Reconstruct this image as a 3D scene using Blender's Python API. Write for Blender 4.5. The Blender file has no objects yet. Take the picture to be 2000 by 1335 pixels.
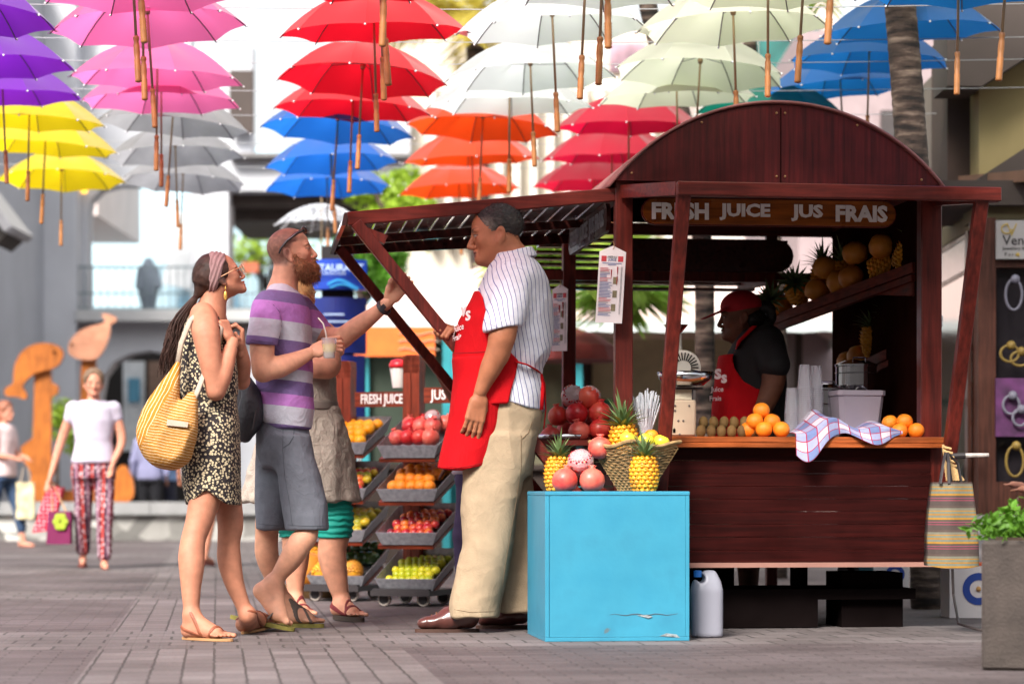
import bpy, math, random
import numpy as np
from mathutils import Vector, Matrix, Euler
C = bpy.context
SC = C.scene
COL = SC.collection
R = math.radians
random.seed(7)
# ---------------------------------------------------------------- camera, light, exposure
F = 4722.0
cam_d = bpy.data.cameras.new("camera"); cam = bpy.data.objects.new("camera", cam_d); COL.objects.link(cam)
cam.location = (0, 0, 0.65); cam.rotation_euler = (R(90), 0, 0)
cam_d.lens = 85; cam_d.sensor_width = 36; cam_d.shift_y = 0.14525
cam_d.clip_start = 0.1; cam_d.clip_end = 2000
cam_d.dof.use_dof = True; cam_d.dof.focus_distance = 11.0; cam_d.dof.aperture_fstop = 2.2
SC.camera = cam
SUN_EL, SUN_AZ = 41, 204          # azimuth clockwise from +Y: the sun stands behind the camera, a little left
w = bpy.data.worlds.new("World"); SC.world = w; w.use_nodes = True
nt = w.node_tree; bg = nt.nodes['Background']
sky = nt.nodes.new('ShaderNodeTexSky'); sky.sky_type = 'NISHITA'; sky.sun_disc = False
sky.sun_elevation = R(SUN_EL); sky.sun_rotation = R(SUN_AZ); sky.dust_density = 4; sky.air_density = 1.4
hs = nt.nodes.new('ShaderNodeHueSaturation'); hs.inputs['Saturation'].default_value = 0.22
nt.links.new(sky.outputs[0], hs.inputs['Color']); nt.links.new(hs.outputs[0], bg.inputs[0])
bg.inputs[1].default_value = 0.135
sun_d = bpy.data.lights.new("sun", 'SUN'); sun = bpy.data.objects.new("sun", sun_d); COL.objects.link(sun)
sun_d.energy = 2.8; sun_d.angle = R(16); sun_d.color = (1, .94, .86)
_a = R(SUN_AZ); _e = R(SUN_EL)
sun.rotation_euler = Vector((math.sin(_a)*math.cos(_e), math.cos(_a)*math.cos(_e), math.sin(_e))).to_track_quat('Z', 'Y').to_euler()
SC.view_settings.view_transform = 'Standard'; SC.view_settings.look = 'None'
SC.view_settings.exposure = 1.15; SC.view_settings.gamma = 1
SC.render.engine = 'CYCLES'
SC.cycles.use_denoising = True
SC.cycles.max_bounces = 6; SC.cycles.diffuse_bounces = 3; SC.cycles.glossy_bounces = 3
SC.cycles.transmission_bounces = 5; SC.cycles.transparent_max_bounces = 12
SC.cycles.caustics_reflective = False; SC.cycles.caustics_refractive = False
# ---------------------------------------------------------------- helpers
def P(px, py, Y):
    return Vector(((px-1000)/F*Y, Y, .65+(958-py)/F*Y))
def srgb(*c):
    return tuple((x/255/12.92 if x/255 <= .04045 else ((x/255+.055)/1.055)**2.4) for x in c)
MATS = {}
def mat(name, col, rough=.6, var=.12, ns=6, bump=0, bs=60, metal=0, spec=.5, alpha=1, trans=0, tint=False, emit=0, coat=0):
    """principled material; colour varied by noise in object space, optional fine bump"""
    if name in MATS: return MATS[name]
    if col is None: col = srgb(116, 74, 48)
    m = bpy.data.materials.new(name); m.use_nodes = True; n = m.node_tree; L = n.links
    b = n.nodes['Principled BSDF']
    b.inputs['Roughness'].default_value = rough; b.inputs['Metallic'].default_value = metal
    b.inputs['Specular IOR Level'].default_value = spec; b.inputs['Alpha'].default_value = alpha
    b.inputs['Transmission Weight'].default_value = trans; b.inputs['Coat Weight'].default_value = coat
    tc = n.nodes.new('ShaderNodeTexCoord')
    nz = n.nodes.new('ShaderNodeTexNoise'); nz.inputs['Scale'].default_value = ns; nz.inputs['Detail'].default_value = 5
    L.new(tc.outputs['Object'], nz.inputs['Vector'])
    mr = n.nodes.new('ShaderNodeMapRange'); mr.inputs[1].default_value = .3; mr.inputs[2].default_value = .7
    mr.inputs[3].default_value = 1-var; mr.inputs[4].default_value = 1+var
    L.new(nz.outputs[0], mr.inputs[0])
    mx = n.nodes.new('ShaderNodeVectorMath'); mx.operation = 'SCALE'
    L.new(mr.outputs[0], mx.inputs['Scale'])
    if tint:
        at = n.nodes.new('ShaderNodeAttribute'); at.attribute_name = 'tint'; L.new(at.outputs['Color'], mx.inputs[0])
    else: mx.inputs[0].default_value = col[:3]
    L.new(mx.outputs[0], b.inputs['Base Color'])
    if emit:
        L.new(mx.outputs[0], b.inputs['Emission Color']); b.inputs['Emission Strength'].default_value = emit
    if bump:
        n2 = n.nodes.new('ShaderNodeTexNoise'); n2.inputs['Scale'].default_value = bs; n2.inputs['Detail'].default_value = 4
        L.new(tc.outputs['Object'], n2.inputs['Vector'])
        bp = n.nodes.new('ShaderNodeBump'); bp.inputs['Strength'].default_value = bump; bp.inputs['Distance'].default_value = .01
        L.new(n2.outputs[0], bp.inputs['Height']); L.new(bp.outputs[0], b.inputs['Normal'])
    MATS[name] = m; m['base'] = mx.name
    return m
def nodes_of(m): return m.node_tree, m.node_tree.nodes, m.node_tree.links, m.node_tree.nodes['Principled BSDF']
def ramp(n, stops, interp='LINEAR'):
    r = n.new('ShaderNodeValToRGB'); r.color_ramp.interpolation = interp; e = r.color_ramp.elements
    while len(e) < len(stops): e.new(1)
    for i, (p, c) in enumerate(stops): e[i].position = p; e[i].color = (*c[:3], 1)
    return r
def wave_mat(name, stops, direction=(0, 0, 1), freq=10, rough=.7, dist=0, dscale=2, interp='CONSTANT', offset=0, bump=0):
    """stripes: a sawtooth along a direction in object space through a colour ramp"""
    if name in MATS: return MATS[name]
    m = mat(name, (1, 1, 1), rough, var=.08, ns=40, bump=bump, bs=30); t, n, L, b = nodes_of(m)
    tc = n.new('ShaderNodeTexCoord'); d = n.new('ShaderNodeVectorMath'); d.operation = 'DOT_PRODUCT'; d.inputs[1].default_value = direction
    L.new(tc.outputs['Object'], d.inputs[0]); val = d.outputs['Value']
    if dist:
        z = n.new('ShaderNodeTexNoise'); z.inputs['Scale'].default_value = dscale; L.new(tc.outputs['Object'], z.inputs['Vector'])
        a = n.new('ShaderNodeMath'); a.operation = 'MULTIPLY_ADD'; L.new(z.outputs[0], a.inputs[0]); a.inputs[1].default_value = dist; L.new(val, a.inputs[2]); val = a.outputs[0]
    f = n.new('ShaderNodeMath'); f.operation = 'MULTIPLY_ADD'; L.new(val, f.inputs[0]); f.inputs[1].default_value = freq; f.inputs[2].default_value = offset
    g = n.new('ShaderNodeMath'); g.operation = 'FRACT'; L.new(f.outputs[0], g.inputs[0])
    r = ramp(n, stops, interp); L.new(g.outputs[0], r.inputs[0]); L.new(r.outputs[0], n[m['base']].inputs[0])
    return m
def wood(name, col, axis=(1, 1, 14), rough=.42, var=.45, coat=.08, spec=.3):
    """varnished wood with grain stretched along one axis"""
    if name in MATS: return MATS[name]
    m = mat(name, col, rough, var=0, coat=coat, spec=spec); t, n, L, b = nodes_of(m)
    tc = n.new('ShaderNodeTexCoord'); mp = n.new('ShaderNodeMapping')
    mp.inputs['Scale'].default_value = tuple(60/a for a in axis); L.new(tc.outputs['Object'], mp.inputs[0])
    z = n.new('ShaderNodeTexNoise'); z.inputs['Scale'].default_value = 1; z.inputs['Detail'].default_value = 6; L.new(mp.outputs[0], z.inputs['Vector'])
    r = ramp(n, [(.3, tuple(c*(1-var) for c in col)), (.7, tuple(c*(1+var) for c in col))]); L.new(z.outputs[0], r.inputs[0])
    z3 = n.new('ShaderNodeTexNoise'); z3.inputs['Scale'].default_value = 3.5; z3.inputs['Detail'].default_value = 7; z3.inputs['Roughness'].default_value = .65; L.new(tc.outputs['Object'], z3.inputs['Vector'])
    r3 = ramp(n, [(.3, (.66, .62, .6)), (.52, (1, 1, 1)), (.72, (1.3, 1.28, 1.25))]); L.new(z3.outputs[0], r3.inputs[0]); vm = n.new('ShaderNodeVectorMath'); vm.operation = 'MULTIPLY'; L.new(r.outputs[0], vm.inputs[0]); L.new(r3.outputs[0], vm.inputs[1])
    L.new(vm.outputs[0], n[m['base']].inputs[0]); r4 = ramp(n, [(.3, (rough-.12,)*3), (.7, (rough+.18,)*3)]); L.new(z3.outputs[0], r4.inputs[0]); L.new(r4.outputs[0], b.inputs['Roughness'])
    bp = n.new('ShaderNodeBump'); bp.inputs['Strength'].default_value = .12; bp.inputs['Distance'].default_value = .004
    L.new(z.outputs[0], bp.inputs['Height']); L.new(bp.outputs[0], b.inputs['Normal'])
    return m
class MB:
    """collects faces; build() links them as one mesh object"""
    def __init__(s): s.v = []; s.f = []; s.m = []; s.mi = 0; s.uv = None
    def add(s, vs, fs):
        b = len(s.v); s.v += [tuple(v) for v in vs]; s.f += [tuple(b+i for i in f) for f in fs]; s.m += [s.mi]*len(fs); return s
    def box(s, c, d, rot=None, bev=0):
        x, y, z = d[0]/2, d[1]/2, d[2]/2; c = Vector(c)
        if bev:
            e = bev; rings = []
            for zz, ins in ((-z, e), (-z+e, 0), (z-e, 0), (z, e)):
                X, Y = x-ins, y-ins
                rings.append([(-X+e*(ins == 0), -Y, zz), (X-e*(ins == 0), -Y, zz), (X, -Y+e*(ins == 0), zz), (X, Y-e*(ins == 0), zz), (X-e*(ins == 0), Y, zz), (-X+e*(ins == 0), Y, zz), (-X, Y-e*(ins == 0), zz), (-X, -Y+e*(ins == 0), zz)])
            vs = [Vector(p) for r_ in rings for p in r_]
            fs = [(7, 6, 5, 4, 3, 2, 1, 0), tuple(range(24, 32))]
            for k in range(3):
                for i in range(8): j = (i+1) % 8; fs.append((k*8+i, k*8+j, k*8+8+j, k*8+8+i))
        else:
            vs = [Vector((i*x, j*y, k*z)) for k in (-1, 1) for j in (-1, 1) for i in (-1, 1)]
            fs = [(0, 2, 3, 1), (4, 5, 7, 6), (0, 1, 5, 4), (2, 6, 7, 3), (0, 4, 6, 2), (1, 3, 7, 5)]
        if rot is not None:
            M = rot if isinstance(rot, Matrix) else Euler(rot).to_matrix()
            vs = [M @ v for v in vs]
        return s.add([v+c for v in vs], fs)
    def beam(s, a, b, wd, hd, up=(0, 0, 1), bev=0):
        a, b = Vector(a), Vector(b); d = b-a; z = d.normalized(); x = Vector(up).cross(z)
        if x.length < 1e-4: x = Vector((1, 0, 0))
        x.normalize(); y = z.cross(x)
        return s.box((a+b)/2, (wd, hd, d.length), Matrix((x, y, z)).transposed(), bev)
    def tube(s, pts, r, n=8, cap=True, flat=1, up=(0, 0, 1)):
        pts = [Vector(p) for p in pts]; rs = r if isinstance(r, (list, tuple)) else [r]*len(pts); vs = []; fs = []
        prev = None
        for i, p in enumerate(pts):
            d = (pts[min(i+1, len(pts)-1)]-pts[max(i-1, 0)]).normalized()
            if prev is None:
                x = Vector(up).cross(d)
                if x.length < 1e-3: x = Vector((1, 0, 0)).cross(d)
            else: x = prev-d*prev.dot(d)
            x.normalize(); prev = x; y = d.cross(x)
            for k in range(n):
                a = 2*math.pi*k/n; vs.append(p+(x*math.cos(a)+y*math.sin(a)*flat)*rs[i])
        for i in range(len(pts)-1):
            for k in range(n): j = (k+1) % n; fs.append((i*n+k, i*n+j, i*n+n+j, i*n+n+k))
        if cap: fs += [tuple(range(n-1, -1, -1)), tuple((len(pts)-1)*n+k for k in range(n))]
        return s.add(vs, fs)
    def lathe(s, prof, n=20, M=None, cap=True, c=(0, 0, 0), wob=None):
        vs = []; fs = []; c = Vector(c)
        for (r, z) in prof:
            for k in range(n):
                a = 2*math.pi*k/n; rr = r*(wob(a, z) if wob else 1); v = Vector((rr*math.cos(a), rr*math.sin(a), z)); vs.append((M @ v if M else v)+c)
        for i in range(len(prof)-1):
            for k in range(n): j = (k+1) % n; fs.append((i*n+k, i*n+j, i*n+n+j, i*n+n+k))
        if cap: fs += [tuple(range(n-1, -1, -1)), tuple((len(prof)-1)*n+k for k in range(n))]
        return s.add(vs, fs)
    def ball(s, c, r, n=16, m=10, M=None):
        r = r if isinstance(r, (tuple, list)) else (r, r, r); vs = []; c = Vector(c); fs = []
        for i in range(1, m):
            t = math.pi*i/m
            for k in range(n): a = 2*math.pi*k/n; v = Vector((r[0]*math.sin(t)*math.cos(a), r[1]*math.sin(t)*math.sin(a), r[2]*math.cos(t))); vs.append((M @ v if M else v)+c)
        for z in (1, -1): v = Vector((0, 0, z*r[2])); vs.append((M @ v if M else v)+c)
        T, B = len(vs)-2, len(vs)-1
        for i in range(m-2):
            for k in range(n): j = (k+1) % n; fs.append((i*n+k, i*n+n+k, i*n+n+j, i*n+j))
        for k in range(n): j = (k+1) % n; fs.append((T, k, j)); fs.append((B, (m-2)*n+j, (m-2)*n+k))
        return s.add(vs, fs)
    def prism(s, poly, depth, at=lambda p: p):
        """polygon (x, z) extruded along +y by depth; at() maps local points"""
        n = len(poly); vs = [at(Vector((x, 0, z))) for x, z in poly]+[at(Vector((x, depth, z))) for x, z in poly]
        fs = [tuple(range(n)), tuple(range(2*n-1, n-1, -1))]+[((i+1) % n, i, n+i, n+(i+1) % n) for i in range(n)]
        return s.add(vs, fs)
    def sheet(s, grid, thick=0):
        """grid of points [row][col]"""
        h, wd = len(grid), len(grid[0]); vs = [Vector(p) for r_ in grid for p in r_]
        fs = [(i*wd+j, i*wd+j+1, (i+1)*wd+j+1, (i+1)*wd+j) for i in range(h-1) for j in range(wd-1)]
        return s.add(vs, fs)
    def build(s, name, m, parent=None, smooth=False, world=False, solid=0):
        me = bpy.data.meshes.new(name)
        off = parent.location if (world and parent is not None) else Vector((0, 0, 0))
        if world and parent is not None and parent.parent is not None: off = off+parent.parent.location
        me.from_pydata([Vector(v)-off for v in s.v], [], s.f)
        ms = m if isinstance(m, (list, tuple)) else [m]
        for x in ms: me.materials.append(x)
        if len(ms) > 1: me.polygons.foreach_set('material_index', s.m)
        if smooth: me.polygons.foreach_set('use_smooth', [True]*len(me.polygons))
        me.update()
        o = bpy.data.objects.new(name, me); COL.objects.link(o)
        if parent is not None: o.parent = parent
        if solid:
            md = o.modifiers.new('solid', 'SOLIDIFY'); md.thickness = solid; md.offset = 0
        if smooth == 'auto': edge_smooth(o)
        return o
def edge_smooth(o, ang=35):
    o.data.set_sharp_from_angle(angle=R(ang))
def tag(o, label=None, cat=None, group=None, kind=None):
    if label: o['label'] = label
    if cat: o['category'] = cat
    if group: o['group'] = group
    if kind: o['kind'] = kind
    return o
def thing(name, label, cat, loc=(0, 0, 0), rotz=0, group=None):
    o = bpy.data.objects.new(name, None); COL.objects.link(o); o.empty_display_size = .1
    o.location = loc; o.rotation_euler = (0, 0, rotz)
    return tag(o, label, cat, group)
def dup(o, parent=None):
    c = o.copy(); COL.objects.link(c)
    if parent is not None: c.parent = parent
    for ch in list(o.children): dup(ch, c)
    return c
def sub(o, parent):
    """make o a sub-part of another part (same local space)"""
    o.parent = parent; return o
def text_mesh(mb, s, size, at, align='CENTER', bold=.0, depth=0.002, font=None):
    """letters as real thin solids; at(x, y, d) maps text plane to space"""
    cu = bpy.data.curves.new('t', 'FONT'); cu.body = s; cu.size = size; cu.align_x = align; cu.align_y = 'CENTER'; cu.offset = bold
    cu.extrude = depth/2; cu.resolution_u = 2
    o = bpy.data.objects.new('t', cu); COL.objects.link(o)
    dg = C.evaluated_depsgraph_get(); dg.update(); me = bpy.data.meshes.new_from_object(o.evaluated_get(dg))
    vs = [at(v.co.x, v.co.y, v.co.z) for v in me.vertices]; fs = [tuple(p.vertices) for p in me.polygons]
    mb.add(vs, fs)
    bpy.data.objects.remove(o); bpy.data.curves.remove(cu); bpy.data.meshes.remove(me)
    return mb
def crease(m, scale=9, strength=.5, stretch=(1, 1, 1), dist=.012):
    """irregular cloth creases: ridged, warped noise as a bump on top of the material's own weave"""
    t, n, L, b = nodes_of(m); tc = n.new('ShaderNodeTexCoord'); mp = n.new('ShaderNodeMapping'); mp.inputs['Scale'].default_value = stretch; L.new(tc.outputs['Object'], mp.inputs[0])
    z = n.new('ShaderNodeTexNoise'); z.inputs['Scale'].default_value = scale; z.inputs['Detail'].default_value = 3; z.inputs['Distortion'].default_value = 1.6; L.new(mp.outputs[0], z.inputs['Vector'])
    a = n.new('ShaderNodeMath'); a.operation = 'SUBTRACT'; a.inputs[1].default_value = .5; L.new(z.outputs[0], a.inputs[0]); c = n.new('ShaderNodeMath'); c.operation = 'ABSOLUTE'; L.new(a.outputs[0], c.inputs[0])
    d = n.new('ShaderNodeMath'); d.operation = 'POWER'; d.inputs[1].default_value = .6; L.new(c.outputs[0], d.inputs[0])
    bp = n.new('ShaderNodeBump'); bp.invert = True; bp.inputs['Strength'].default_value = strength; bp.inputs['Distance'].default_value = dist; L.new(d.outputs[0], bp.inputs['Height'])
    old = b.inputs['Normal'].links; 
    if old: L.new(old[0].from_socket, bp.inputs['Normal'])
    L.new(bp.outputs[0], b.inputs['Normal']); return m
YAW = math.atan(.122)
UX = Vector((math.cos(YAW), math.sin(YAW), 0)); VX = Vector((-math.sin(YAW), math.cos(YAW), 0))   # street axes
# ---------------------------------------------------------------- numpy noise and implicit surfaces
def _hash(i, j, k):
    h = (i*374761393+j*668265263+k*2147483647*3) & 0xffffffff
    h = ((h ^ (h >> 13))*1274126177) & 0xffffffff
    return ((h ^ (h >> 16)) & 0xffff)/65535.0
def vnoise(p):
    p = np.asarray(p, dtype=np.float64); i = np.floor(p).astype(np.int64); f = p-i; f = f*f*(3-2*f); out = 0
    for a in (0, 1):
        for b in (0, 1):
            for c in (0, 1):
                wgt = (f[..., 0] if a else 1-f[..., 0])*(f[..., 1] if b else 1-f[..., 1])*(f[..., 2] if c else 1-f[..., 2])
                out = out+wgt*_hash(i[..., 0]+a, i[..., 1]+b, i[..., 2]+c)
    return out
class Sdf:
    def __init__(s): s.p = []
    def _a(s, lo, hi, f, k, mode): s.p.append((np.array(lo, float), np.array(hi, float), f, k, mode)); return s
    def cone(s, a, b, ra, rb, k=.015, mode='u', flat=None):
        a = np.array(a, float); b = np.array(b, float); ba = b-a; l2 = max((ba*ba).sum(), 1e-9); r = max(ra, rb)
        if flat: ax = np.array(flat[0], float); ax /= np.linalg.norm(ax); ff = 1/flat[1]-1; r = r*max(1, flat[1])
        def f(X, Y, Z):
            x, y, z = X-a[0], Y-a[1], Z-a[2]; t = np.clip((x*ba[0]+y*ba[1]+z*ba[2])/l2, 0, 1)
            x, y, z = x-ba[0]*t, y-ba[1]*t, z-ba[2]*t
            if flat:
                q = (x*ax[0]+y*ax[1]+z*ax[2])*ff; x, y, z = x+ax[0]*q, y+ax[1]*q, z+ax[2]*q
            return np.sqrt(x*x+y*y+z*z)-(ra+(rb-ra)*t)
        return s._a(np.minimum(a, b)-r, np.maximum(a, b)+r, f, k, mode)
    def chain(s, pts, k=.015, mode='u', flat=None):
        """pts: (point, radius)"""
        p_ = [np.array((*q, r), float) for q, r in pts]; p_ = [2*p_[0]-p_[1]]+p_+[2*p_[-1]-p_[-2]]; q = []
        for i in range(1, len(p_)-2):
            for j in range(5):
                t = j/5; a, b, c, d = p_[i-1:i+3]; q.append(.5*(2*b+(c-a)*t+(2*a-5*b+4*c-d)*t*t+(3*b-a-3*c+d)*t**3))
        q.append(p_[-2]); q = np.array(q); q[:, 3] = np.maximum(q[:, 3], .002); A, B = q[:-1], q[1:]
        if flat: ax = np.array(flat[0], float); ax /= np.linalg.norm(ax); ff = 1/flat[1]-1
        def f(X, Y, Z):
            out = None
            for a, b in zip(A, B):
                ba = b[:3]-a[:3]; l2 = max((ba*ba).sum(), 1e-9); x, y, z = X-a[0], Y-a[1], Z-a[2]; t = np.clip((x*ba[0]+y*ba[1]+z*ba[2])/l2, 0, 1)
                x, y, z = x-ba[0]*t, y-ba[1]*t, z-ba[2]*t
                if flat: g = (x*ax[0]+y*ax[1]+z*ax[2])*ff; x, y, z = x+ax[0]*g, y+ax[1]*g, z+ax[2]*g
                d = np.sqrt(x*x+y*y+z*z)-(a[3]+(b[3]-a[3])*t); out = d if out is None else np.minimum(out, d)
            return out
        r = q[:, 3].max()*(max(1, flat[1]) if flat else 1)
        return s._a(q[:, :3].min(0)-r, q[:, :3].max(0)+r, f, k, mode)
    def ell(s, c, r, k=.015, mode='u', rot=None):
        c = np.array(c, float); r = np.array(r if hasattr(r, '__len__') else (r, r, r), float); m = r.min(); M = np.array(rot) if rot is not None else None
        def f(X, Y, Z):
            x, y, z = X-c[0], Y-c[1], Z-c[2]
            if M is not None:
                x, y, z = M[0, 0]*x+M[1, 0]*y+M[2, 0]*z, M[0, 1]*x+M[1, 1]*y+M[2, 1]*z, M[0, 2]*x+M[1, 2]*y+M[2, 2]*z
            k0 = np.sqrt((x/r[0])**2+(y/r[1])**2+(z/r[2])**2); k1 = np.sqrt((x/r[0]**2)**2+(y/r[1]**2)**2+(z/r[2]**2)**2)
            return np.where(k0 < .2, (k0-1)*m, k0*(k0-1)/np.maximum(k1, 1e-6))
        R_ = np.full(3, r.max()) if M is not None else r
        return s._a(c-R_, c+R_, f, k, mode)
    def loft(s, keys, k=.02, mode='u', grow=0, rnd=.012, pw=2.3, ext=0):
        """keys: (z, cx, rx, cy, ry), elliptical sections stacked along z"""
        K = np.array(sorted(keys), float); zz = np.linspace(K[0, 0], K[-1, 0], 160)
        T = np.stack([np.interp(zz, K[:, 0], K[:, i]) for i in range(1, 5)], 1)
        ker = np.ones(9)/9; pad = np.pad(T, ((4, 4), (0, 0)), mode='edge'); T = np.stack([np.convolve(pad[:, i], ker, 'valid') for i in range(4)], 1)
        z0, z1 = K[0, 0]-ext, K[-1, 0]+ext
        def f(X, Y, Z):
            z = np.clip(Z, zz[0], zz[-1]); cx, rx, cy, ry = [np.interp(z, zz, T[:, i]) for i in range(4)]; rx = rx+grow; ry = ry+grow
            q = (np.abs((X-cx)/rx)**pw+np.abs((Y-cy)/ry)**pw)**(1/pw); d = (q-1)*np.minimum(rx, ry)
            e = np.maximum(Z-z1, z0-Z)+rnd; d2 = d+rnd
            return np.where((d2 > 0) & (e > 0), np.sqrt(d2*d2+e*e), np.maximum(d2, e))-rnd
        lo = (min(K[:, 1]-K[:, 2])-grow, min(K[:, 3]-K[:, 4])-grow, z0); hi = (max(K[:, 1]+K[:, 2])+grow, max(K[:, 3]+K[:, 4])+grow, z1)
        return s._a(lo, hi, f, k, mode)
    def grow(s, g): s.p.append((None, None, g, 0, 'g')); return s
    def clip(s, f): s.p.append((None, None, f, 0, 'i')); return s
    def mesh(s, res, noise=None):
        u = [p for p in s.p if p[4] == 'u']; lo = np.min([p[0] for p in u], 0)-3*res; hi = np.max([p[1] for p in u], 0)+3*res
        n = np.ceil((hi-lo)/res).astype(int)+1
        ax = [(lo[i]+np.arange(n[i])*res) for i in range(3)]
        D = np.full(n, 1.0, np.float32)
        for (a, b, f, k, mode) in s.p:
            if mode == 'g': D -= f; continue
            if mode == 'i': sl = (slice(None),)*3
            else:
                m = k+3*res; i0 = np.clip(((a-m-lo)/res).astype(int), 0, n-1); i1 = np.clip(((b+m-lo)/res).astype(int)+2, 1, n)
                if (i1 <= i0).any(): continue
                sl = tuple(slice(i0[i], i1[i]) for i in range(3))
            X, Y, Z = np.meshgrid(*[ax[i][sl[i]] for i in range(3)], indexing='ij', sparse=True)
            d = f(X, Y, Z).astype(np.float32) if mode != 'i' else np.broadcast_to(f(X, Y, Z), D.shape).astype(np.float32); A = D[sl]
            if mode == 'u':
                h = np.maximum(k-np.abs(A-d), 0)/max(k, 1e-6); D[sl] = np.minimum(A, d)-h*h*k*.25
            elif mode == 's':
                d = -d; h = np.maximum(k-np.abs(A-d), 0)/max(k, 1e-6); D[sl] = np.maximum(A, d)+h*h*k*.25
            elif mode == 'i': D[sl] = np.maximum(A, d)
        return surf_nets(D, lo, res)
def surf_nets(D, lo, h):
    ins = D < 0; n = np.array(D.shape)
    c = [ins[i:n[0]-1+i, j:n[1]-1+j, k:n[2]-1+k] for i in (0, 1) for j in (0, 1) for k in (0, 1)]
    cnt = sum(x.astype(np.int8) for x in c); act = (cnt > 0) & (cnt < 8)
    idx = np.argwhere(act); N = len(idx); vid = np.full(act.shape, -1, np.int64); vid[act] = np.arange(N)
    val = {(i, j, k): D[idx[:, 0]+i, idx[:, 1]+j, idx[:, 2]+k] for i in (0, 1) for j in (0, 1) for k in (0, 1)}
    S = np.zeros((N, 3)); W = np.zeros(N)
    cs = list(val)
    for a in cs:
        for ax in range(3):
            if a[ax] == 0:
                b = list(a); b[ax] = 1; b = tuple(b); va, vb = val[a], val[b]; x = (va < 0) != (vb < 0)
                t = np.where(x, va/np.where(x, va-vb, 1), 0); p = np.tile(np.array(a, float), (N, 1)); p[:, ax] = t
                S += p*x[:, None]; W += x
    V = (idx+S/np.maximum(W, 1)[:, None])*h+lo
    Fs = []
    for ax in range(3):
        o = [1, 1, 1]; o[ax] = 0
        A = [slice(None)]*3; B = [slice(None)]*3; A[ax] = slice(0, -1); B[ax] = slice(1, None)
        a_, b_ = ins[tuple(A)], ins[tuple(B)]; e = np.argwhere(a_ != b_)
        u, v = (ax+1) % 3, (ax+2) % 3
        e = e[(e[:, u] > 0) & (e[:, v] > 0) & (e[:, u] < n[u]-1) & (e[:, v] < n[v]-1)]
        if not len(e): continue
        q = []
        for du, dv in ((-1, -1), (0, -1), (0, 0), (-1, 0)):
            g = e.copy(); g[:, u] += du; g[:, v] += dv; q.append(vid[g[:, 0], g[:, 1], g[:, 2]])
        q = np.stack(q, 1); flip = ~ins[e[:, 0], e[:, 1], e[:, 2]]; q[flip] = q[flip][:, ::-1]; Fs.append(q)
    Fq = np.concatenate(Fs); Fq = Fq[(Fq >= 0).all(1)]
    # one smoothing pass
    nb = np.zeros_like(V); ct = np.zeros(N)
    for i in range(4):
        a, b = Fq[:, i], Fq[:, (i+1) % 4]; np.add.at(nb, a, V[b]); np.add.at(ct, a, 1)
    V = V*.5+.5*nb/np.maximum(ct, 1)[:, None]
    return V, Fq
def vnormals(V, Fq):
    nrm = np.cross(V[Fq[:, 2]]-V[Fq[:, 0]], V[Fq[:, 3]]-V[Fq[:, 1]]); N = np.zeros_like(V)
    for i in range(4): np.add.at(N, Fq[:, i], nrm)
    return N/np.maximum(np.linalg.norm(N, axis=1), 1e-9)[:, None]
def np_mesh(name, parts, m, parent, tint=None, wrinkle=None):
    """parts: list of (V, F) joined into one mesh object in the parent's space"""
    if isinstance(parts, tuple): parts = [parts]
    Vs, Fs, b = [], [], 0
    for V, Fq in parts: Vs.append(V); Fs.append(Fq+b); b += len(V)
    V = np.concatenate(Vs); Fq = np.concatenate(Fs)
    if wrinkle is not None: V = V+vnormals(V, Fq)*wrinkle(V)[:, None]
    off = np.array(parent.location) if parent is not None else np.zeros(3)
    me = bpy.data.meshes.new(name); me.vertices.add(len(V)); me.vertices.foreach_set('co', (V-off).astype(np.float32).ravel())
    me.loops.add(len(Fq)*4); me.loops.foreach_set('vertex_index', Fq.ravel().astype(np.int32))
    me.polygons.add(len(Fq)); me.polygons.foreach_set('loop_start', np.arange(0, len(Fq)*4, 4, dtype=np.int32))
    try: me.polygons.foreach_set('loop_total', np.full(len(Fq), 4, np.int32))
    except Exception: pass
    me.polygons.foreach_set('use_smooth', np.ones(len(Fq), bool))
    ms = m if isinstance(m, (list, tuple)) else [m]
    for x in ms: me.materials.append(x)
    me.update(calc_edges=True); me.validate()
    if tint is not None:
        a = me.color_attributes.new('tint', 'FLOAT_COLOR', 'POINT'); cc = np.ones((len(V), 4), np.float32); cc[:, :3] = tint(V); a.data.foreach_set('color', cc.ravel())
    o = bpy.data.objects.new(name, me); COL.objects.link(o)
    if parent is not None: o.parent = parent
    return o
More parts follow.
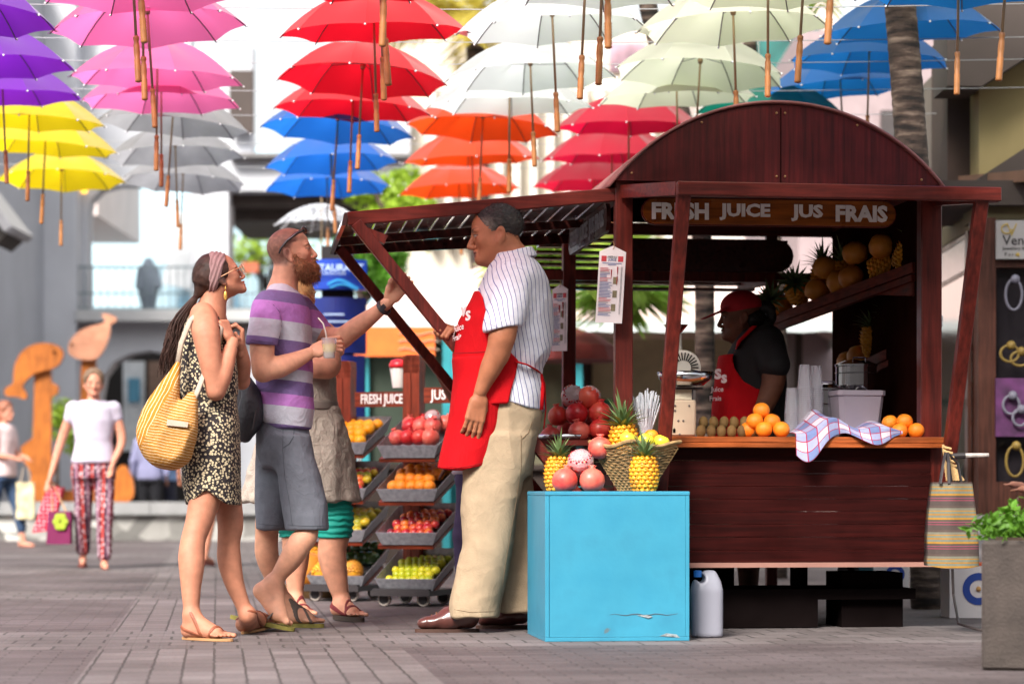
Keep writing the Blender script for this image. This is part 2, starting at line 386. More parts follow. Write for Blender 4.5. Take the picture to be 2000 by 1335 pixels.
# ================================================================= the setting
def ground_mat():
    m = mat('paving', (.3, .3, .3), .72, var=0, spec=.35); t, n, L, b = nodes_of(m); N = n.new
    tc = N('ShaderNodeTexCoord'); sp = N('ShaderNodeSeparateXYZ'); L.new(tc.outputs['Object'], sp.inputs[0])
    def mth(op, a, c=None, d=None):
        x = N('ShaderNodeMath'); x.operation = op
        for i, q in enumerate((a, c, d)):
            if q is None: continue
            if isinstance(q, (int, float)): x.inputs[i].default_value = q
            else: L.new(q, x.inputs[i])
        return x.outputs[0]
    u, v = sp.outputs[0], sp.outputs[1]
    inu = mth('MULTIPLY', mth('GREATER_THAN', u, -.48), mth('LESS_THAN', u, .76))
    inv = mth('LESS_THAN', mth('FRACT', mth('MULTIPLY_ADD', v, 1/4.65, -10.05/4.65)), .275)
    band = mth('MAXIMUM', inu, inv)
    def brick(scale_vec, w_, h_, mortar, off, c1, c2, cm, rot=0):
        mp = N('ShaderNodeMapping'); mp.inputs['Scale'].default_value = scale_vec; mp.inputs['Rotation'].default_value = (0, 0, rot)
        nz = N('ShaderNodeTexNoise'); nz.inputs['Scale'].default_value = 9; L.new(tc.outputs['Object'], nz.inputs['Vector'])
        ad = N('ShaderNodeVectorMath'); ad.operation = 'MULTIPLY_ADD'; ad.inputs[1].default_value = (.02, .02, 0); L.new(nz.outputs['Color'], ad.inputs[0]); L.new(tc.outputs['Object'], ad.inputs[2])
        L.new(ad.outputs[0], mp.inputs[0])
        k = N('ShaderNodeTexBrick'); k.offset = off; k.inputs['Scale'].default_value = 1; k.inputs['Brick Width'].default_value = w_; k.inputs['Row Height'].default_value = h_
        k.inputs['Mortar Size'].default_value = mortar; k.inputs['Mortar Smooth'].default_value = .3; k.inputs['Bias'].default_value = 0
        k.inputs['Color1'].default_value = (*c1, 1); k.inputs['Color2'].default_value = (*c2, 1); k.inputs['Mortar'].default_value = (*cm, 1)
        L.new(mp.outputs[0], k.inputs['Vector']); return k
    b1 = brick((1, 1, 1), .2, .113, .0055, .37, (.13, .112, .112), (.185, .163, .162), (.062, .055, .053), R(90))
    b2 = brick((1, 1, 1), .19, .21, .007, .5, (.126, .11, .109), (.178, .157, .156), (.062, .055, .053))
    b3 = brick((1, 1, 1), .205, .072, .0035, .43, (.098, .08, .082), (.132, .109, .111), (.05, .042, .04))
    def mix(f, a, c):
        x = N('ShaderNodeMix'); x.data_type = 'RGBA'; L.new(f, x.inputs[0]); L.new(a, x.inputs[6]); L.new(c, x.inputs[7]); return x.outputs[2]
    bb = mix(inv, b1.outputs[0], b2.outputs[0]); col = mix(band, b3.outputs[0], bb)
    z = N('ShaderNodeTexNoise'); z.inputs['Scale'].default_value = 1.1; z.inputs['Detail'].default_value = 7; L.new(tc.outputs['Object'], z.inputs['Vector'])
    z2 = N('ShaderNodeTexNoise'); z2.inputs['Scale'].default_value = 70; z2.inputs['Detail'].default_value = 3; L.new(tc.outputs['Object'], z2.inputs['Vector'])
    r = ramp(n, [(.28, (.52, .49, .48)), (.5, (.86, .83, .82)), (.72, (1.1, 1.09, 1.1))]); L.new(z.outputs[0], r.inputs[0])
    r2 = ramp(n, [(.3, (.86, .86, .86)), (.7, (1.12, 1.12, 1.12))]); L.new(z2.outputs[0], r2.inputs[0])
    def mul(a, c):
        x = N('ShaderNodeVectorMath'); x.operation = 'MULTIPLY'; L.new(a, x.inputs[0]); L.new(c, x.inputs[1]); return x.outputs[0]
    L.new(mul(mul(col, r.outputs[0]), r2.outputs[0]), b.inputs['Base Color'])
    h = N('ShaderNodeMix'); L.new(band, h.inputs[0]); L.new(b3.outputs['Fac'], h.inputs[2]); L.new(b1.outputs['Fac'], h.inputs[3])
    hh = mth('ADD', mth('MULTIPLY', h.outputs[0], -1.0), mth('MULTIPLY', z2.outputs[0], .35))
    bp = N('ShaderNodeBump'); bp.inputs['Strength'].default_value = .5; bp.inputs['Distance'].default_value = .008; L.new(hh, bp.inputs['Height']); L.new(bp.outputs[0], b.inputs['Normal'])
    return m
g = MB(); g.add([(-300, -60, 0), (300, -60, 0), (300, 600, 0), (-300, 600, 0)], [(0, 1, 2, 3)])
go = g.build('pavement', ground_mat()); go.rotation_euler.z = YAW; tag(go, kind='structure')

def prect(mb, x0, y0, x1, y1, Y, depth):
    """solid wall piece whose front face fills a rectangle seen at distance Y"""
    a, c = P(x0, y0, Y), P(x1, y1, Y)
    return mb.box(((a.x+c.x)/2, Y+depth/2, (a.z+c.z)/2), (abs(c.x-a.x), depth, abs(a.z-c.z)))
def ppoly(mb, pts, Y, depth):
    q = [P(x, y, Y) for x, y in pts]; return mb.prism([(p.x, p.z) for p in q], depth, lambda p: p+Vector((0, Y, 0)))
m_white = mat('pale_render', srgb(192, 194, 200), .85, .1, .8)
m_pink = mat('pinkish_render', srgb(214, 200, 196), .85, .06, 1.5)
m_grey = mat('grey_render', srgb(168, 170, 176), .85, .08, 1.2)
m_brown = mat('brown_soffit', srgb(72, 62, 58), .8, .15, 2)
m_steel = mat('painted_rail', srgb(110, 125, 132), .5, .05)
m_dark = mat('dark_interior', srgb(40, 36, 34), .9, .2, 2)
# ---- arcade building across the square
YB = 40
b = thing('arcade_building', 'pale two storey arcade building with upper balcony and arched ground floor', 'building', (P(250, 1000, YB).x, YB, 0))
w_ = MB()
prect(w_, 62, -60, 148, 1020, YB-.5, 1.2)                                   # left pier
ppoly(w_, [(148, 625), (148, 1020), (192, 1020), (192, 780), (200, 735), (222, 706), (255, 690), (290, 684), (325, 690), (352, 706), (372, 735), (378, 780), (378, 1020), (800, 1020), (800, 625)], YB, .6)
prect(w_, 372, 340, 446, 624, YB, .8)
prect(w_, 446, 300, 800, 372, YB, .8)
ppoly(w_, [(148, 60), (148, 606), (170, 606), (170, 430), (176, 392), (196, 370), (230, 361), (372, 361), (372, 60)], YB+.1, .5)
prect(w_, 372, 90, 492, 340, YB+.2, .5)
prect(w_, 800, 560, 1000, 1020, YB, .6)
w_.build('wall', m_white, b, world=True)
l = MB(); prect(l, 148, 604, 800, 626, YB-.55, .6); l.build('balcony_ledge', mat('ledge_grey', srgb(186, 186, 186), .85, .05), b, world=True)
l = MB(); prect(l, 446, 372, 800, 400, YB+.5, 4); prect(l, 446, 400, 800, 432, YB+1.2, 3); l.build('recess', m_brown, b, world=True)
l = MB(); prect(l, 150, 360, 171, 606, YB+.7, .3); prect(l, 436, 600, 800, 640, YB-.2, .15); l.build('jamb', mat('jamb_grey', srgb(120, 110, 108), .8), b, world=True)
l = MB(); prect(l, 448, 137, 494, 258, YB-.1, .15); l.build('shutter', m_brown, b, world=True)
l = MB(); prect(l, 446, 298, 800, 306, YB-.3, .6); l.build('cornice', mat('cornice_dark', srgb(120, 118, 118), .8), b, world=True)
l = MB(); rl = (147, 800)
for yy, th in ((519, 4), (571, 3), (600, 3)):
    prect(l, rl[0], yy, rl[1], yy+th, YB-.3, .05)
for i in range(44):
    px = 150+i*15; prect(l, px, 521, px+1.6, 602, YB-.29, .03)
l.build('railing', m_steel, b, world=True)
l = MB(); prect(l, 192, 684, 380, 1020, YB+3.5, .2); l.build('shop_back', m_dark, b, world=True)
l = MB(); prect(l, 240, 705, 282, 880, YB+2.5, .06); l.build('window', mat('shop_white', srgb(225, 228, 230), .6), b, world=True)
l = MB(); prect(l, 250, 738, 273, 785, YB+2.4, .04); l.build('poster', mat('poster_blue', srgb(96, 160, 190), .6, .3, 12), b, world=True)
l = MB(); prect(l, 290, 705, 345, 780, YB+2.5, .06); l.build('panel', mat('shop_tan', srgb(140, 112, 96), .7, .2), b, world=True)
l = MB(); l.ball(P(165, 372, YB-.1), .05, 10, 8); l.build('lamp', mat('lamp_amber', srgb(255, 190, 60), .5, 0, emit=1.5), b, smooth=True, world=True)
# planter pots on the balcony and one person leaning there
pl = thing('balcony_planter', 'terracotta trough with leafy plant on the balcony ledge above the shaved head', 'planter', P(490, 532, YB-.4))
l = MB(); a0 = P(474, 532, YB-.4); l.box(a0+Vector((.13, 0, .08)), (.26, .2, .17)); l.build('trough', mat('terracotta', srgb(176, 96, 70), .8), pl, world=True)
bp = thing('person', 'person in grey clothes leaning on the far balcony rail', 'person', P(290, 604, YB+.3))
s = Sdf(); s.chain([(P(290, 590, YB+.3), .12), (P(290, 560, YB+.3), .17), (P(290, 530, YB+.3), .16)], .05); s.ell(P(290, 516, YB+.3), (.09, .1, .12)); s.chain([(P(275, 530, YB+.3), .07), (P(270, 560, YB+.2), .06)], .03); s.chain([(P(304, 530, YB+.3), .07), (P(309, 560, YB+.2), .06)], .03)
for q in (284, 297): s.chain([(P(q, 575, YB+.3), .09), (P(q, 612, YB+.3), .06)], .03)
np_mesh('body', s.mesh(.025), mat('far_clothes', srgb(120, 130, 142), .8), bp)
# sunlit white hall seen through the openings
b = thing('white_hall', 'bright white hall with blue glass gable behind the arcade openings', 'building', (P(300, 600, 60).x, 60, 0))
l = MB(); prect(l, -200, 290, 1500, 1010, 62, 6); l.build('wall', mat('white_paint', srgb(176, 204, 216), .9, .03), b, world=True)
l = MB(); ppoly(l, [(345, 600), (410, 430), (470, 600)], 61.7, .2); l.build('gable_glass', mat('gable_blue', srgb(120, 165, 190), .4, .05), b, world=True)
l = MB(); l.beam(P(345, 560, 61.4), P(378, 420, 61.4), .7, .3, up=(0, 1, 0)); l.build('gable_edge', mat('edge_white', srgb(235, 238, 240), .8), b, world=True)
# ---- grey wing on the left with a slanting canopy
b = thing('grey_wing', 'plain grey building wing with sloping canopy at the left border', 'building', (P(-60, 1000, 33).x, 33, 0))
l = MB(); a0 = P(62, 1000, 38.5); l.box((a0.x-3, 35.5, 4.5), (6, 8, 9)); l.build('wall', m_grey, b, world=True)
l = MB(); l.beam(P(-30, 370, 31), P(38, 458, 31), .12, 1.4, up=(0, 1, 0)); l.build('canopy', mat('canopy_grey', srgb(165, 165, 170), .7), b, world=True)
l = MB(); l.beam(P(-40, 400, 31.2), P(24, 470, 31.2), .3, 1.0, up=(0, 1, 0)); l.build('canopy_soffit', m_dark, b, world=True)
# ---- low volcanic stone wall
b = thing('stone_wall', 'low dark volcanic stone wall with pale block coping', 'wall', (P(250, 1055, 31.6).x, 31.6, 0))
m_st = mat('volcanic_stone', srgb(112, 110, 106), .9, .1); t, n, L, bs_ = nodes_of(m_st)
vo = n.new('ShaderNodeTexVoronoi'); vo.inputs['Scale'].default_value = 3.2; tc = n.new('ShaderNodeTexCoord'); L.new(tc.outputs['Object'], vo.inputs['Vector'])
rr = ramp(n, [(0, srgb(84, 82, 80)), (.55, srgb(120, 118, 114)), (.8, srgb(196, 194, 188)), (1, srgb(90, 88, 86))]); L.new(vo.outputs['Color'], rr.inputs[0]); L.new(rr.outputs[0], n[m_st['base']].inputs[0])
l = MB(); prect(l, -260, 1004, 560, 1056, 31.6, .5); l.build('stonework', m_st, b, world=True)
l = MB(); x = -260
while x < 560: prect(l, x+.8, 980, x+78.5, 1004.5, 31.5, .7); x += 79
l.build('coping', mat('coping', srgb(136, 136, 136), .9, .12, 4), b, world=True)
# ---- pale tower blocks behind the umbrellas
def block(name, lab, rect, Y, m, wins=(), wm=None, depth=6):
    b = thing(name, lab, 'building', (P((rect[0]+rect[2])/2, 0, Y).x, Y, 0)); l = MB(); prect(l, *rect, Y, depth); l.build('wall', m, b, world=True)
    for wr in wins:
        q = MB(); prect(q, *wr, Y-.12, .2); q.build('window', wm or m_brown, b, world=True)
    return b
block('pale_tower', 'pinkish pale block rising behind the purple and pink umbrellas', (40, 60, 190, 420), 52, m_pink, [(100, 150, 125, 200)])
bfl = block('fluted_facade', 'white facade with vertical ribs behind the orange umbrellas', (760, 60, 1360, 1005), 48, mat('cream_render', srgb(200, 190, 174), .85, .1, .8), [(1190, 84, 1262, 140)], mat('shopfront_dusk', srgb(160, 128, 140), .6, .5, 3))
l = MB()
for i in range(16): prect(l, 838+i*33, 160, 850+i*33, 480, 47.6, .45)
l.build('rib', mat('rib_white', srgb(214, 210, 202), .8), bfl, world=True)
l = MB(); prect(l, 755, 180, 800, 420, 47.5, .5); l.build('pier', m_white, bfl, world=True)
block('teal_house', 'house with dark green and teal upper windows behind the cream umbrellas', (1360, -40, 1640, 1000), 44, mat('dusty_render', srgb(196, 180, 172), .85, .06), [(1480, 30, 1600, 160), (1400, 100, 1450, 200)], mat('teal_glass', srgb(36, 96, 90), .3, .4, 3))
# ---- shop building on the right, in the shade of its own eaves
YR = 15
b = thing('shop_building', 'brown timber framed jewellery shop with tall display windows on the right', 'building', (P(1950, 1000, YR).x, YR, 0))
m_frame = wood('shop_frame', srgb(74, 42, 32)); m_yel = mat('ochre_wall', srgb(150, 134, 92), .85, .1, 2)
def P2(px, py):           # the receding face: farther towards the left
    return P(px, py, YR+(1912-px)*.0222)
def rec(mb, x0, y0l, y0r, x1, y1l, y1r, th=.1):
    q = [P2(x0, y0l), P2(x1, y0r), P2(x1, y1r), P2(x0, y1l)]; d = Vector((.55, .8, 0))*th
    return mb.add(q+[p+d for p in q], [(0, 1, 2, 3), (7, 6, 5, 4), (0, 4, 5, 1), (1, 5, 6, 2), (2, 6, 7, 3), (3, 7, 4, 0)])
l = MB(); rec(l, 1800, 470, 402, 1912, 505, 438, .25); prect(l, 1905, 400, 2080, 428, YR, .4); l.build('fascia', mat('olive_fascia', srgb(108, 100, 72), .8, .1), b, world=True)
l = MB(); rec(l, 1800, 508, 440, 1912, 520, 452, .12); rec(l, 1800, 572, 512, 1912, 584, 522, .12); rec(l, 1812, 505, 505, 1832, 960, 960, .12); prect(l, 1910, 425, 1945, 1005, YR-.06, .3); prect(l, 1945, 506, 2080, 522, YR-.05, .25); prect(l, 1945, 940, 2080, 1005, YR-.05, .25)
for yy in (600, 672, 745, 820, 900): prect(l, 1893, yy, 1912, yy+12, YR+.12, .1)
prect(l, 1890, 450, 1897, 1000, YR+.1, .1)
l.build('timber_frame', m_frame, b, world=True)
m_glass = mat('shop_glass', srgb(40, 36, 40), .12, 0, spec=.5)
l = MB(); rec(l, 1800, 515, 447, 1912, 575, 515, .03); l.build('window', mat('frosted_pane', srgb(112, 112, 128), .25, .05), b, world=True)
l = MB(); rec(l, 1800, 580, 520, 1912, 990, 990, .03); wv = l.build('window', m_glass, b, world=True)
l = MB(); prect(l, 1945, 520, 2080, 945, YR+.06, .05); l.build('window', m_glass, b, world=True)
for (rc, mm, nm) in (((1946, 430, 2014, 505), mat('sign_white', srgb(170, 166, 166), .6, .03), 'shop_sign'), ((1945, 738, 2050, 852), mat('poster_magenta', srgb(84, 38, 84), .6, .6, 9), 'poster')):
    l = MB(); prect(l, *rc, YR-.1, .03); o = l.build(nm, mm, b, world=True)
    if nm == 'shop_sign':
        q = MB(); at = lambda cx, cy, Y: (lambda x, y, d: P(cx, cy, Y)+Vector((x, -d, y)))
        text_mesh(q, 'Vendor', .085, at(1958, 470, YR-.102), 'LEFT', .001); text_mesh(q, 'Jewellery & Gifts', .03, at(1958, 485, YR-.102), 'LEFT'); text_mesh(q, 'P a r i s', .03, at(1962, 497, YR-.102), 'LEFT')
        q.build('lettering', mat('ink_dark', srgb(50, 46, 50), .6), o, world=True)
        q = MB(); text_mesh(q, 'V', .12, at(1976, 450, YR-.103), 'CENTER', -.002); q.tube([P(1966+10*math.cos(t/3), 447+9*math.sin(t/3), YR-.105) for t in range(16)], .004, 5); q.ball(P(1988, 497, YR-.105), .012, 8, 6)
        q.build('emblem', mat('gold_ink', srgb(196, 166, 70), .5), o, world=True)
mj = mat('jewel_gold', srgb(128, 104, 44), .6, .2); ms_ = mat('jewel_silver', srgb(112, 110, 124), .6, .2)
for (cx, cy, rx, ry, mm) in ((1980, 575, 16, 30, ms_), (1972, 690, 18, 16, mj), (1992, 700, 18, 14, mj), (1975, 790, 16, 18, ms_), (1992, 815, 14, 16, ms_), (1982, 900, 17, 30, mj)):
    q = MB(); q.tube([P(cx+rx*math.cos(t*math.pi/12), cy+ry*math.sin(t*math.pi/12), YR-.13) for t in range(25)], .009, 6, cap=False); q.ball(P(cx+3, cy-ry, YR-.13), .03, 6, 5)
    q.build('display_ring', mm, b, smooth=True, world=True)
# upper storeys: brown columns, ochre wall, deep soffits
l = MB(); prect(l, 1912, 120, 2100, 352, YR+.6, 4); l.build('upper_wall', m_yel, b, world=True)
l = MB(); prect(l, 1850, 60, 1914, 352, YR+.9, .6); l.build('column', mat('umber', srgb(62, 46, 40), .8, .15), b, world=True)
l = MB(); prect(l, 1828, 140, 1852, 360, YR+1.4, .6); l.build('column', mat('warm_grey', srgb(112, 102, 96), .8, .1), b, world=True)
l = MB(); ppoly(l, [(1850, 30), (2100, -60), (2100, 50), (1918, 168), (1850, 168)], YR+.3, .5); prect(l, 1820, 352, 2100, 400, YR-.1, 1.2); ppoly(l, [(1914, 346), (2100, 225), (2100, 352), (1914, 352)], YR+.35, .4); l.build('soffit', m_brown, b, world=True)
l = MB(); a0, c0 = P(1800, 362, YR+1.8), P(2080, 338, YR-.8); l.beam(a0, c0, .1, .07); l.build('gutter', mat('gutter_tan', srgb(132, 98, 76), .7), b, world=True)
block('mauve_annex', 'mauve rendered annex behind the blue umbrellas', (1560, 60, 1835, 990), 26, mat('mauve_render', srgb(150, 134, 136), .85, .08), [(1722, 215, 1765, 300)], mat('annex_window', srgb(64, 58, 58), .5))
l = MB(); rec(l, 1800, 140, 20, 1912, 150, 40, .4)
# ---- market tent, stalls and totem between the square and the cart
YT = 23
t_ = thing('market_tent', 'large pale pink market tent roof behind the fruit stands', 'tent', P(1100, 1000, YT))
l = MB(); e = [P(632, 626, YT), P(1700, 626, YT), P(1700, 626, YT)+Vector((0, 4.6, 0)), P(632, 626, YT)+Vector((0, 4.6, 0))]
ap = [P(1010, 452, YT)+Vector((0, 2.3, 0)), P(1400, 452, YT)+Vector((0, 2.3, 0))]
l.add(e+ap, [(0, 1, 5, 4), (1, 2, 5), (2, 3, 4, 5), (3, 0, 4)]); m_tent = mat('tent_cloth', srgb(222, 196, 188), .8, .03)
l.build('roof', m_tent, t_, world=True, solid=.01)
l = MB()
for a, c in ((0, 1), (1, 2), (2, 3), (3, 0)):
    g_ = [[e[a].lerp(e[c], i/24)+Vector((0, 0, -k*(.1+.015*(i % 2)))) for i in range(25)] for k in (0, 1)]; l.sheet(g_)
l.build('valance', mat('valance_grey', srgb(196, 204, 204), .8), t_, world=True, solid=.008)
for p in e: l = MB(); l.tube([Vector((p.x, p.y, 0)), p], .035, 8); l.build('pole', m_steel, t_, world=True)
def stall(lab, x0, x1, Y, top, mc, ma, mb_):
    """roofless stall: counter, back boards, corner posts and a header board"""
    s_ = thing('market_stall', lab, 'stall', P((x0+x1)/2, 1000, Y)*1); s_.location.z = 0; s_.location.y = Y
    z1 = P(0, top, Y).z; xa, xb = P(x0, 0, Y).x, P(x1, 0, Y).x
    l = MB(); l.box(((xa+xb)/2, Y+.3, .42), (xb-xa, .6, .84)); l.box(((xa+xb)/2, Y+.28, .87), (xb-xa+.1, .7, .05)); l.build('counter', mc, s_, world=True)
    l = MB(); l.box(((xa+xb)/2, Y+1.9, z1/2), (xb-xa, .06, z1)); l.build('back_board', ma, s_, world=True)
    for x in (xa, xb):
        for y in (Y, Y+1.8): l = MB(); l.box((x, y, z1/2), (.07, .07, z1)); l.build('post', mb_, s_, world=True)
    return s_, xa, xb, z1
m_teal = mat('teal_paint', srgb(40, 140, 150), .5, .1); m_dg = mat('dark_green', srgb(48, 60, 48), .8, .3, 2); m_ol = mat('olive_board', srgb(206, 194, 158), .8, .1)
m_db = mat('dark_brown_board', srgb(52, 40, 34), .8, .2)
s_, xa, xb, z1 = stall('dark stall under an orange banner with teal posts', 690, 872, 21.6, 640, m_db, m_dg, m_teal)
l = MB(); l.box(((xa+xb)/2-.05, 21.5, z1-.13), (xb-xa-.1, .03, .26)); o = l.build('banner', mat('orange_banner', srgb(232, 110, 40), .7, .15, 5), s_, world=True)
l = MB()
for k in range(3): l.tube([Vector((xb-.42+.36*i/9, 21.48, z1-.06-k*.07+.012*math.sin(i*1.1))) for i in range(10)], .012, 5, flat=.3)
l.build('wave_mark', mat('banner_grey', srgb(206, 190, 170), .7), o, world=True)
s_, xa, xb, z1 = stall('open stall with low counter behind the vendor', 885, 1130, 22.4, 650, m_db, mat('stall_shade', srgb(120, 116, 92), .8, .3), m_teal)
l = MB(); l.box(((xa+xb)/2, 22.2, z1-.05), (xb-xa, .5, .03), rot=(R(-14), 0, 0)); l.build('shade_board', mat('grey_tarp', srgb(186, 186, 176), .8), s_, world=True)
s_, xa, xb, z1 = stall('stall with pale olive boards seen through the cart', 1150, 1560, 24.8, 640, m_dg, m_ol, m_db)
l = MB(); l.box(((xa+xb)/2, 24.7, 1.55), (xb-xa, .05, .07)); l.build('rail', mat('green_rail', srgb(30, 100, 70), .6), s_, world=True)
# small striped parasol over the far stall
pz = thing('small_parasol', 'dark red stall parasol just right of the vendor back', 'parasol', P(1118, 1000, 20.5)*1); pz.location.z = 0
c0 = P(1118, 700, 20.5); l = MB(); l.lathe([(.42, -.02), (.36, .1), (.2, .2), (.02, .26)], 16, c=c0); l.build('canopy', mat('dusty_red', srgb(122, 48, 44), .8, .2), pz, world=True, solid=.01)
l = MB(); l.tube([Vector((c0.x, c0.y, 0)), c0+Vector((0, 0, .25))], .02, 8); l.build('pole', m_dark, pz, world=True)
# blue information totem
b = thing('blue_totem', 'tall blue curved information totem with white lettering behind the bearded man', 'sign', (P(662, 1000, 19).x, 19, 0))
m_blue = mat('totem_blue', srgb(24, 64, 168), .35, .2, 3); m_navy = mat('totem_navy', srgb(18, 36, 110), .4, .25, 3)
def curved(mb, x0, x1, y0, y1, Y, bow):
    n = 12; q = [[P(x0+(x1-x0)*i/n, yy, Y)+Vector((0, -bow*math.sin(math.pi*i/n), 0)) for i in range(n+1)] for yy in (y1, y0)]
    q += [[p+Vector((0, .12+bow*math.sin(math.pi*i/n), 0)) for i, p in enumerate(r_)] for r_ in (q[1], q[0])]; q.append(q[0]); return mb.sheet(q)
for (x0, x1, y0, y1, mm) in ((592, 716, 508, 566, m_blue), (596, 714, 582, 690, m_navy), (620, 712, 694, 832, m_navy)):
    l = MB(); curved(l, x0, x1, y0, y1, 19, .1); l.build('panel', mm, b, world=True)
l = MB(); prect(l, 628, 480, 690, 960, 19.03, .08); l.build('core', m_dark, b, world=True)
l = MB(); at = lambda cx, cy, Y: (lambda x, y, d: P(cx, cy, Y)+Vector((x, -d, y)))
text_mesh(l, 'RESTAURANT', .075, at(652, 523, 18.87), bold=.002); text_mesh(l, 'INFORMATION', .035, at(645, 534, 18.87))
for k, (a0, c0) in enumerate(((632, 672), (620, 704), (630, 690), (625, 698))): prect(l, a0, 612+k*14, c0, 615+k*14, 18.87, .01)
l.build('lettering', mat('sign_ink', srgb(176, 200, 230), .5), b, world=True)
l = MB(); l.tube([P(640+6*i, 556-9*math.sin(i*.42), 18.87) for i in range(11)], .012, 5); l.tube([P(645+6*i, 562-7*math.sin(i*.42), 18.86) for i in range(10)], .01, 5); l.build('wave_mark', mat('wave_cyan', srgb(40, 150, 210), .5), b, world=True)

# unseen house block added behind the camera to cut the low sky light
b = thing('sky_blocker', 'unseen grey block with windows, added behind the viewer to block low sky light', 'building', (0, -14, 0))
l = MB(); l.box((0, -17, 6.5), (90, 6, 13)); l.build('wall', mat('blocker_render', srgb(120, 112, 106), .9, .08), b, world=True)
for i in range(12):
    for k in range(3): l = MB(); l.box((-33+i*6, -13.97, 2.4+3.8*k), (1.6, .1, 2.2)); l.build('window', MATS['annex_window'], b, world=True)
# ================================================================= trees and plants
def leaf_mat(name, col, var=.35):
    m = mat(name, col, .55, var, 5); t, n, L, b = nodes_of(m)
    tr = n.new('ShaderNodeBsdfTranslucent'); L.new(n[m['base']].outputs[0], tr.inputs[0]); ms = n.new('ShaderNodeMixShader'); ms.inputs[0].default_value = .4
    L.new(b.outputs[0], ms.inputs[1]); L.new(tr.outputs[0], ms.inputs[2]); L.new(ms.outputs[0], n['Material Output'].inputs[0]); return m
lf_lime = leaf_mat('leaf_lime', srgb(158, 186, 60)); lf_mid = leaf_mat('leaf_mid', srgb(96, 150, 48)); lf_palm = leaf_mat('leaf_palm', srgb(176, 214, 96)); lf_gold = leaf_mat('leaf_gold', srgb(176, 160, 62))
bark = mat('palm_bark', srgb(88, 74, 64), .9, .3, 6, bump=.8, bs=25)
t, n, L, b = nodes_of(bark)
tc = n.new('ShaderNodeTexCoord'); mp = n.new('ShaderNodeMapping'); mp.inputs['Scale'].default_value = (5, 5, 26); L.new(tc.outputs['Object'], mp.inputs[0])
nz = n.new('ShaderNodeTexNoise'); nz.inputs['Scale'].default_value = 1; nz.inputs['Detail'].default_value = 6; L.new(mp.outputs[0], nz.inputs['Vector'])
r_ = ramp(n, [(.36, srgb(20, 14, 13)), (.52, srgb(66, 53, 46)), (.75, srgb(132, 116, 104))]); L.new(nz.outputs[0], r_.inputs[0]); L.new(r_.outputs[0], n[bark['base']].inputs[0])
def leaves(mb, c, r, n, size, rng, flat=.6, shell=.35):
    """small folded leaves scattered through an uneven crown volume"""
    lobes = [(Vector((rng.uniform(-.6, .6)*r[0], rng.uniform(-.6, .6)*r[1], rng.uniform(-.5, .6)*r[2])), rng.uniform(.35, .62)) for _ in range(9)]
    for _ in range(n):
        o, q = rng.choice(lobes); d = Vector((rng.gauss(0, 1), rng.gauss(0, 1), rng.gauss(0, 1))).normalized()*(rng.random()**shell)
        p = Vector(c)+o+Vector((d.x*r[0]*q, d.y*r[1]*q, d.z*r[2]*q)); s_ = size*rng.uniform(.6, 1.3)
        M = Euler((rng.uniform(-1, 1), rng.uniform(-1, 1), rng.uniform(0, 6.3))).to_matrix()
        mb.add([p+M @ Vector(v)*s_ for v in ((-1, 0, 0), (-.2, -.45, -.12), (1, 0, 0), (-.2, .45, -.12), (0, 0, .05))], [(0, 1, 4), (1, 2, 4), (2, 3, 4), (3, 0, 4)])
def tree(lab, c, r, m, n, size, seed, name='leafy_tree', cat='tree'):
    rng = random.Random(seed); c = Vector(c); t = thing(name, lab, cat, (c.x, c.y, 0))
    l = MB(); top = c.z; l.tube([(c.x+.1*r[0]*math.sin(i), c.y, top*i/5) for i in range(6)], [.16-.02*i for i in range(6)], 8)
    for k in range(6):
        a = rng.uniform(0, 6.3); e = c+Vector((math.cos(a)*r[0]*.6, math.sin(a)*r[1]*.6, rng.uniform(-.1, .5)*r[2])); l.tube([c-Vector((0, 0, r[2]*.7)), (c+e)/2-Vector((0, 0, .15*r[2])), e], [.07, .045, .02], 6)
    l.build('trunk', bark, t, smooth=True, world=True)
    l = MB(); leaves(l, c, r, n, size, rng); l.build('crown', m, t, world=True); return t
tree('lime green bushy tree just above the slatted awning', P(768, 412, 31), (.68, .6, .6), lf_lime, 2600, .07, 1)
tree('pale leafy shrub growing beyond the balcony opening', P(520, 500, 46), (1.0, .6, .9), lf_lime, 700, .09, 2, 'leafy_shrub', 'shrub')
tree('small green tree in the gap between the awning and the tent', P(715, 525, 29), (.55, .5, .5), lf_mid, 1500, .07, 3)
def frond(mb, o, d, ln, droop, rng, w=.16):
    """a feather palm frond: midrib with paired drooping leaflets"""
    d = Vector(d).normalized(); pts = [Vector(o)]; v = d.copy()
    for i in range(12): pts.append(pts[-1]+v*ln/12); v = (v+Vector((0, 0, -droop/12*(.4+i/6)))).normalized()
    mb.tube(pts, [.014*(1-i/14) for i in range(13)], 5)
    for i in range(2, 13):
        p = pts[i]; ax = (pts[i]-pts[i-1]).normalized(); sd = ax.cross(Vector((0, 0, 1)))
        if sd.length < .1: sd = Vector((1, 0, 0))
        sd.normalize()
        for k in range(3):
            q = p-ax*(ln/12)*k/3
            for sg in (-1, 1):
                L_ = w*2.4*math.sin(math.pi*(i+1)/15)*rng.uniform(.85, 1.1)+.08; e = q+(sd*sg*.8+ax*.55+Vector((0, 0, -.35+rng.uniform(-.15, .15)))).normalized()*L_
                mid = q.lerp(e, .5)+Vector((0, 0, .03)); wv = ax*.022
                mb.add([q-wv*.5, mid-wv, e, mid+wv, q+wv*.5], [(0, 1, 3, 4), (1, 2, 3)])
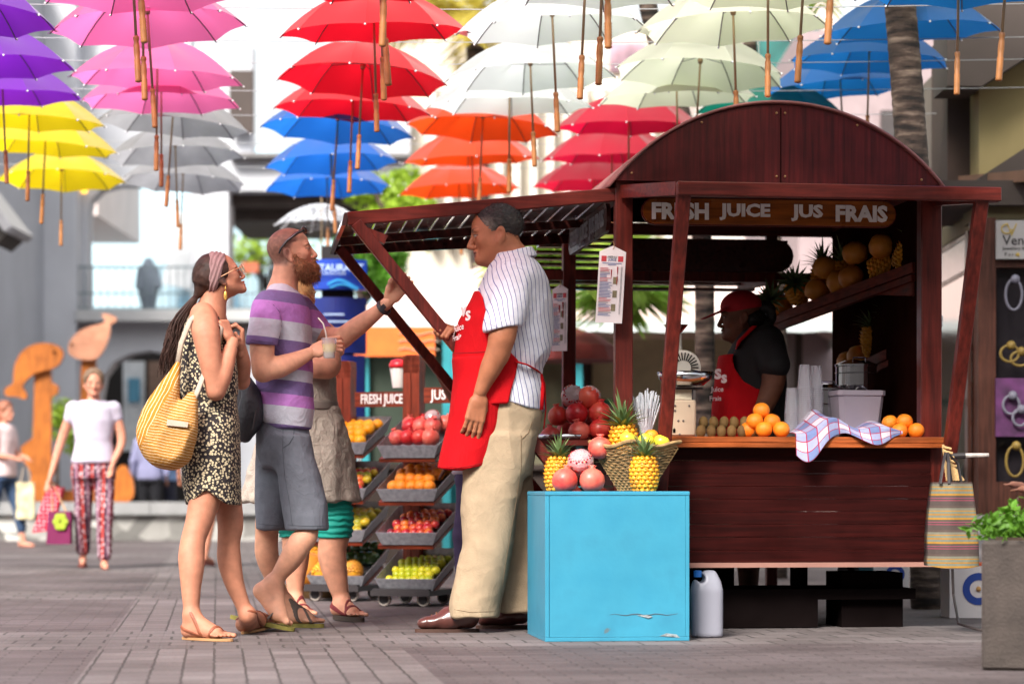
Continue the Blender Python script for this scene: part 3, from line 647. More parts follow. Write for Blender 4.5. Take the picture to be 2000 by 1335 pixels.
def palm(lab, path, r0, r1, crown=None, ln=1.8, nf=14, m=lf_palm, seed=1, rings=True):
    rng = random.Random(seed); path = [Vector(p) for p in path]; t = thing('palm_tree', lab, 'palm', (path[0].x, path[0].y, 0))
    pts = []; N = 90
    for i in range(N+1):
        f = i/N*(len(path)-1); k = min(int(f), len(path)-2); a = path[k].lerp(path[k+1], f-k); pts.append(a)
    for _ in range(6): pts = [pts[0]]+[(pts[i-1]+pts[i]*2+pts[i+1])/4 for i in range(1, N)]+[pts[-1]]
    l = MB(); l.tube(pts, [(r0+(r1-r0)*i/N)*(1+.035*(i % 2)+.03*rng.random()) for i in range(N+1)], 14); l.build('trunk', bark, t, smooth=True, world=True)
    if crown is not None:
        for k in range(nf):
            a = 2*math.pi*k/nf+rng.uniform(-.2, .2); l = MB(); frond(l, pts[-1], (math.cos(a), math.sin(a), rng.uniform(-.1, .9)), ln*rng.uniform(.8, 1.1), rng.uniform(.6, 1.3), rng, .2); l.build('frond', m, t, world=True)
    return t
palm('palm trunk rising behind the cart roof in front of the blue umbrellas', [P(1812, 1000, 13.35)-Vector((0, 0, P(1812, 1000, 13.35).z)), P(1800, 600, 13.35), P(1783, 330, 13.3), P(1770, 150, 13.2), P(1752, -60, 13.1), P(1735, -500, 13)], .092, .078, True, 2.2, 12, seed=3)
palm('dark palm trunk seen through the cart left of the red cap', [P(1376, 1000, 16.5)-Vector((0, 0, P(1376, 1000, 16.5).z)), P(1377, 760, 16.5), P(1376, 500, 16.5), P(1340, 250, 16.5), P(1270, 40, 16.5), P(1215, -300, 16.5)], .068, .06, True, 2.0, 12, seed=4)
palm('slim grey palm trunk beside the rear post of the cart', [P(1526, 1000, 18)-Vector((0, 0, P(1526, 1000, 18).z)), P(1524, 600, 18), P(1505, 360, 18), P(1470, 150, 18), P(1440, -220, 18)], .045, .05, True, 2.0, 12, seed=5)
palm('distant palm with yellowing fronds between the red and white umbrellas', [P(935, 1000, 27)-Vector((0, 0, P(935, 1000, 27).z)), P(938, 600, 27), P(935, 200, 27), P(925, 40, 27)], .12, .1, True, 1.5, 18, lf_gold, seed=6)
palm('low young palm between the vendor and the menu cards', [P(1112, 1000, 19)-Vector((0, 0, P(1112, 1000, 19).z)), P(1111, 700, 19), P(1100, 510, 19)], .05, .04, True, .62, 16, lf_palm, seed=8)
palm('young palm in the cart opening beside the front post', [P(1222, 1000, 20)-Vector((0, 0, P(1222, 1000, 20).z)), P(1222, 700, 20), P(1226, 570, 20)], .05, .04, True, .24, 9, lf_palm, seed=9)
# ---- concrete planter with hedge, right foreground
pl = thing('concrete_planter', 'rough grey concrete planter block in the lower right corner', 'planter', (P(1918, 1300, 8.75).x, 8.76, 0), R(-12))
m_con = mat('concrete', srgb(66, 58, 54), .9, .3, 9, bump=.5, bs=80)
x0 = 0
l = MB(); l.box((x0+.45, .4, .235), (.9, .8, .47), bev=.012); l.build('box', m_con, pl)
l = MB(); l.box((x0+.45, .4, .475), (.8, .7, .01)); l.build('soil', mat('soil', srgb(60, 46, 36), .95), pl)
hd = thing('hedge_plant', 'bright green leafy hedge filling the concrete planter', 'plant', (pl.location.x+.3, 9.05, .47))
rng = random.Random(4)
for k in range(9):
    l = MB(); a = Vector((rng.uniform(-.28, .5), rng.uniform(-.3, .35), 0)); l.tube([a, a+Vector((rng.uniform(-.05, .05), rng.uniform(-.05, .05), rng.uniform(.08, .17)))], [.004, .002], 5); l.build('stem', bark, hd)
l = MB(); leaves(l, (.02, .0, .075), (.36, .34, .12), 2000, .024, rng, shell=.6); l.build('foliage', leaf_mat('hedge_leaf', srgb(92, 140, 36)), hd)
# ================================================================= hanging umbrellas
def canopy_mat(name, col, see=.62):
    m = mat(name, col, .6, .04, 3); t, n, L, b = nodes_of(m); b.inputs['Sheen Weight'].default_value = .6; b.inputs['Sheen Roughness'].default_value = .5
    tr = n.new('ShaderNodeBsdfTranslucent'); L.new(n[m['base']].outputs[0], tr.inputs[0]); ms = n.new('ShaderNodeMixShader'); ms.inputs[0].default_value = see
    L.new(b.outputs[0], ms.inputs[1]); L.new(tr.outputs[0], ms.inputs[2]); L.new(ms.outputs[0], n['Material Output'].inputs[0]); return m
UC = {'purple': srgb(140, 40, 205), 'pink': srgb(255, 122, 186), 'red': srgb(235, 16, 40), 'white': srgb(236, 240, 242), 'cream': srgb(232, 234, 214), 'blue': srgb(28, 116, 200),
      'yellow': srgb(252, 222, 20), 'grey': srgb(146, 150, 186), 'azure': srgb(36, 120, 226), 'orange': srgb(252, 76, 20), 'crimson': srgb(214, 14, 62), 'teal': srgb(14, 128, 112)}
UM = {k: canopy_mat('canopy_'+k, c) for k, c in UC.items()}
m_shaft = mat('shaft_brass', srgb(150, 128, 100), .4, .1, metal=.4); m_rib = mat('rib_dark', srgb(112, 106, 114), .5, .05); m_handle = mat('handle_wood', srgb(160, 104, 56), .5, .2, 20); m_tip = mat('tip_white', srgb(230, 230, 235), .4)
def make_umbrella(Rr=.5, hgt=.235, seed=0):
    """eight-panel umbrella, rim at z = 0, shaft hanging down"""
    rng = random.Random(seed); vs = []; fs = []; NP, NS, NR = 8, 6, 8; n = NP*NS
    def pt(a, f):
        k = a/(2*math.pi/NP) % 1; sag = math.sin(math.pi*k)           # 0 on a rib, 1 mid panel
        r = Rr*f*(1-.085*sag*f**2); z = hgt*(1-f**2.1)-.028*sag*math.sin(math.pi*min(f*.9, 1))*1.0+.02*sag*f**4
        return (r*math.cos(a), r*math.sin(a), z)
    vs.append((0, 0, hgt))
    for i in range(1, NR+1):
        for k in range(n): vs.append(pt(2*math.pi*k/n, i/NR))
    for k in range(n): fs.append((0, 1+k, 1+(k+1) % n))
    for i in range(NR-1):
        for k in range(n): a = 1+i*n+k; c = 1+i*n+(k+1) % n; fs.append((a, a+n, c+n, c))
    can = MB(); can.add(vs, fs)
    ribs = MB(); tips = None
    for p in range(1):
        a = 2*math.pi*p/NP; pts = []
        for i in range(0, NR+1): x, y, z = pt(a, i/NR); pts.append((x, y, z-.008))
        ribs.tube(pts, .0034, 5)
        m_ = Vector(pts[5]); ribs.tube([(0, 0, hgt-.12), m_], .0024, 5)
        e = Vector(pts[-1]); ribs.mi = 1; ribs.ball(e+Vector((math.cos(a)*.006, math.sin(a)*.006, .004)), .006, 6, 5)
    sh = MB(); sh.tube([(0, 0, hgt+.06), (0, 0, -.33)], .0065, 8); sh.lathe([(.016, hgt-.03), (.022, hgt-.05), (.014, hgt-.07), (.012, hgt-.13), (.017, hgt-.14), (.012, hgt-.16)], 10)
    hn = MB(); prof = [(.0105, -.31), (.0135, -.315), (.0135, -.325), (.0105, -.335), (.0135, -.35), (.0145, -.38), (.012, -.41)]
    for k in range(8): prof += [(.0152, -.418-k*.011), (.0132, -.424-k*.011)]
    prof += [(.016, -.508), (.008, -.513)]; hn.lathe(prof, 12)
    return can, ribs, tips, sh, hn
PARTS = None
LBL = {'purple': 'purple', 'pink': 'hot pink', 'red': 'red', 'white': 'plain white', 'cream': 'cream', 'blue': 'deep blue', 'yellow': 'yellow', 'grey': 'grey lilac', 'azure': 'azure blue', 'orange': 'orange red', 'crimson': 'crimson', 'teal': 'teal green'}
U0 = {}
def umbrella(col, px, Y, lab, rz=None, dz=0, tilt=None, rng=random.Random(11)):
    global PARTS
    if PARTS is None:
        can, ribs, tips, sh, hn = make_umbrella(); PARTS = {}
        for nm, mb, mm in (('canopy', can, UM['red']), ('rib', ribs, [m_rib, m_tip]), ('shaft', sh, m_shaft), ('handle', hn, m_handle)):
            o = mb.build(nm, mm, None, smooth=nm != 'canopy'); PARTS[nm] = o.data; bpy.data.objects.remove(o)
        for p in PARTS['canopy'].polygons: p.use_smooth = True
        PARTS['canopy'].set_sharp_from_angle(angle=R(25))
    p = P(px, 958, Y); root = thing('umbrella', lab, 'umbrella', (p.x, Y, .65+2.39+dz), rng.uniform(0, .78) if rz is None else rz, 'colourful umbrellas strung above the square')
    root.rotation_euler[0] = rng.uniform(-.06, .06) if tilt is None else tilt; root.rotation_euler[1] = rng.uniform(-.07, .07); root.scale = (rng.uniform(.98, 1.04),)*3
    for nm, me in PARTS.items():
        if nm == 'canopy':
            if col not in U0: U0[col] = me.copy(); U0[col].materials[0] = UM[col]
            me = U0[col]
        for q in range(8 if nm == 'rib' else 1): o = bpy.data.objects.new(nm, me); COL.objects.link(o); o.parent = root; o.rotation_euler.z = q*math.pi/4
    return root
def Yb(yb): return 4722*2.42/(958-yb)-.5
ROWS = [
 ('purple', [(-86, Yb(60), 'purple umbrella at the top left corner'), (-27, Yb(153), 'middle of the three stacked purple umbrellas'), (6, Yb(210), 'lowest purple umbrella, just above the yellow ones')]),
 ('yellow', [(57, Yb(255), 'uppermost yellow umbrella under the purple ones'), (88, Yb(303), 'middle yellow umbrella of three at the left border'), (120, Yb(362), 'lowest and farthest yellow umbrella')]),
 ('pink', [(290, Yb(80), 'pink umbrella cut by the top edge, nearest of the pink ones'), (307, Yb(176), 'middle hot pink umbrella of three'), (315, Yb(219), 'lowest pink umbrella directly above the grey ones')]),
 ('grey', [(336, Yb(262), 'topmost grey umbrella just below the pink ones'), (343, Yb(318), 'middle grey lilac umbrella of three'), (357, Yb(368), 'lowest grey umbrella above the headband woman')]),
 ('red', [(731, Yb(90), 'nearest bright red umbrella at the top edge'), (707, Yb(178), 'middle bright red umbrella'), (688, Yb(233), 'lowest bright red umbrella above the azure ones')]),
 ('azure', [(658, Yb(271), 'topmost azure umbrella half under a red one'), (648, Yb(332), 'middle azure umbrella of three'), (639, Yb(376), 'lowest azure umbrella above the lace parasol')]),
 ('white', [(1080, Yb(85), 'nearest plain white umbrella with visible hub'), (1037, Yb(172), 'middle plain white umbrella of three'), (995, Yb(225), 'lowest plain white umbrella above the orange ones')]),
 ('orange', [(942, Yb(267), 'topmost orange umbrella under the white ones'), (922, Yb(325), 'middle orange red umbrella of three'), (897, Yb(382), 'lowest orange red umbrella above the awning')]),
 ('cream', [(1433, Yb(82), 'nearest cream umbrella with dark ribs'), (1366, Yb(168), 'middle cream umbrella of three'), (1322, Yb(212), 'lowest cream umbrella above the crimson ones')]),
 ('crimson', [(1228, Yb(265), 'topmost crimson umbrella beside the cart roof'), (1195, Yb(322), 'middle crimson umbrella of three'), (1160, Yb(373), 'lowest crimson umbrella touching the cart roof outline')]),
 ('blue', [(1780, 13.75, 'largest deep blue umbrella crossed by the palm trunk'), (1697, 14.75, 'middle deep blue umbrella of three'), (1642, 15.7, 'lowest deep blue umbrella above the cart roof')]),
 ('teal', [(1500, 16.2, 'teal green umbrella peeping over the cart roof')]),
]
for col, lst in ROWS:
    for px, Y, lab in lst: umbrella(col, px, Y, lab, dz=.14 if col == 'teal' else .21 if col == 'blue' else 0)
HB = [('pink', ((263, 9.62), (258, 10.55), (276, 11.55)), 'pink umbrella of which only the %s wooden handle shows'), ('red', ((755, 9.65), (742, 10.55), (743, 11.55)), 'red umbrella above the frame, its %s handle hanging in view'),
      ('white', ((1185, 9.6), (1177, 10.5), (1143, 11.5)), 'white umbrella above the frame, its %s handle hanging in view'), ('cream', ((1632, 9.55), (1572, 10.5), (1500, 11.5)), 'cream umbrella above the frame, its %s handle hanging in view'),
      ('blue', ((1968, 10.4), (1872, 11.45)), 'blue umbrella above the frame, its %s handle hanging in view')]
for col, lst, f in HB:
    for k, (px, Y) in enumerate(lst): umbrella(col, px, Y, f % ('highest' if k == 0 else ('lowest' if k == len(lst)-1 else 'middle')), dz=(-.1 if Y < 11 else 0))
# the pale lace parasol below the azure ones
lp = thing('lace_parasol', 'translucent white lace parasol hanging below the azure umbrellas', 'umbrella', (P(628, 958, 21.5).x, 21.5, 3.0), .3)
can, ribs, tips, sh, hn = make_umbrella(.42, .2)
m_lace = mat('lace', srgb(226, 230, 240), .8, .1, 30); t, n, L, b = nodes_of(m_lace)
vo = n.new('ShaderNodeTexVoronoi'); vo.inputs['Scale'].default_value = 16; vo.feature = 'DISTANCE_TO_EDGE'; tc = n.new('ShaderNodeTexCoord'); L.new(tc.outputs['Object'], vo.inputs['Vector'])
r_ = ramp(n, [(.0, (.62, .62, .62)), (.12, (.14, .14, .14)), (.5, (.3, .3, .3))]); L.new(vo.outputs[0], r_.inputs[0]); L.new(r_.outputs[0], b.inputs['Alpha'])
can.build('canopy', m_lace, lp, smooth=True); rb_ = ribs.build('rib', [m_tip, m_tip], lp); [setattr(dup(rb_, lp), 'rotation_euler', (0, 0, q*math.pi/4)) for q in range(1, 8)]; sh.build('shaft', m_shaft, lp); hn.build('handle', m_handle, lp)
# taut wires that carry the rows
m_wire = mat('wire', srgb(170, 170, 174), .4, 0, metal=.5)
for k, Y in enumerate((10.55, 11.5, 12.67, 13.6, 14.3, 15.3, 16.3, 17.6, 18.9)):
    l = MB(); hw = 1.35*Y*1000/F; z = .65+2.57-(.08 if Y < 11 else 0)
    l.tube([(x, 0, -.05*math.sin(math.pi*(i/16))+.0) for i, x in enumerate(np.linspace(-hw, hw, 17))], .0028, 5)
    o = l.build('wire', m_wire); o.location = (0, Y, z); tag(o, 'taut thin wire carrying a row of umbrellas across the square', 'wire', 'wires carrying the umbrellas')
# ================================================================= the juice cart
OX = Vector((.517, 11.25, 0))
def K(u, v, z): return OX+UX*u+VX*v+Vector((0, 0, z))
def Kpx(px, v):
    """u of the point of the cart plane v seen at px"""
    k = (px-1000)/F; a = OX+VX*v; return (k*a.y-a.x)/(UX.x-k*UX.y)
def Kz(u, v, py): return .65+(958-py)/F*K(u, v, 0).y
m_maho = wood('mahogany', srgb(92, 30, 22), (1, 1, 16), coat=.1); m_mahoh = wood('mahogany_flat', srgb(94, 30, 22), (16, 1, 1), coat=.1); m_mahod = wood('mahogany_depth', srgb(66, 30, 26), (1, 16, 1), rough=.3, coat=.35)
m_gable = wood('gable_board', srgb(84, 20, 20), (1, 1, 22), rough=.5, coat=.03); m_top = wood('counter_wood', srgb(170, 88, 44), (18, 1, 1), rough=.35)
m_skirt = wood('skirt_plank', srgb(48, 11, 9), (22, 1, 1), rough=.6, coat=0, spec=.12); m_blk = mat('black_void', srgb(20, 15, 15), .9, .2, spec=0)  # skirt plank colour darkened to carry the shade under the awning
m_shelf = wood('shelf_plank', srgb(104, 40, 26), (1, 16, 1), rough=.65, coat=0, spec=.15)
m_sign = wood('sign_wood', srgb(140, 76, 22), (14, 1, 1), rough=.3, coat=.6); m_letter = mat('sign_letter', srgb(248, 246, 242), .6, .08, 20)
m_screw = mat('screw_brass', srgb(176, 136, 92), .4, 0, metal=.6); m_trim = mat('skirt_trim', srgb(150, 108, 96), .7, .1)
cart = thing('juice_cart', 'dark red wooden juice cart with arched roof, raised awnings and fruit counter', 'market cart', OX, YAW)
def kp(name, mb, m, parent=None, **k): return mb.build(name, m, parent or cart, **k)
W, D = 1.466, 1.75
for (u, v, s_, z0, z1) in ((0, 0, .082, .3, 2.1), (W, 0, .1, .3, 2.1), (0, D, .07, .1, 2.05), (1.11, D, .06, .1, 2.05)):
    l = MB(); l.box((u, v, (z0+z1)/2), (s_, s_*.8, z1-z0), bev=.004); kp('post', l, m_maho)
# arched roof
def arch(u, lo=-.045, hi=1.5, z0=2.09, top=2.452):
    c = (lo+hi)/2; h = (hi-lo)/2; sg = top-z0; rr = (h*h+sg*sg)/(2*sg); return math.sqrt(max(rr*rr-(u-c)**2, 0))-(rr-sg)+z0
us = [-.045+1.545*i/40 for i in range(41)]
l = MB(); l.prism([(-.045, 2.085)]+[(u, arch(u)-.004) for u in us]+[(1.5, 2.085)], .022, lambda p: p+Vector((0, -.06, 0))); gb = kp('roof_gable', l, m_gable)
l = MB()
for (u, z) in ((.715, 2.41), (.755, 2.41), (.715, 2.115), (.755, 2.115), (.03, 2.12), (1.41, 2.11), (.36, 2.36), (1.1, 2.36)): l.ball((u, -.062, z), .006, 8, 5)
sub(l.build('screws', m_screw), gb)
l = MB(); l.box((.735, -.0615, 2.26), (.004, .004, .35)); sub(l.build('seam', m_blk), gb)
l = MB(); n_ = 41; g_ = [[Vector((-.075+1.605*i/40, v, arch(-.075+1.605*i/40, -.075, 1.53, 2.06, 2.462))) for i in range(41)] for v in (-.075, .4, .9, 1.4, 1.85)]
l.sheet(g_); kp('roof_skin', l, mat('roof_canvas', srgb(150, 96, 92), .6, .2, 8), smooth=True, solid=.012)
l = MB(); l.box((W/2, 0, 2.06), (W+.07, .05, .075)); l.box((0, D/2, 2.06), (.05, D, .075)); l.box((W, D/2, 2.06), (.05, D, .075)); l.box((W/2, D, 2.06), (W, .05, .06)); kp('roof_frame', l, m_mahoh)
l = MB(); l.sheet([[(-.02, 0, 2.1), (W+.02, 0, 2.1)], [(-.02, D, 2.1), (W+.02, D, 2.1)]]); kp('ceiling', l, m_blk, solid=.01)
# front awning: frame, boards and braces
ua, ub, va = .154, 1.586, -.62
l = MB(); l.beam((ua-.02, va, 1.98), (ub+.02, va, 1.975), .05, .062, bev=.004); l.beam((0, -.045, 2.035), (ua, va+.03, 1.985), .045, .06); l.beam((W+.02, -.045, 2.02), (ub, va+.03, 1.975), .045, .06); aw = kp('awning_frame', l, m_mahoh)
l = MB()
for i in range(7):
    f0, f1 = i/7+.008, (i+1)/7-.008
    q = [Vector((ua*f+(1-f)*0, -.05+(va+.05)*f, 2.048-.055*f)) for f in (f0, f1)]+[Vector((ub*f+(1-f)*W, -.05+(va+.05)*f, 2.048-.06*f)) for f in (f1, f0)]
    l.add(q+[p+Vector((0, 0, .012)) for p in q], [(0, 1, 2, 3), (7, 6, 5, 4), (0, 4, 5, 1), (1, 5, 6, 2), (2, 6, 7, 3), (3, 7, 4, 0)])
kp('awning_boards', l, m_mahoh)
l = MB(); l.beam((ua+.015, va+.02, 1.96), (.14, -.07, .36), .05, .06, up=(1, 0, 0), bev=.004); kp('brace', l, m_maho)
l = MB(); l.beam((ub-.06, va+.02, 1.955), (W+.02, -.09, .42), .05, .06, up=(1, 0, 0), bev=.004); kp('brace', l, m_maho)
# left awning with slats
wl = 1.283
def LA(f, v, dz=0): return Vector((-wl*f, v, 2.03-.135*f+dz))     # f = 0 hinge, 1 outer edge
def vend(f): return 1.7-.58*f
l = MB(); l.beam(LA(.0, 0), LA(1.0, 0), .045, .062, bev=.004); kp('side_awning_frame', l, m_mahoh)
l = MB(); ns = 17
for i in range(ns):
    f0, f1 = (i+.06)/ns, (i+.9)/ns
    q = [LA(f0, .03, .016), LA(f1, .03, .016), LA(f1, vend(f1)-.02, -.012), LA(f0, vend(f0)-.02, -.012)]
    l.add(q+[p+Vector((0, 0, .012)) for p in q], [(3, 2, 1, 0), (4, 5, 6, 7), (0, 1, 5, 4), (1, 2, 6, 5), (2, 3, 7, 6), (3, 0, 4, 7)])
kp('side_awning_slats', l, m_mahod)
l = MB(); l.beam(LA(0, .95, -.03), LA(1, .72, -.03), .05, .04); l.beam(LA(0, 1.68, -.035), LA(1, 1.12, -.03), .04, .05); kp('side_awning_batten', l, m_mahod)
l = MB(); a0, a1 = LA(1.01, -.02), LA(1.01, 1.14, -.02); l.add([a0+Vector((0, 0, .03)), a1+Vector((0, 0, .03)), a1+Vector((-.015, 0, -.03)), a0+Vector((-.015, 0, -.03))]+[p+Vector((.02, 0, 0)) for p in (a0+Vector((0, 0, .03)), a1+Vector((0, 0, .03)), a1+Vector((-.015, 0, -.03)), a0+Vector((-.015, 0, -.03)))], [(0, 1, 2, 3), (7, 6, 5, 4), (0, 4, 5, 1), (1, 5, 6, 2), (2, 6, 7, 3), (3, 7, 4, 0)])
kp('side_awning_edge', l, mat('gloss_edge', srgb(70, 46, 44), .12, .1, coat=1))
l = MB(); l.beam(LA(.97, .0, -.02), (0.0, -.03, .36), .055, .05, up=(0, 1, 0), bev=.004); brace_near = kp('side_brace', l, m_maho)
l = MB(); l.beam(LA(.99, 1.1, -.02), (.0, D, .44), .05, .05, up=(0, 1, 0), bev=.004); kp('side_brace', l, m_maho)
l = MB(); l.beam(LA(.97, .03, -.04), LA(.86, .03, -.04)+Vector((0, 0, -.07)), .04, .07, up=(0, 1, 0)); kp('brace_block', l, m_maho)
# lower body
l = MB(); zt = .852; rows_ = 9; v0 = -.05
for i in range(rows_):
    za, zb = .318+(zt-.318)*i/rows_, .318+(zt-.318)*(i+1)/rows_-.003; va_, vb_ = v0-.035*(1-i/rows_)*.6, v0-.035*(1-(i+1)/rows_)*.6+.006
    l.box((W/2, (va_+vb_)/2+.01, (za+zb)/2), (W-.02, .022, zb-za), rot=(math.atan2(.008, zb-za), 0, 0))
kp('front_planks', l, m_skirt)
l = MB(); l.box((W/2, -.055, .305), (W, .045, .022)); kp('skirt_edge', l, m_trim)
l = MB()
for i in range(rows_):
    za, zb = .318+(zt-.318)*i/rows_, .318+(zt-.318)*(i+1)/rows_-.006
    l.box((-.035, D/2, (za+zb)/2), (.022, D, zb-za), rot=(0, R(3), 0))
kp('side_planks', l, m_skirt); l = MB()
for i in range(rows_): za = .318+(zt-.318)*i/rows_; l.box((W+.02, D/2, za+.028), (.022, D, .054))
kp('side_planks', l, m_skirt)
l = MB(); l.box((W/2, .02, .31), (W-.1, .04, .02)); l.box((W/2, D/2+.4, .33), (W-.08, .9, .03)); kp('floor_boards', l, m_blk)
l = MB(); l.box((W/2+.01, -.045, .887), (W+.05, .17, .028), bev=.003); l.box((W/2+.01, -.055, .861), (W+.04, .15, .022), bev=.003); kp('counter_edge', l, m_top)
l = MB(); l.box((W/2, .3, .888), (W, .52, .022)); l.box((-.02-.16, .75, .875), (.4, 1.3, .025)); kp('counter_top', l, m_mahoh)
l = MB(); l.beam((-.38, .1, .862), (-.38, 1.4, .862), .03, .03); l.beam((-.38, .12, .86), (0, .12, .6), .025, .025); kp('side_shelf_rail', l, m_maho)
# sign over the front
zs = (1.895+2.002)/2; u0, u1 = Kpx(1255, -.1), Kpx(1748, -.1)
def capsule(u0, u1, z0, z1):
    r = (z1-z0)/2; cz = (z0+z1)/2; return [(u1-r+r*math.sin(a), cz+r*math.cos(a)) for a in np.linspace(0, math.pi, 9)]+[(u0+r-r*math.sin(a), cz-r*math.cos(a)) for a in np.linspace(0, math.pi, 9)]
z0, z1 = Kz(.7, -.1, 440), Kz(.7, -.1, 391)
l = MB(); l.prism(capsule(u0, u1, z0, z1), .02, lambda p: p+Vector((0, -.11, 0))); sg = kp('sign_board', l, m_sign)
l = MB(); l.prism(capsule(u0-.006, u1+.006, z0-.006, z1+.006), .012, lambda p: p+Vector((0, -.1, 0))); sub(l.build('sign_rim', m_mahoh), sg)
cz = (z0+z1)/2
for s_, pa, pb in (('FRESH', 1273, 1384), ('JUICE', 1405, 1504), ('JUS', 1545, 1607), ('FRAIS', 1632, 1733)):
    q = MB(); text_mesh(q, s_, .1, lambda x, y, d: Vector((x, y, d)), 'LEFT', .0042, .006); xs = [v[0] for v in q.v]; ys = [v[1] for v in q.v]; ua_, ub_ = Kpx(pa, -.11), Kpx(pb, -.11); k = (ub_-ua_)/(max(xs)-min(xs)); h = .079/(max(ys)-min(ys)); my = (max(ys)+min(ys))/2
    l = MB(); l.add([Vector((ua_+(x-min(xs))*k, -.113-d, cz+(y-my)*h)) for x, y, d in q.v], q.f); sub(l.build('lettering', m_letter), sg)
# sign on the left side, facing left
zq0, zq1 = 1.87, 2.005; l = MB(); cp = capsule(.1, 1.35, zq0, zq1); l.add([Vector((-.06, v, z)) for v, z in cp]+[Vector((-.04, v, z)) for v, z in cp], [tuple(range(18)), tuple(range(35, 17, -1))]+[((i+1) % 18, i, 18+i, 18+(i+1) % 18) for i in range(18)])
sg2 = kp('sign_board', l, m_mahod); l = MB(); q = MB(); text_mesh(q, 'FRESH JUICE  JUS FRAIS', .1, lambda x, y, d: Vector((x, y, d)), 'LEFT', .003, .004); xs = [v[0] for v in q.v]; k = 1.08/(max(xs)-min(xs))
l.add([Vector((-.062-d, 1.27-(x-min(xs))*k, (zq0+zq1)/2+y*1.05)) for x, y, d in q.v], q.f); sub(l.build('lettering', mat('side_letter', srgb(170, 176, 184), .5)), sg2)
# back of the cart: beam, dark board, slatted rear awning
l = MB(); l.box((W/2-.12, D, 1.805), (W+.3, .05, .05)); kp('rear_beam', l, m_maho)
l = MB(); l.prism(capsule(.2, 1.22, 1.83, 2.005), .025, lambda p: p+Vector((0, D-.06, 0))); kp('rear_board', l, m_mahod)
l = MB()
for i in range(9): l.beam((-.15, D+.04+i*.1, 2.0-i*.024), (1.2, D+.04+i*.1, 2.0-i*.024), .092, .014)
kp('rear_awning_slats', l, m_mahod)
l = MB(); l.beam((-.12, D, 1.8), (-.12, D+.8, 1.83), .05, .05); l.beam((1.12, D, 1.8), (1.12, D+.8, 1.83), .05, .05); kp('rear_awning_frame', l, m_maho)
# right side: bamboo blind, two raked fruit shelves
l = MB()
for i in range(46): l.tube([(W+.055, .02, 1.95-i*.023), (W+.055, 1.55, 1.95-i*.023)], .0095, 5)
kp('bamboo_blind', l, mat('bamboo_dark', srgb(60, 42, 34), .6, .3, 10))
# (shelf front edge from a near right point to a far left point)
def S(px, py, Y): return P(px, py, Y)
def shelf(na, fa, dep, lip, name):
    na, fa = Vector(na), Vector(fa); d = (fa-na); out = Vector((.22, .97, 0)).normalized()
    l = MB(); q = [na, fa, fa+out*dep+Vector((0, 0, .06)), na+out*dep+Vector((0, 0, .06))]; dn = Vector((0, 0, -.02))
    l.add(q+[p+dn for p in q], [(0, 1, 2, 3), (7, 6, 5, 4), (0, 4, 5, 1), (1, 5, 6, 2), (2, 6, 7, 3), (3, 7, 4, 0)])
    l.beam(na+Vector((0, 0, .015)), fa+Vector((0, 0, .015)), .022, lip); l.beam(na+Vector((0, 0, -.035)), fa+Vector((0, 0, -.035)), .03, .03)
    q = [na, na+out*dep+Vector((0, 0, .06)), na+out*dep+Vector((0, 0, -.12)), na+d*.0+Vector((.0, 0, -.12))]
    l.add(q+[p+d.normalized()*.02 for p in q], [(0, 1, 2, 3), (7, 6, 5, 4), (0, 4, 5, 1), (1, 5, 6, 2), (2, 6, 7, 3), (3, 7, 4, 0)])
    l.add([na, na+d*.42+Vector((0, 0, 0)), na+d*.0+Vector((0, 0, -.12))]+[p+out*.02 for p in (na, na+d*.42, na+Vector((0, 0, -.12)))], [(0, 1, 2), (5, 4, 3), (0, 3, 4, 1), (1, 4, 5, 2), (2, 5, 3, 0)])
    l.v = [Matrix.Rotation(-YAW, 3, 'Z') @ (Vector(v)-OX) for v in l.v]; kp(name, l, m_shelf); return na, fa, out
SH1 = shelf(P(1786, 528, 11.55), P(1506, 632, 13.0), .3, .05, 'fruit_shelf'); SH2 = shelf(P(1826, 655, 11.5), P(1668, 728, 12.5), .3, .05, 'fruit_shelf')
l = MB(); l.box((W-.02, .9, 1.47), (.02, 1.6, 1.16)); kp('side_panel', l, mat('dark_panel', srgb(40, 18, 14), .9, .2, spec=0))
# under the cart: dark platform, wheels; black box and panel added to deepen the shade
l = MB(); l.box((W*.55, .35, .16), (W*.85, .5, .05)); l.box((W*.34, .2, .07), (W*.62, .2, .13)); l.box((W*.84, .3, .13), (.3, .3, .26)); l.box((W*.25, .55, .16), (.55, .04, .3)); l.box((W*.62, .3, .22), (.07, .07, .2)); l.box((.2, .3, .2), (.07, .07, .26)); kp('chassis', l, m_blk)
for u in (.35, 1.3):
    l = MB(); M = Matrix.Rotation(R(90), 3, 'Y'); l.lathe([(.02, -.025), (.14, -.03), (.155, 0), (.14, .03), (.02, .025)], 22, M, c=(u, .85, .155)); wh = kp('wheel', l, mat('tyre', srgb(34, 32, 36), .7, .1)); wh['label'] = 'black rubber tyred wheel under the cart'
    l = MB(); l.lathe([(.01, -.034), (.06, -.034), (.06, .034), (.01, .034)], 14, M, c=(u, .85, .155)); sub(l.build('hub', mat('hub_steel', srgb(120, 116, 116), .4, metal=.7)), wh)
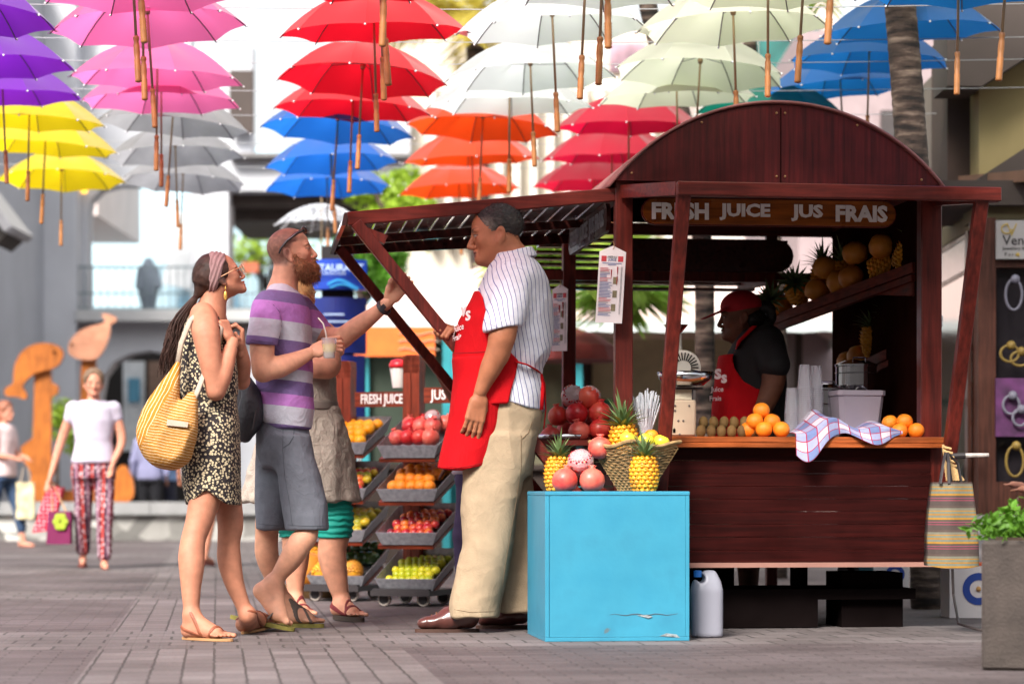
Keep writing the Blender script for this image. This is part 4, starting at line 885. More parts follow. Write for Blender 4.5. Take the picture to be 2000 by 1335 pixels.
# menu cards
m_card = mat('menu_card', srgb(222, 214, 214), .5, .03)
def menu(c, w_, h_, rz, tilt, lab):
    t_ = thing('menu_card', lab, 'menu', c, rz); t_.rotation_euler[1] = tilt
    fr = lambda x, y: Vector((x*w_/2, -.0015, y*h_/2))
    def bar(l, x0, x1, y, t=.006): a, c_ = fr(x0, y), fr(x1, y-t*2); l.box(((a.x+c_.x)/2, -.0012, (a.z+c_.z)/2), (c_.x-a.x, .002, abs(a.z-c_.z)))
    rg = random.Random(3); red = MB(); blu = MB(); gry = MB()
    text_mesh(gry, 'MENU', w_*.13, lambda x, y, d: fr(0, .7)+Vector((x, -d, y))); text_mesh(blu, 'JUICE', w_*.12, lambda x, y, d: fr(0, .63)+Vector((x, -d, y))); bar(blu, -.72, .72, .55, .007); bar(blu, -.3, .3, .51, .007)
    for i in range(34):
        y = .42-i*.037; l_ = (red if i % 7 < 3 else gry if i % 7 == 3 else blu) if i < 10 or i > 19 else blu
        bar(l_, -.85, -.85+rg.uniform(.5, .9)*(1 if i < 12 else 1.15), y)
    for i in range(40): bar(gry, .7, .82, .45-i*.031, .005)
    for x0, y0 in ((-.8, .72), (.45, .72)): a = fr(x0, y0); red.box((a.x+w_*.09, -.0012, a.z-h_*.03), (w_*.19, .002, h_*.07))
    pic = MB()
    for x0, y0, r0 in ((.32, .1, .035), (.33, -.25, .03), (.28, -.6, .03)): pic.box(fr(x0, y0)-Vector((0, .0005, 0)), (w_*.16, .002, h_*.09))
    for x0, y0 in ((.0, .25), (.45, .33), (.46, .08)): a = fr(x0, y0); red.tube([a+Vector((0, -.001, -.02*h_/.35)), a+Vector((0, -.001, .0)), a+Vector((0, -.001, .022*h_/.35))], [.001, .006, .008], 8, flat=.3)
    l = MB(); l.prism([(-w_/2, -h_/2), (w_/2, -h_/2), (w_/2, h_*.42), (0, h_/2), (-w_/2, h_*.42)], .004)
    for k, mb in enumerate((red, blu, gry, pic)): l.mi = k+1; l.add(mb.v, mb.f)
    l.build('card', [m_card]+[mat('ink_%s' % nm, cc, .6, .3 if nm == 'picture' else .05, 40) for nm, cc in (('red', srgb(190, 50, 60)), ('blue', srgb(60, 90, 150)), ('grey', srgb(96, 96, 100)), ('picture', srgb(120, 110, 80)))], t_)
    l = MB(); l.tube([(0, -.002, h_*.45), (.006, -.004, h_*.47), (.004, 0, h_*.53), (-.004, 0, h_*.56)], .0015, 5); l.build('hook', m_screw, t_); return t_
menu(P(1193, 555, 11.12), .125, .355, R(-14), R(3.5), 'white laminated menu card hanging on the front left cart post')
menu(P(1093, 620, 12.85), .105, .355, R(-40), R(1), 'white laminated menu card on the rear left cart post, just behind the vendor')
# ================================================================= fruit and the two racks
def fruit_mat(name, stops, rough=.4, sc=7, bump=.15, bs=120, spec=.5):
    m = mat(name, stops[0], rough, var=.06, ns=30, bump=bump, bs=bs, spec=spec); t, n, L, b = nodes_of(m)
    tc = n.new('ShaderNodeTexCoord'); oi = n.new('ShaderNodeObjectInfo'); ad = n.new('ShaderNodeVectorMath'); ad.operation = 'ADD'; L.new(tc.outputs['Object'], ad.inputs[0]); L.new(oi.outputs['Random'], ad.inputs[1])
    z = n.new('ShaderNodeTexNoise'); z.inputs['Scale'].default_value = sc; z.inputs['Detail'].default_value = 3; L.new(ad.outputs[0], z.inputs['Vector'])
    x = n.new('ShaderNodeMath'); x.operation = 'MULTIPLY_ADD'; x.inputs[1].default_value = .5; L.new(oi.outputs['Random'], x.inputs[0]); L.new(z.outputs[0], x.inputs[2])
    r = ramp(n, [(.35+.75*i/(len(stops)-1), c) for i, c in enumerate(stops)]); L.new(x.outputs[0], r.inputs[0]); L.new(r.outputs[0], n[m['base']].inputs[0]); return m
fm = {'orange': fruit_mat('orange_peel', [srgb(246, 132, 26), srgb(250, 148, 34)], .45, 5, .3, 260), 'yellow_orange': fruit_mat('yellow_orange_peel', [srgb(250, 176, 16), srgb(252, 158, 12)], .4, 5, .2, 220),
      'pom': fruit_mat('pomegranate_skin', [srgb(176, 22, 34), srgb(204, 44, 44), srgb(214, 92, 70)], .35, 16, .08), 'pompink': fruit_mat('pomegranate_blush', [srgb(206, 58, 56), srgb(222, 110, 92), srgb(206, 70, 70)], .4, 20, .08),
      'plum': fruit_mat('stone_fruit', [srgb(120, 30, 46), srgb(198, 50, 50), srgb(236, 130, 50), srgb(190, 40, 56)], .25, 9, .03), 'lime': fruit_mat('lime_peel', [srgb(196, 196, 30), srgb(170, 182, 36), srgb(216, 204, 40)], .3, 5, .12, 160),
      'mango': fruit_mat('mango_skin', [srgb(214, 200, 40), srgb(160, 160, 50), srgb(226, 186, 40)], .3, 8, .04), 'greenmango': fruit_mat('green_mango', [srgb(40, 72, 40), srgb(60, 92, 44)], .22, 6, .03), 'apple': fruit_mat('apple_yellow', [srgb(212, 206, 40), srgb(226, 212, 60)], .3, 6, .03),
      'kiwi': fruit_mat('kiwi_skin', [srgb(104, 78, 40), srgb(128, 98, 52)], .75, 12, .3, 300), 'pine': fruit_mat('pineapple_rind', [srgb(222, 140, 20), srgb(240, 172, 40), srgb(196, 130, 36)], .45, 14, .1), 'melon': fruit_mat('melon_rind', [srgb(224, 150, 50), srgb(206, 128, 44)], .5, 8, .1)}
m_stem = mat('stem_brown', srgb(96, 74, 40), .8); m_crown = mat('pineapple_leaf', srgb(98, 122, 74), .5, .3, 6); m_seed = mat('pom_flesh', srgb(150, 14, 34), .2, .4, 60); m_film = mat('cling_film', srgb(240, 236, 240), .12, 0, alpha=.35, spec=1); m_pith = mat('pom_pith', srgb(232, 200, 130), .6, .2, 40)
MESH = {}
def mesh_of(key, mb, mats_, smooth=True):
    o = mb.build(key, mats_, None, smooth); MESH[key] = o.data; bpy.data.objects.remove(o); return MESH[key]
def round_mesh(key, r, m, squash=1, dimple=.0, n=20, k=12):
    l = MB(); pr = []
    for i in range(1, k):
        t = math.pi*i/k; rr = r*math.sin(t); z = r*squash*math.cos(t)*(1-dimple*math.exp(-(math.sin(t)/.35)**2)); pr.append((rr, -z))
    l.lathe(pr, n, cap=True); return mesh_of(key, l, m)
round_mesh('orange', .04, fm['orange'], .95, .06); round_mesh('navel', .037, fm['yellow_orange'], .96, .06); round_mesh('plum', .028, fm['plum'], 1.0, .1); round_mesh('lime', .0265, fm['lime'], .95, .03); round_mesh('apple', .036, fm['apple'], .9, .3)
l = MB(); l.ball((0, 0, 0), (.034, .027, .027), 16, 10); mesh_of('mango', l, fm['mango']); l = MB(); l.ball((0, 0, 0), (.055, .043, .043), 16, 10); mesh_of('greenmango', l, fm['greenmango'])
l = MB(); l.ball((0, 0, 0), (.024, .024, .032), 14, 10); mesh_of('kiwi', l, fm['kiwi']); l = MB(); l.lathe([(.012, -.06), (.05, -.05), (.066, -.015), (.064, .02), (.044, .05), (.014, .06)], 24, wob=lambda a, z: 1+.06*abs(math.cos(4*a))); mesh_of('melon', l, fm['melon'])
pom_prof = [(.008, -.046), (.028, -.042), (.044, -.026), (.051, -.004), (.047, .02), (.034, .037), (.02, .0445), (.0125, .048), (.0125, .053), (.016, .06), (.0115, .058), (.008, .05)]
for key, m in (('pom', fm['pom']), ('pompink', fm['pompink'])):
    l = MB(); l.lathe(pom_prof, 24, wob=lambda a, z: 1+.03*math.cos(3*a+z*20)+(.25*math.cos(6*a) if z > .055 else 0)); mesh_of(key, l, m)
l = MB(); l.mi = 0; l.lathe(pom_prof[:5]+[(.045, .024)], 24, cap=True); l.mi = 1
for i in range(70):
    a = i*2.4; rr = .045*math.sqrt(i/70); l.ball((rr*math.cos(a), rr*math.sin(a), .026+.012*(1-(rr/.045)**2)), .0055, 6, 4)
l.mi = 2
for k in range(5): a = k*1.256; l.beam((.006*math.cos(a), .006*math.sin(a), .038), (.044*math.cos(a), .044*math.sin(a), .027), .004, .006)
mesh_of('cutpom', l, [fm['pom'], m_seed, m_pith]); l = MB(); l.ball((0, 0, .004), (.053, .053, .045), 14, 9); 
for i, v in enumerate(l.v): h = (math.sin(i*12.9898)*43758.5) % 1; l.v[i] = tuple(c*(1+.05*(h-.5)) for c in v)
mesh_of('film', l, m_film, False)
def pine_body(r=.052, h=.13):
    l = MB(); rows_, nn = 9, 12
    l.lathe([(r*.55, -h/2), (r*.86, -h*.36), (r*.97, 0), (r*.9, h*.3), (r*.6, h/2)], 24)
    for i in range(rows_):
        z = -h*.46+h*.93*i/(rows_-1); rr = r*(1-.28*abs(2*z/h)**2.6)
        for k in range(nn):
            a = 2*math.pi*(k+.5*(i % 2))/nn; d = Vector((math.cos(a), math.sin(a), 0)); t = Vector((-math.sin(a), math.cos(a), 0)); c = d*(rr*.985)+Vector((0, 0, z)); hw, hh = rr*.27, h*.072
            ring = [c+t*(hw*math.cos(q))+Vector((0, 0, hh*math.sin(q))) for q in np.linspace(0, 2*math.pi, 7)[:-1]]; rin = [c+d*.006+(p-c)*.62 for p in ring]
            l.add(ring+rin+[c+d*.0085+Vector((0, 0, .002)), c+d*.014+Vector((0, 0, .007))], [(j, (j+1) % 6, 6+(j+1) % 6, 6+j) for j in range(6)]+[(6+j, 6+(j+1) % 6, 12) for j in range(6)]+[(12, 8, 13), (12, 13, 7)])
    return l
def pine_crown(ln=.11, n=34, seed=2):
    rg = random.Random(seed); l = MB()
    for i in range(n):
        f = i/n; a = i*2.39996; out = .95-.75*f; d = Vector((math.cos(a)*out, math.sin(a)*out, .45+.8*f)).normalized(); L_ = ln*(.55+.55*f)*rg.uniform(.8, 1.15); w_ = .0095*(1.25-.5*f); sd = d.cross(Vector((0, 0, 1))).normalized(); p = Vector((math.cos(a)*.012*(1-f), math.sin(a)*.012*(1-f), .01*f)); rows_ = []
        for s_ in range(6):
            t = s_/5; c = p+d*L_*t+Vector((math.cos(a), math.sin(a), -.55))*L_*.42*out*t*t; ww = w_*(1-t**1.7)*(1 if t else .8); rows_.append([c-sd*ww+Vector((0, 0, ww*.5)), c, c+sd*ww+Vector((0, 0, ww*.5))])
        l.sheet(rows_)
    return l
mesh_of('pine', pine_body(), fm['pine']); mesh_of('pinecrown', pine_crown(), m_crown, False)
def fruit(key, name, loc, lab, group=None, rot=(0, 0, 0), sc=1, cat=None):
    o = bpy.data.objects.new(name, MESH[key]); COL.objects.link(o); o.location = loc; o.rotation_euler = rot; o.scale = (sc,)*3
    return tag(o, lab, cat or name.replace('_', ' '), group)
def pineapple(loc, lab, group='pineapples', rot=(0, 0, 0), sc=1, crown=1):
    t = thing('pineapple', lab, 'pineapple', loc, 0, group); t.rotation_euler = rot; t.scale = (sc,)*3
    o = bpy.data.objects.new('fruit_body', MESH['pine']); COL.objects.link(o); o.parent = t; o.location = (0, 0, .066)
    o = bpy.data.objects.new('leaf_crown', MESH['pinecrown']); COL.objects.link(o); o.parent = t; o.location = (0, 0, .125); o.scale = (crown,)*3; return t
def cut_pom(loc, lab, rot, sc=1):
    t = thing('cut_pomegranate', lab, 'pomegranate', loc); t.rotation_euler = rot; t.scale = (sc,)*3
    for k in ('cutpom', 'film'):
        o = bpy.data.objects.new('fruit_half' if k == 'cutpom' else 'cling_film', MESH[k]); COL.objects.link(o); o.parent = t
    return t
# ---- racks
m_galv = mat('galvanised', srgb(150, 150, 156), .4, .25, 40, metal=.55); m_rack = wood('rack_wood', srgb(122, 48, 26), (1, 1, 12), rough=.4); m_rackh = wood('rack_wood_flat', srgb(122, 48, 26), (12, 1, 1), rough=.4); m_cast = mat('castor_rubber', srgb(188, 176, 166), .6, .1); m_castd = mat('castor_dark', srgb(44, 38, 40), .6)
RACK_YAW = R(-18)
def rack(px, Y, lab, word, tops, wd=.335, px2=(.06,)):
    """frame on castors with four raked metal trays; local x right, y back"""
    o = P(px, 1000, Y); t = thing('fruit_rack', lab, 'display rack', (o.x, Y, 0), RACK_YAW); slots = []
    for x in px2:
        for dx in (0, .055):
            l = MB(); l.box((x+dx*.95, .3, .78), (.048, .1, 1.3)); l.build('post', m_rack, t)
        l = MB(); l.prism([(x-.024, 1.43), (x-.024, 1.5), (x-.006, 1.535), (x+.06, 1.535), (x+.078, 1.5), (x+.078, 1.43)], .1, lambda p: p+Vector((0, .25, -.1))); l.build('post_cap', m_rackh, t)
    l = MB(); l.box((.33, .275, 1.2), (.34, .022, .09)); sgn = l.build('sign_board', m_rackh, t)
    q = MB(); text_mesh(q, word, .08, lambda x, y, d: Vector((x, y, d)), 'LEFT', .0018, .005); xs = [v[0] for v in q.v]; ww = .27; k = ww/(max(xs)-min(xs)); l = MB(); l.add([Vector((.2+(x-min(xs))*k, .262-d, 1.2+y)) for x, y, d in q.v], q.f); sub(l.build('lettering', m_letter), sgn)
    for i, z in enumerate(tops):
        dp = .42; y0 = -.1+.035*(3-i)*.3; rise = .15; sp = .0; wv = .05
        A = lambda x, f, h: Vector((x, y0+f*dp, z-.075+rise*f+h))
        xa, xb = 0, wd+.03; l = MB(); fl = .03
        bot = [A(xa+fl, .05, 0), A(xb-fl, .05, 0), A(xb-fl, 1, 0), A(xa+fl, 1, 0)]; top = [A(xa, 0, .075), A(xb, 0, .075), A(xb, 1, .09), A(xa, 1, .09)]
        l.add(bot+top, [(0, 1, 2, 3), (0, 4, 5, 1), (1, 5, 6, 2), (2, 6, 7, 3), (3, 7, 4, 0)]); tr = l.build('tray', m_galv, t, solid=.004)
        l = MB(); l.box((wd/2, y0+dp*.5, z-.095+rise*.5), (wd, dp*.9, .02), rot=(math.atan2(rise, dp), 0, 0)); l.build('tray_rest', m_rackh, t)
        slots.append((y0, dp, z, rise))
    l = MB(); l.box((wd/2, .1, .075), (wd+.02, .5, .03)); l.box((wd/2, -.12, .08), (wd, .04, .04)); l.build('base_frame', m_castd, t)
    for x in (.05, wd-.05):
        for y in (-.08, .26):
            l = MB(); l.lathe([(.01, -.014), (.037, -.014), (.04, 0), (.037, .014), (.01, .014)], 18, Matrix.Rotation(R(90), 3, 'X'), c=(x, y, .04)); c_ = l.build('castor', m_cast, t, smooth=False)
            l = MB(); l.lathe([(.004, -.017), (.028, -.017), (.028, .017), (.004, .017)], 14, Matrix.Rotation(R(90), 3, 'X'), c=(x, y, .04)); l.box((x, y+.02, .065), (.03, .03, .03)); sub(l.build('fork', m_castd), c_)
    M = Matrix.Translation(t.location) @ Matrix.Rotation(RACK_YAW, 4, 'Z')
    def at(i, x, f, h):
        y0, dp, z, rise = slots[i]; return M @ Vector((x, y0+f*dp, z-.072+rise*f+h))
    return t, at, wd
rg = random.Random(21)
def fill(at, wd, i, key, name, nx, rows_, r, lab, group, pile=0, cat=None, ell=False, mixk=None):
    for j in range(rows_):
        for k in range(nx-(j % 2)):
            x = .045+(wd-.06)*(k+.5+.5*(j % 2))/nx; f = .1+.85*(j+.5)/rows_; h = r+.01+pile*min(j, 2)*.0+pile*math.sin(math.pi*min(1, (j+.5)/rows_))*1.0
            fruit(mixk[rg.randrange(len(mixk))] if mixk else key, name, at(i, x+rg.uniform(-.004, .004), f, h), lab, group, (rg.uniform(-.5, .5), rg.uniform(-.5, .5), rg.uniform(0, 6)), rg.uniform(.88, 1.1), cat)
rk1, at1, wd1 = rack(612, 14.4, 'left fruit rack with FRESH JUICE board and four metal trays on castors', 'FRESH JUICE', (.935, .665, .42, .15))
rk2, at2, wd2 = rack(745, 13.75, 'right fruit rack with JUS FRAIS board and four metal trays on castors', 'JUS FRAIS', (.905, .66, .415, .155), px2=(.06, .5))
fill(at1, wd1, 0, 'navel', 'orange', 5, 5, .037, 'golden orange in the top tray of the left rack', 'oranges in the left top tray', .03)
fill(at1, wd1, 1, 'plum', 'nectarine', 6, 6, .028, 'red and yellow nectarine in the second tray of the left rack', 'nectarines in the left second tray', .02, mixk=['plum', 'plum', 'mango'])
fill(at1, wd1, 2, 'mango', 'small_mango', 6, 7, .027, 'yellow green small mango in the third tray of the left rack', 'small mangoes in the left third tray', .02, 'mango')
for k, x in enumerate((.06, .17, .27)): pineapple(at1(3, x, .1, .05), ('pineapple lying at the left end of the lowest tray of the left rack', 'pineapple lying in the middle of the lowest tray of the left rack', 'pineapple lying at the right end of the lowest tray of the left rack')[k], 'pineapples lying in the lowest tray', (R(-68), R(12), R(-10+8*k)), 1.05, .6)
for j in range(2):
    for k in range(5): fruit('greenmango', 'green_mango', at1(3, .05+.06*k, .72+.2*j, .06+.03*j), 'dark green mango behind the pineapples in the lowest left tray', 'green mangoes in the lowest left tray', (0, 0, rg.uniform(-.4, .4)), 1, 'mango')
fill(at2, wd2, 0, 'pompink', 'pomegranate', 4, 3, .05, 'pinkish red pomegranate in the top tray of the right rack', 'pomegranates in the right top tray', .045, mixk=['pom', 'pompink', 'pompink'])
cut_pom(at2(0, .24, .62, .14), 'cut pomegranate under cling film on top of the right rack pomegranates', (R(40), R(-20), 0), .95)
fill(at2, wd2, 1, 'orange', 'orange', 5, 5, .04, 'bright orange in the second tray of the right rack', 'oranges in the right second tray', .03)
fill(at2, wd2, 2, 'plum', 'plum', 6, 7, .028, 'red, orange or dark plum in the third tray of the right rack', 'plums in the right third tray', .02)
fill(at2, wd2, 3, 'lime', 'lime', 7, 7, .0265, 'yellow green lime in the lowest tray of the right rack', 'limes in the lowest right tray', .02)
# ---- red lidded tub hung behind the racks, yellow melon and basket on the ground at the left rack
tb = thing('ice_tub', 'white tub with red lid behind the right rack post', 'tub', P(778, 728, 14.75)); l = MB(); l.lathe([(.035, -.09), (.052, .03)], 20); l.build('tub', mat('tub_white', srgb(226, 220, 214), .4), tb, smooth=False)
l = MB(); l.lathe([(.056, .03), (.058, .05), (.045, .075), (.015, .085)], 20); l.build('lid', mat('lid_red', srgb(206, 30, 44), .35), tb, smooth=True)
wb = thing('wicker_tray', 'low round wicker tray on the ground beside the left rack', 'basket', (P(605, 1150, 14.75).x, 14.75, 0))
m_wick = mat('wicker', srgb(142, 112, 72), .8, .3, 20, bump=.8, bs=70)
l = MB(); l.lathe([(.14, .0), (.2, .06), (.2, .075), (.17, .07), (.12, .02)], 26); l.build('weave', m_wick, wb)
fruit('melon', 'melon', (P(602, 1105, 14.75).x, 14.72, .17), 'yellow melon in the low wicker tray', None, (0, .3, 0), 1.75)
pineapple((P(618, 1040, 15.05).x, 15.05, .12), 'dark pineapple standing behind the yellow melon', 'pineapples', (0, 0, 1), 1.35, .7)
# ---- blue box with fruit
bx = thing('blue_box', 'bright sky blue painted wooden box used as a plinth', 'box', (P(1065, 1253, 10.42).x, 10.42, 0), YAW)
m_bb = mat('sky_blue_paint', srgb(62, 148, 182), .45, .06, 4, bump=.08, bs=40); t, n, L, b = nodes_of(m_bb)
tc = n.new('ShaderNodeTexCoord'); z = n.new('ShaderNodeTexNoise'); z.inputs['Scale'].default_value = 6; z.inputs['Detail'].default_value = 8; L.new(tc.outputs['Object'], z.inputs['Vector'])
sp = n.new('ShaderNodeSeparateXYZ'); L.new(tc.outputs['Object'], sp.inputs[0]); x = n.new('ShaderNodeMath'); x.operation = 'MULTIPLY_ADD'; x.inputs[1].default_value = -.16; L.new(sp.outputs[2], x.inputs[0]); L.new(z.outputs[0], x.inputs[2])
r_ = ramp(n, [(.2, srgb(46, 130, 160)), (.5, srgb(54, 138, 166)), (.715, srgb(50, 128, 156)), (.74, srgb(84, 108, 116))]); L.new(x.outputs[0], r_.inputs[0]); L.new(r_.outputs[0], n[m_bb['base']].inputs[0])
wdt, hgt, dpt = .632, .648, .6; th = .018
l = MB(); l.box((wdt/2, th/2, hgt/2), (wdt-2*th-.002, th, hgt-2*th-.002)); l.build('front_panel', m_bb, bx)
for xx in (th/2, wdt-th/2): l = MB(); l.box((xx, dpt/2+.001, hgt/2), (th, dpt, hgt-2*th), bev=.002); l.build('side_panel', m_bb, bx)
l = MB(); l.box((wdt/2, dpt/2, hgt-th/2), (wdt+.002, dpt+.003, th), bev=.0025); l.build('top_panel', m_bb, bx); l = MB(); l.box((wdt/2, dpt/2, th/2), (wdt, dpt, th), bev=.002); l.build('bottom_panel', m_bb, bx)
l = MB(); l.tube([(.28+.3*i/12, -.0005, .115+.0035*math.sin(i*1.7)) for i in range(13)], [.0006+.0016*math.sin(math.pi*i/12) for i in range(13)], 5); l.build('crack', mat('crack_dark', srgb(70, 78, 84), .9), bx)
l = MB(); l.add([(.4, -.001, .112), (.44, -.002, .114), (.47, -.004, .106), (.45, -.006, .1), (.43, -.004, .105)], [(0, 1, 4), (1, 2, 3, 4)]); l.add([(.5, -.001, .022), (.53, -.003, .034), (.575, -.003, .028), (.59, -.001, .014), (.54, -.004, .02)], [(0, 1, 4), (1, 2, 4), (2, 3, 4), (3, 0, 4)]); l.build('paint_peel', mat('bare_wood', srgb(140, 150, 154), .8, .5, 60), bx)
TOPZ = hgt
def B(u, v, z=0): return bx.location+UX*u+VX*v+Vector((0, 0, TOPZ+z))
def onbox(px, Y, z): q = P(px, 958, Y); return Vector((q.x, Y, TOPZ+z))
fruit('pompink', 'pomegranate', onbox(1103, 10.55, .047), 'left whole pomegranate of the pair at the front of the blue box', None, (0, .2, .4), 1.12); fruit('pompink', 'pomegranate', onbox(1156, 10.52, .047), 'right whole pomegranate of the pair at the front of the blue box', None, (.1, .15, 2), 1.1)
cut_pom(onbox(1134, 10.6, .128), 'cut pomegranate under cling film resting on the two whole ones on the blue box', (R(38), R(-8), 0), 1.12)
pineapple(onbox(1258, 10.58, 0), 'golden pineapple standing at the right front of the blue box', 'pineapples', (0, 0, .3), 1.13, .95); pineapple(onbox(1090, 10.74, 0), 'golden pineapple standing behind the pomegranates at the left of the blue box', 'pineapples', (0, R(4), 1.1), 1.13, .95)
# wicker basket, an inverted pyramid
bk = thing('wicker_basket', 'square flared wicker basket on the blue box filled with fruit', 'basket', onbox(1240, 10.93, 0), R(38))
def ringq(h, z): return [Vector((sx*h, sy*h, z)) for sx, sy in ((-1, -1), (1, -1), (1, 1), (-1, 1))]
l = MB(); N = 17
for i in range(N):
    f = i/(N-1); h = .052+.088*f; z = .008+.185*f; pts = []
    for a in range(4):
        p, q = ringq(h, z)[a], ringq(h, z)[(a+1) % 4]; nrm = (p+q).normalized(); nrm.z = 0
        for k in range(9): pts.append(p.lerp(q, k/9)+nrm*(.004*(-1)**(k+i))+Vector((0, 0, .012*f*f*math.cos(math.pi*k/9)**2*2)))
    l.tube(pts+[pts[0]], .0062, 5)
for a in range(4):
    for k in range(10):
        p0, q0 = ringq(.05, .0)[a], ringq(.05, .0)[(a+1) % 4]; p1, q1 = ringq(.138, .195)[a], ringq(.138, .195)[(a+1) % 4]; l.tube([p0.lerp(q0, k/10), p1.lerp(q1, k/10)], .0035, 4)
l.build('weave', mat('willow', srgb(150, 118, 76), .75, .35, 30), bk)
l = MB(); q = ringq(.145, .2); pts = []
for a in range(4):
    for k in range(8): pts.append(q[a].lerp(q[(a+1) % 4], k/8)+Vector((0, 0, .024*math.cos(math.pi*k/8)**2)))
l.tube(pts+[pts[0]], .009, 6); l.build('rim', mat('willow_rim', srgb(160, 128, 84), .75, .3, 30), bk)
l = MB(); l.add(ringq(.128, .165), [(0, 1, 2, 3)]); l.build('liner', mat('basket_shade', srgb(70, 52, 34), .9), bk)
bz = TOPZ+.2
def inb(px, Y, z): q = P(px, 958, Y); return Vector((q.x, Y, TOPZ+z))
pineapple(inb(1222, 10.98, .14), 'pineapple leaning in the wicker basket, its crown before the cart post', 'pineapples', (0, R(-6), .6), 1.2, 1.15)
for px, Y, z, lab in ((1227, 10.84, .235, 'yellow apple at the front left of the wicker basket'), (1262, 10.9, .228, 'yellow apple behind the pineapple crown in the wicker basket'), (1292, 10.92, .222, 'yellow apple at the right corner of the wicker basket')): fruit('apple', 'apple', inb(px, Y, z), lab, None, (.35, .2, 1), 1.05)
fruit('pompink', 'pomegranate', inb(1172, 10.92, .195), 'pale red pomegranate at the left corner of the wicker basket', None, (.1, -.1, 1), 1.05); fruit('orange', 'orange', inb(1272, 11.0, .25), 'orange at the back of the wicker basket', None, (0, 0, 0), .85)
# pile on the steel plate, left shelf of the cart
pt_ = thing('steel_plate', 'round steel plate on the cart side shelf under the pomegranate pile', 'plate', K(-.2, .5, .888)); m_inox = mat('stainless', srgb(200, 200, 204), .18, .05, metal=1)
l = MB(); l.lathe([(.02, .0), (.15, .002), (.165, .03), (.17, .03), (.155, 0), (.1, -.002)], 30, c=(0, 0, .003)); l.build('dish', m_inox, pt_, smooth=True)
YP = 11.72
def pl(px, py, Y): return P(px, py, Y)
k_ = 0
for px, py, Y, key, sc, lab in ((1076, 852, 11.75, 'pompink', 1.0, 'pale'), (1131, 843, 11.62, 'pompink', 1.05, 'pale'), (1172, 838, 11.62, 'pom', 1.05, 'x'), (1105, 843, 11.85, 'pompink', 1, ''), (1192, 846, 11.8, 'pom', 1, ''), (1150, 845, 11.95, 'pompink', 1, ''), (1090, 812, 11.75, 'pom', 1, ''), (1127, 808, 11.68, 'pom', 1.1, ''), (1172, 806, 11.68, 'pom', 1.12, ''), (1150, 812, 11.85, 'pom', 1, '')):
    fruit(key, 'pomegranate', pl(px, py, Y), 'whole pomegranate in the pile on the steel plate beside the cart post', 'pomegranates piled on the steel plate', (rg.uniform(-.3, .3), rg.uniform(-.3, .3), rg.uniform(0, 6)), sc)
cut_pom(pl(1118, 774, 11.72), 'left cut pomegranate on top of the pile by the cart post', (R(62), R(-25), .4), 1.1); cut_pom(pl(1150, 776, 11.7), 'right cut pomegranate on top of the pile by the cart post', (R(-60), R(40), 0), 1.12)
# ---- on the counter
CZ = .902
def C_(px, v, z=0): u = Kpx(px, v); return K(u, v, CZ+z)
for j, (px0, py) in enumerate(((1369, 0), (1365, 1))):
    for k in range(6 if j == 0 else 5): q = C_(px0+20*k+9*j, .02+.05*j, .026+.042*j); fruit('kiwi', 'kiwi', q, 'brown kiwi in the row between the scale and the oranges', 'kiwis on the cart counter', (R(8), rg.uniform(-.1, .1), rg.uniform(0, 6)), .97)
for px, v, z, lab in ((1474, .0, .075, 'orange at the left of the counter stack by the kiwis'), (1508, .0, .072, 'orange at the right middle of the counter stack by the kiwis'), (1487, .03, .125, 'topmost orange of the counter stack by the kiwis'), (1492, -.03, .035, 'lower left orange of the counter stack by the kiwis'), (1526, -.03, .035, 'lower right orange of the counter stack by the kiwis'), (1462, .03, .035, 'orange hidden behind the left of the counter stack')):
    fruit('orange', 'orange', C_(px, v, z), lab, None, (0, .3, px), 1.0)
for px, v, z, lab in ((1738, .04, .07, 'orange half covered by the checked cloth'), (1767, .0, .075, 'topmost orange right of the checked cloth'), (1757, -.03, .03, 'lower orange beside the cloth edge'), (1789, -.03, .032, 'rightmost orange on the counter by the post')): fruit('orange', 'orange', C_(px, v, z), lab, None, (.2, .1, px), .97)
# cup stacks
m_cup = mat('clear_plastic', srgb(206, 204, 212), .15, 0, alpha=.38, spec=.8)
for px, v, h, lab in ((1546, .12, .235, 'shortest stack of clear plastic cups, by the seller elbow'), (1571, .11, .345, 'front tall stack of clear plastic cups'), (1594, .18, .345, 'rear tall stack of clear plastic cups')):
    t = thing('cup_stack', lab, 'cups', C_(px, v), 0, 'stacks of clear plastic cups'); l = MB(); pr = []; z = 0; r = .034
    nb = int((h-.11)/.009)
    for i in range(nb): pr += [(r*1.04, z), (r*.99, z+.003), (r*.99, z+.008)]; z += .009
    pr += [(r*1.03, z), (r*.98, z+.004), (r*.72, h)]; l.lathe(pr, 22); l.build('cups', m_cup, t, smooth=False)
bq = thing('grey_bucket', 'square grey plastic bucket behind the checked cloth', 'bucket', C_(1668, .2), YAW+.1); l = MB()
def sq(h, z, r=.02): return [Vector((x, y, z)) for x, y in ((-h+r, -h), (h-r, -h), (h, -h+r), (h, h-r), (h-r, h), (-h+r, h), (-h, h-r), (-h, -h+r))]
rings = [sq(.095, 0), sq(.114, .2), sq(.12, .202), sq(.12, .225), sq(.113, .226), sq(.093, .01)]; vs = [p for r in rings for p in r]; fs = [(7, 6, 5, 4, 3, 2, 1, 0)]+[(i*8+k, i*8+(k+1) % 8, i*8+8+(k+1) % 8, i*8+8+k) for i in range(5) for k in range(8)]+[tuple(range(40, 48))]
l.add(vs, fs); l.build('body', mat('grey_plastic', srgb(150, 140, 150), .5, .05), bq); l = MB(); l.tube([(-.03+.06*i/8, -.1, .228+.016*math.sin(math.pi*i/8)) for i in range(9)], .003, 6); l.build('handle', m_inox, bq)
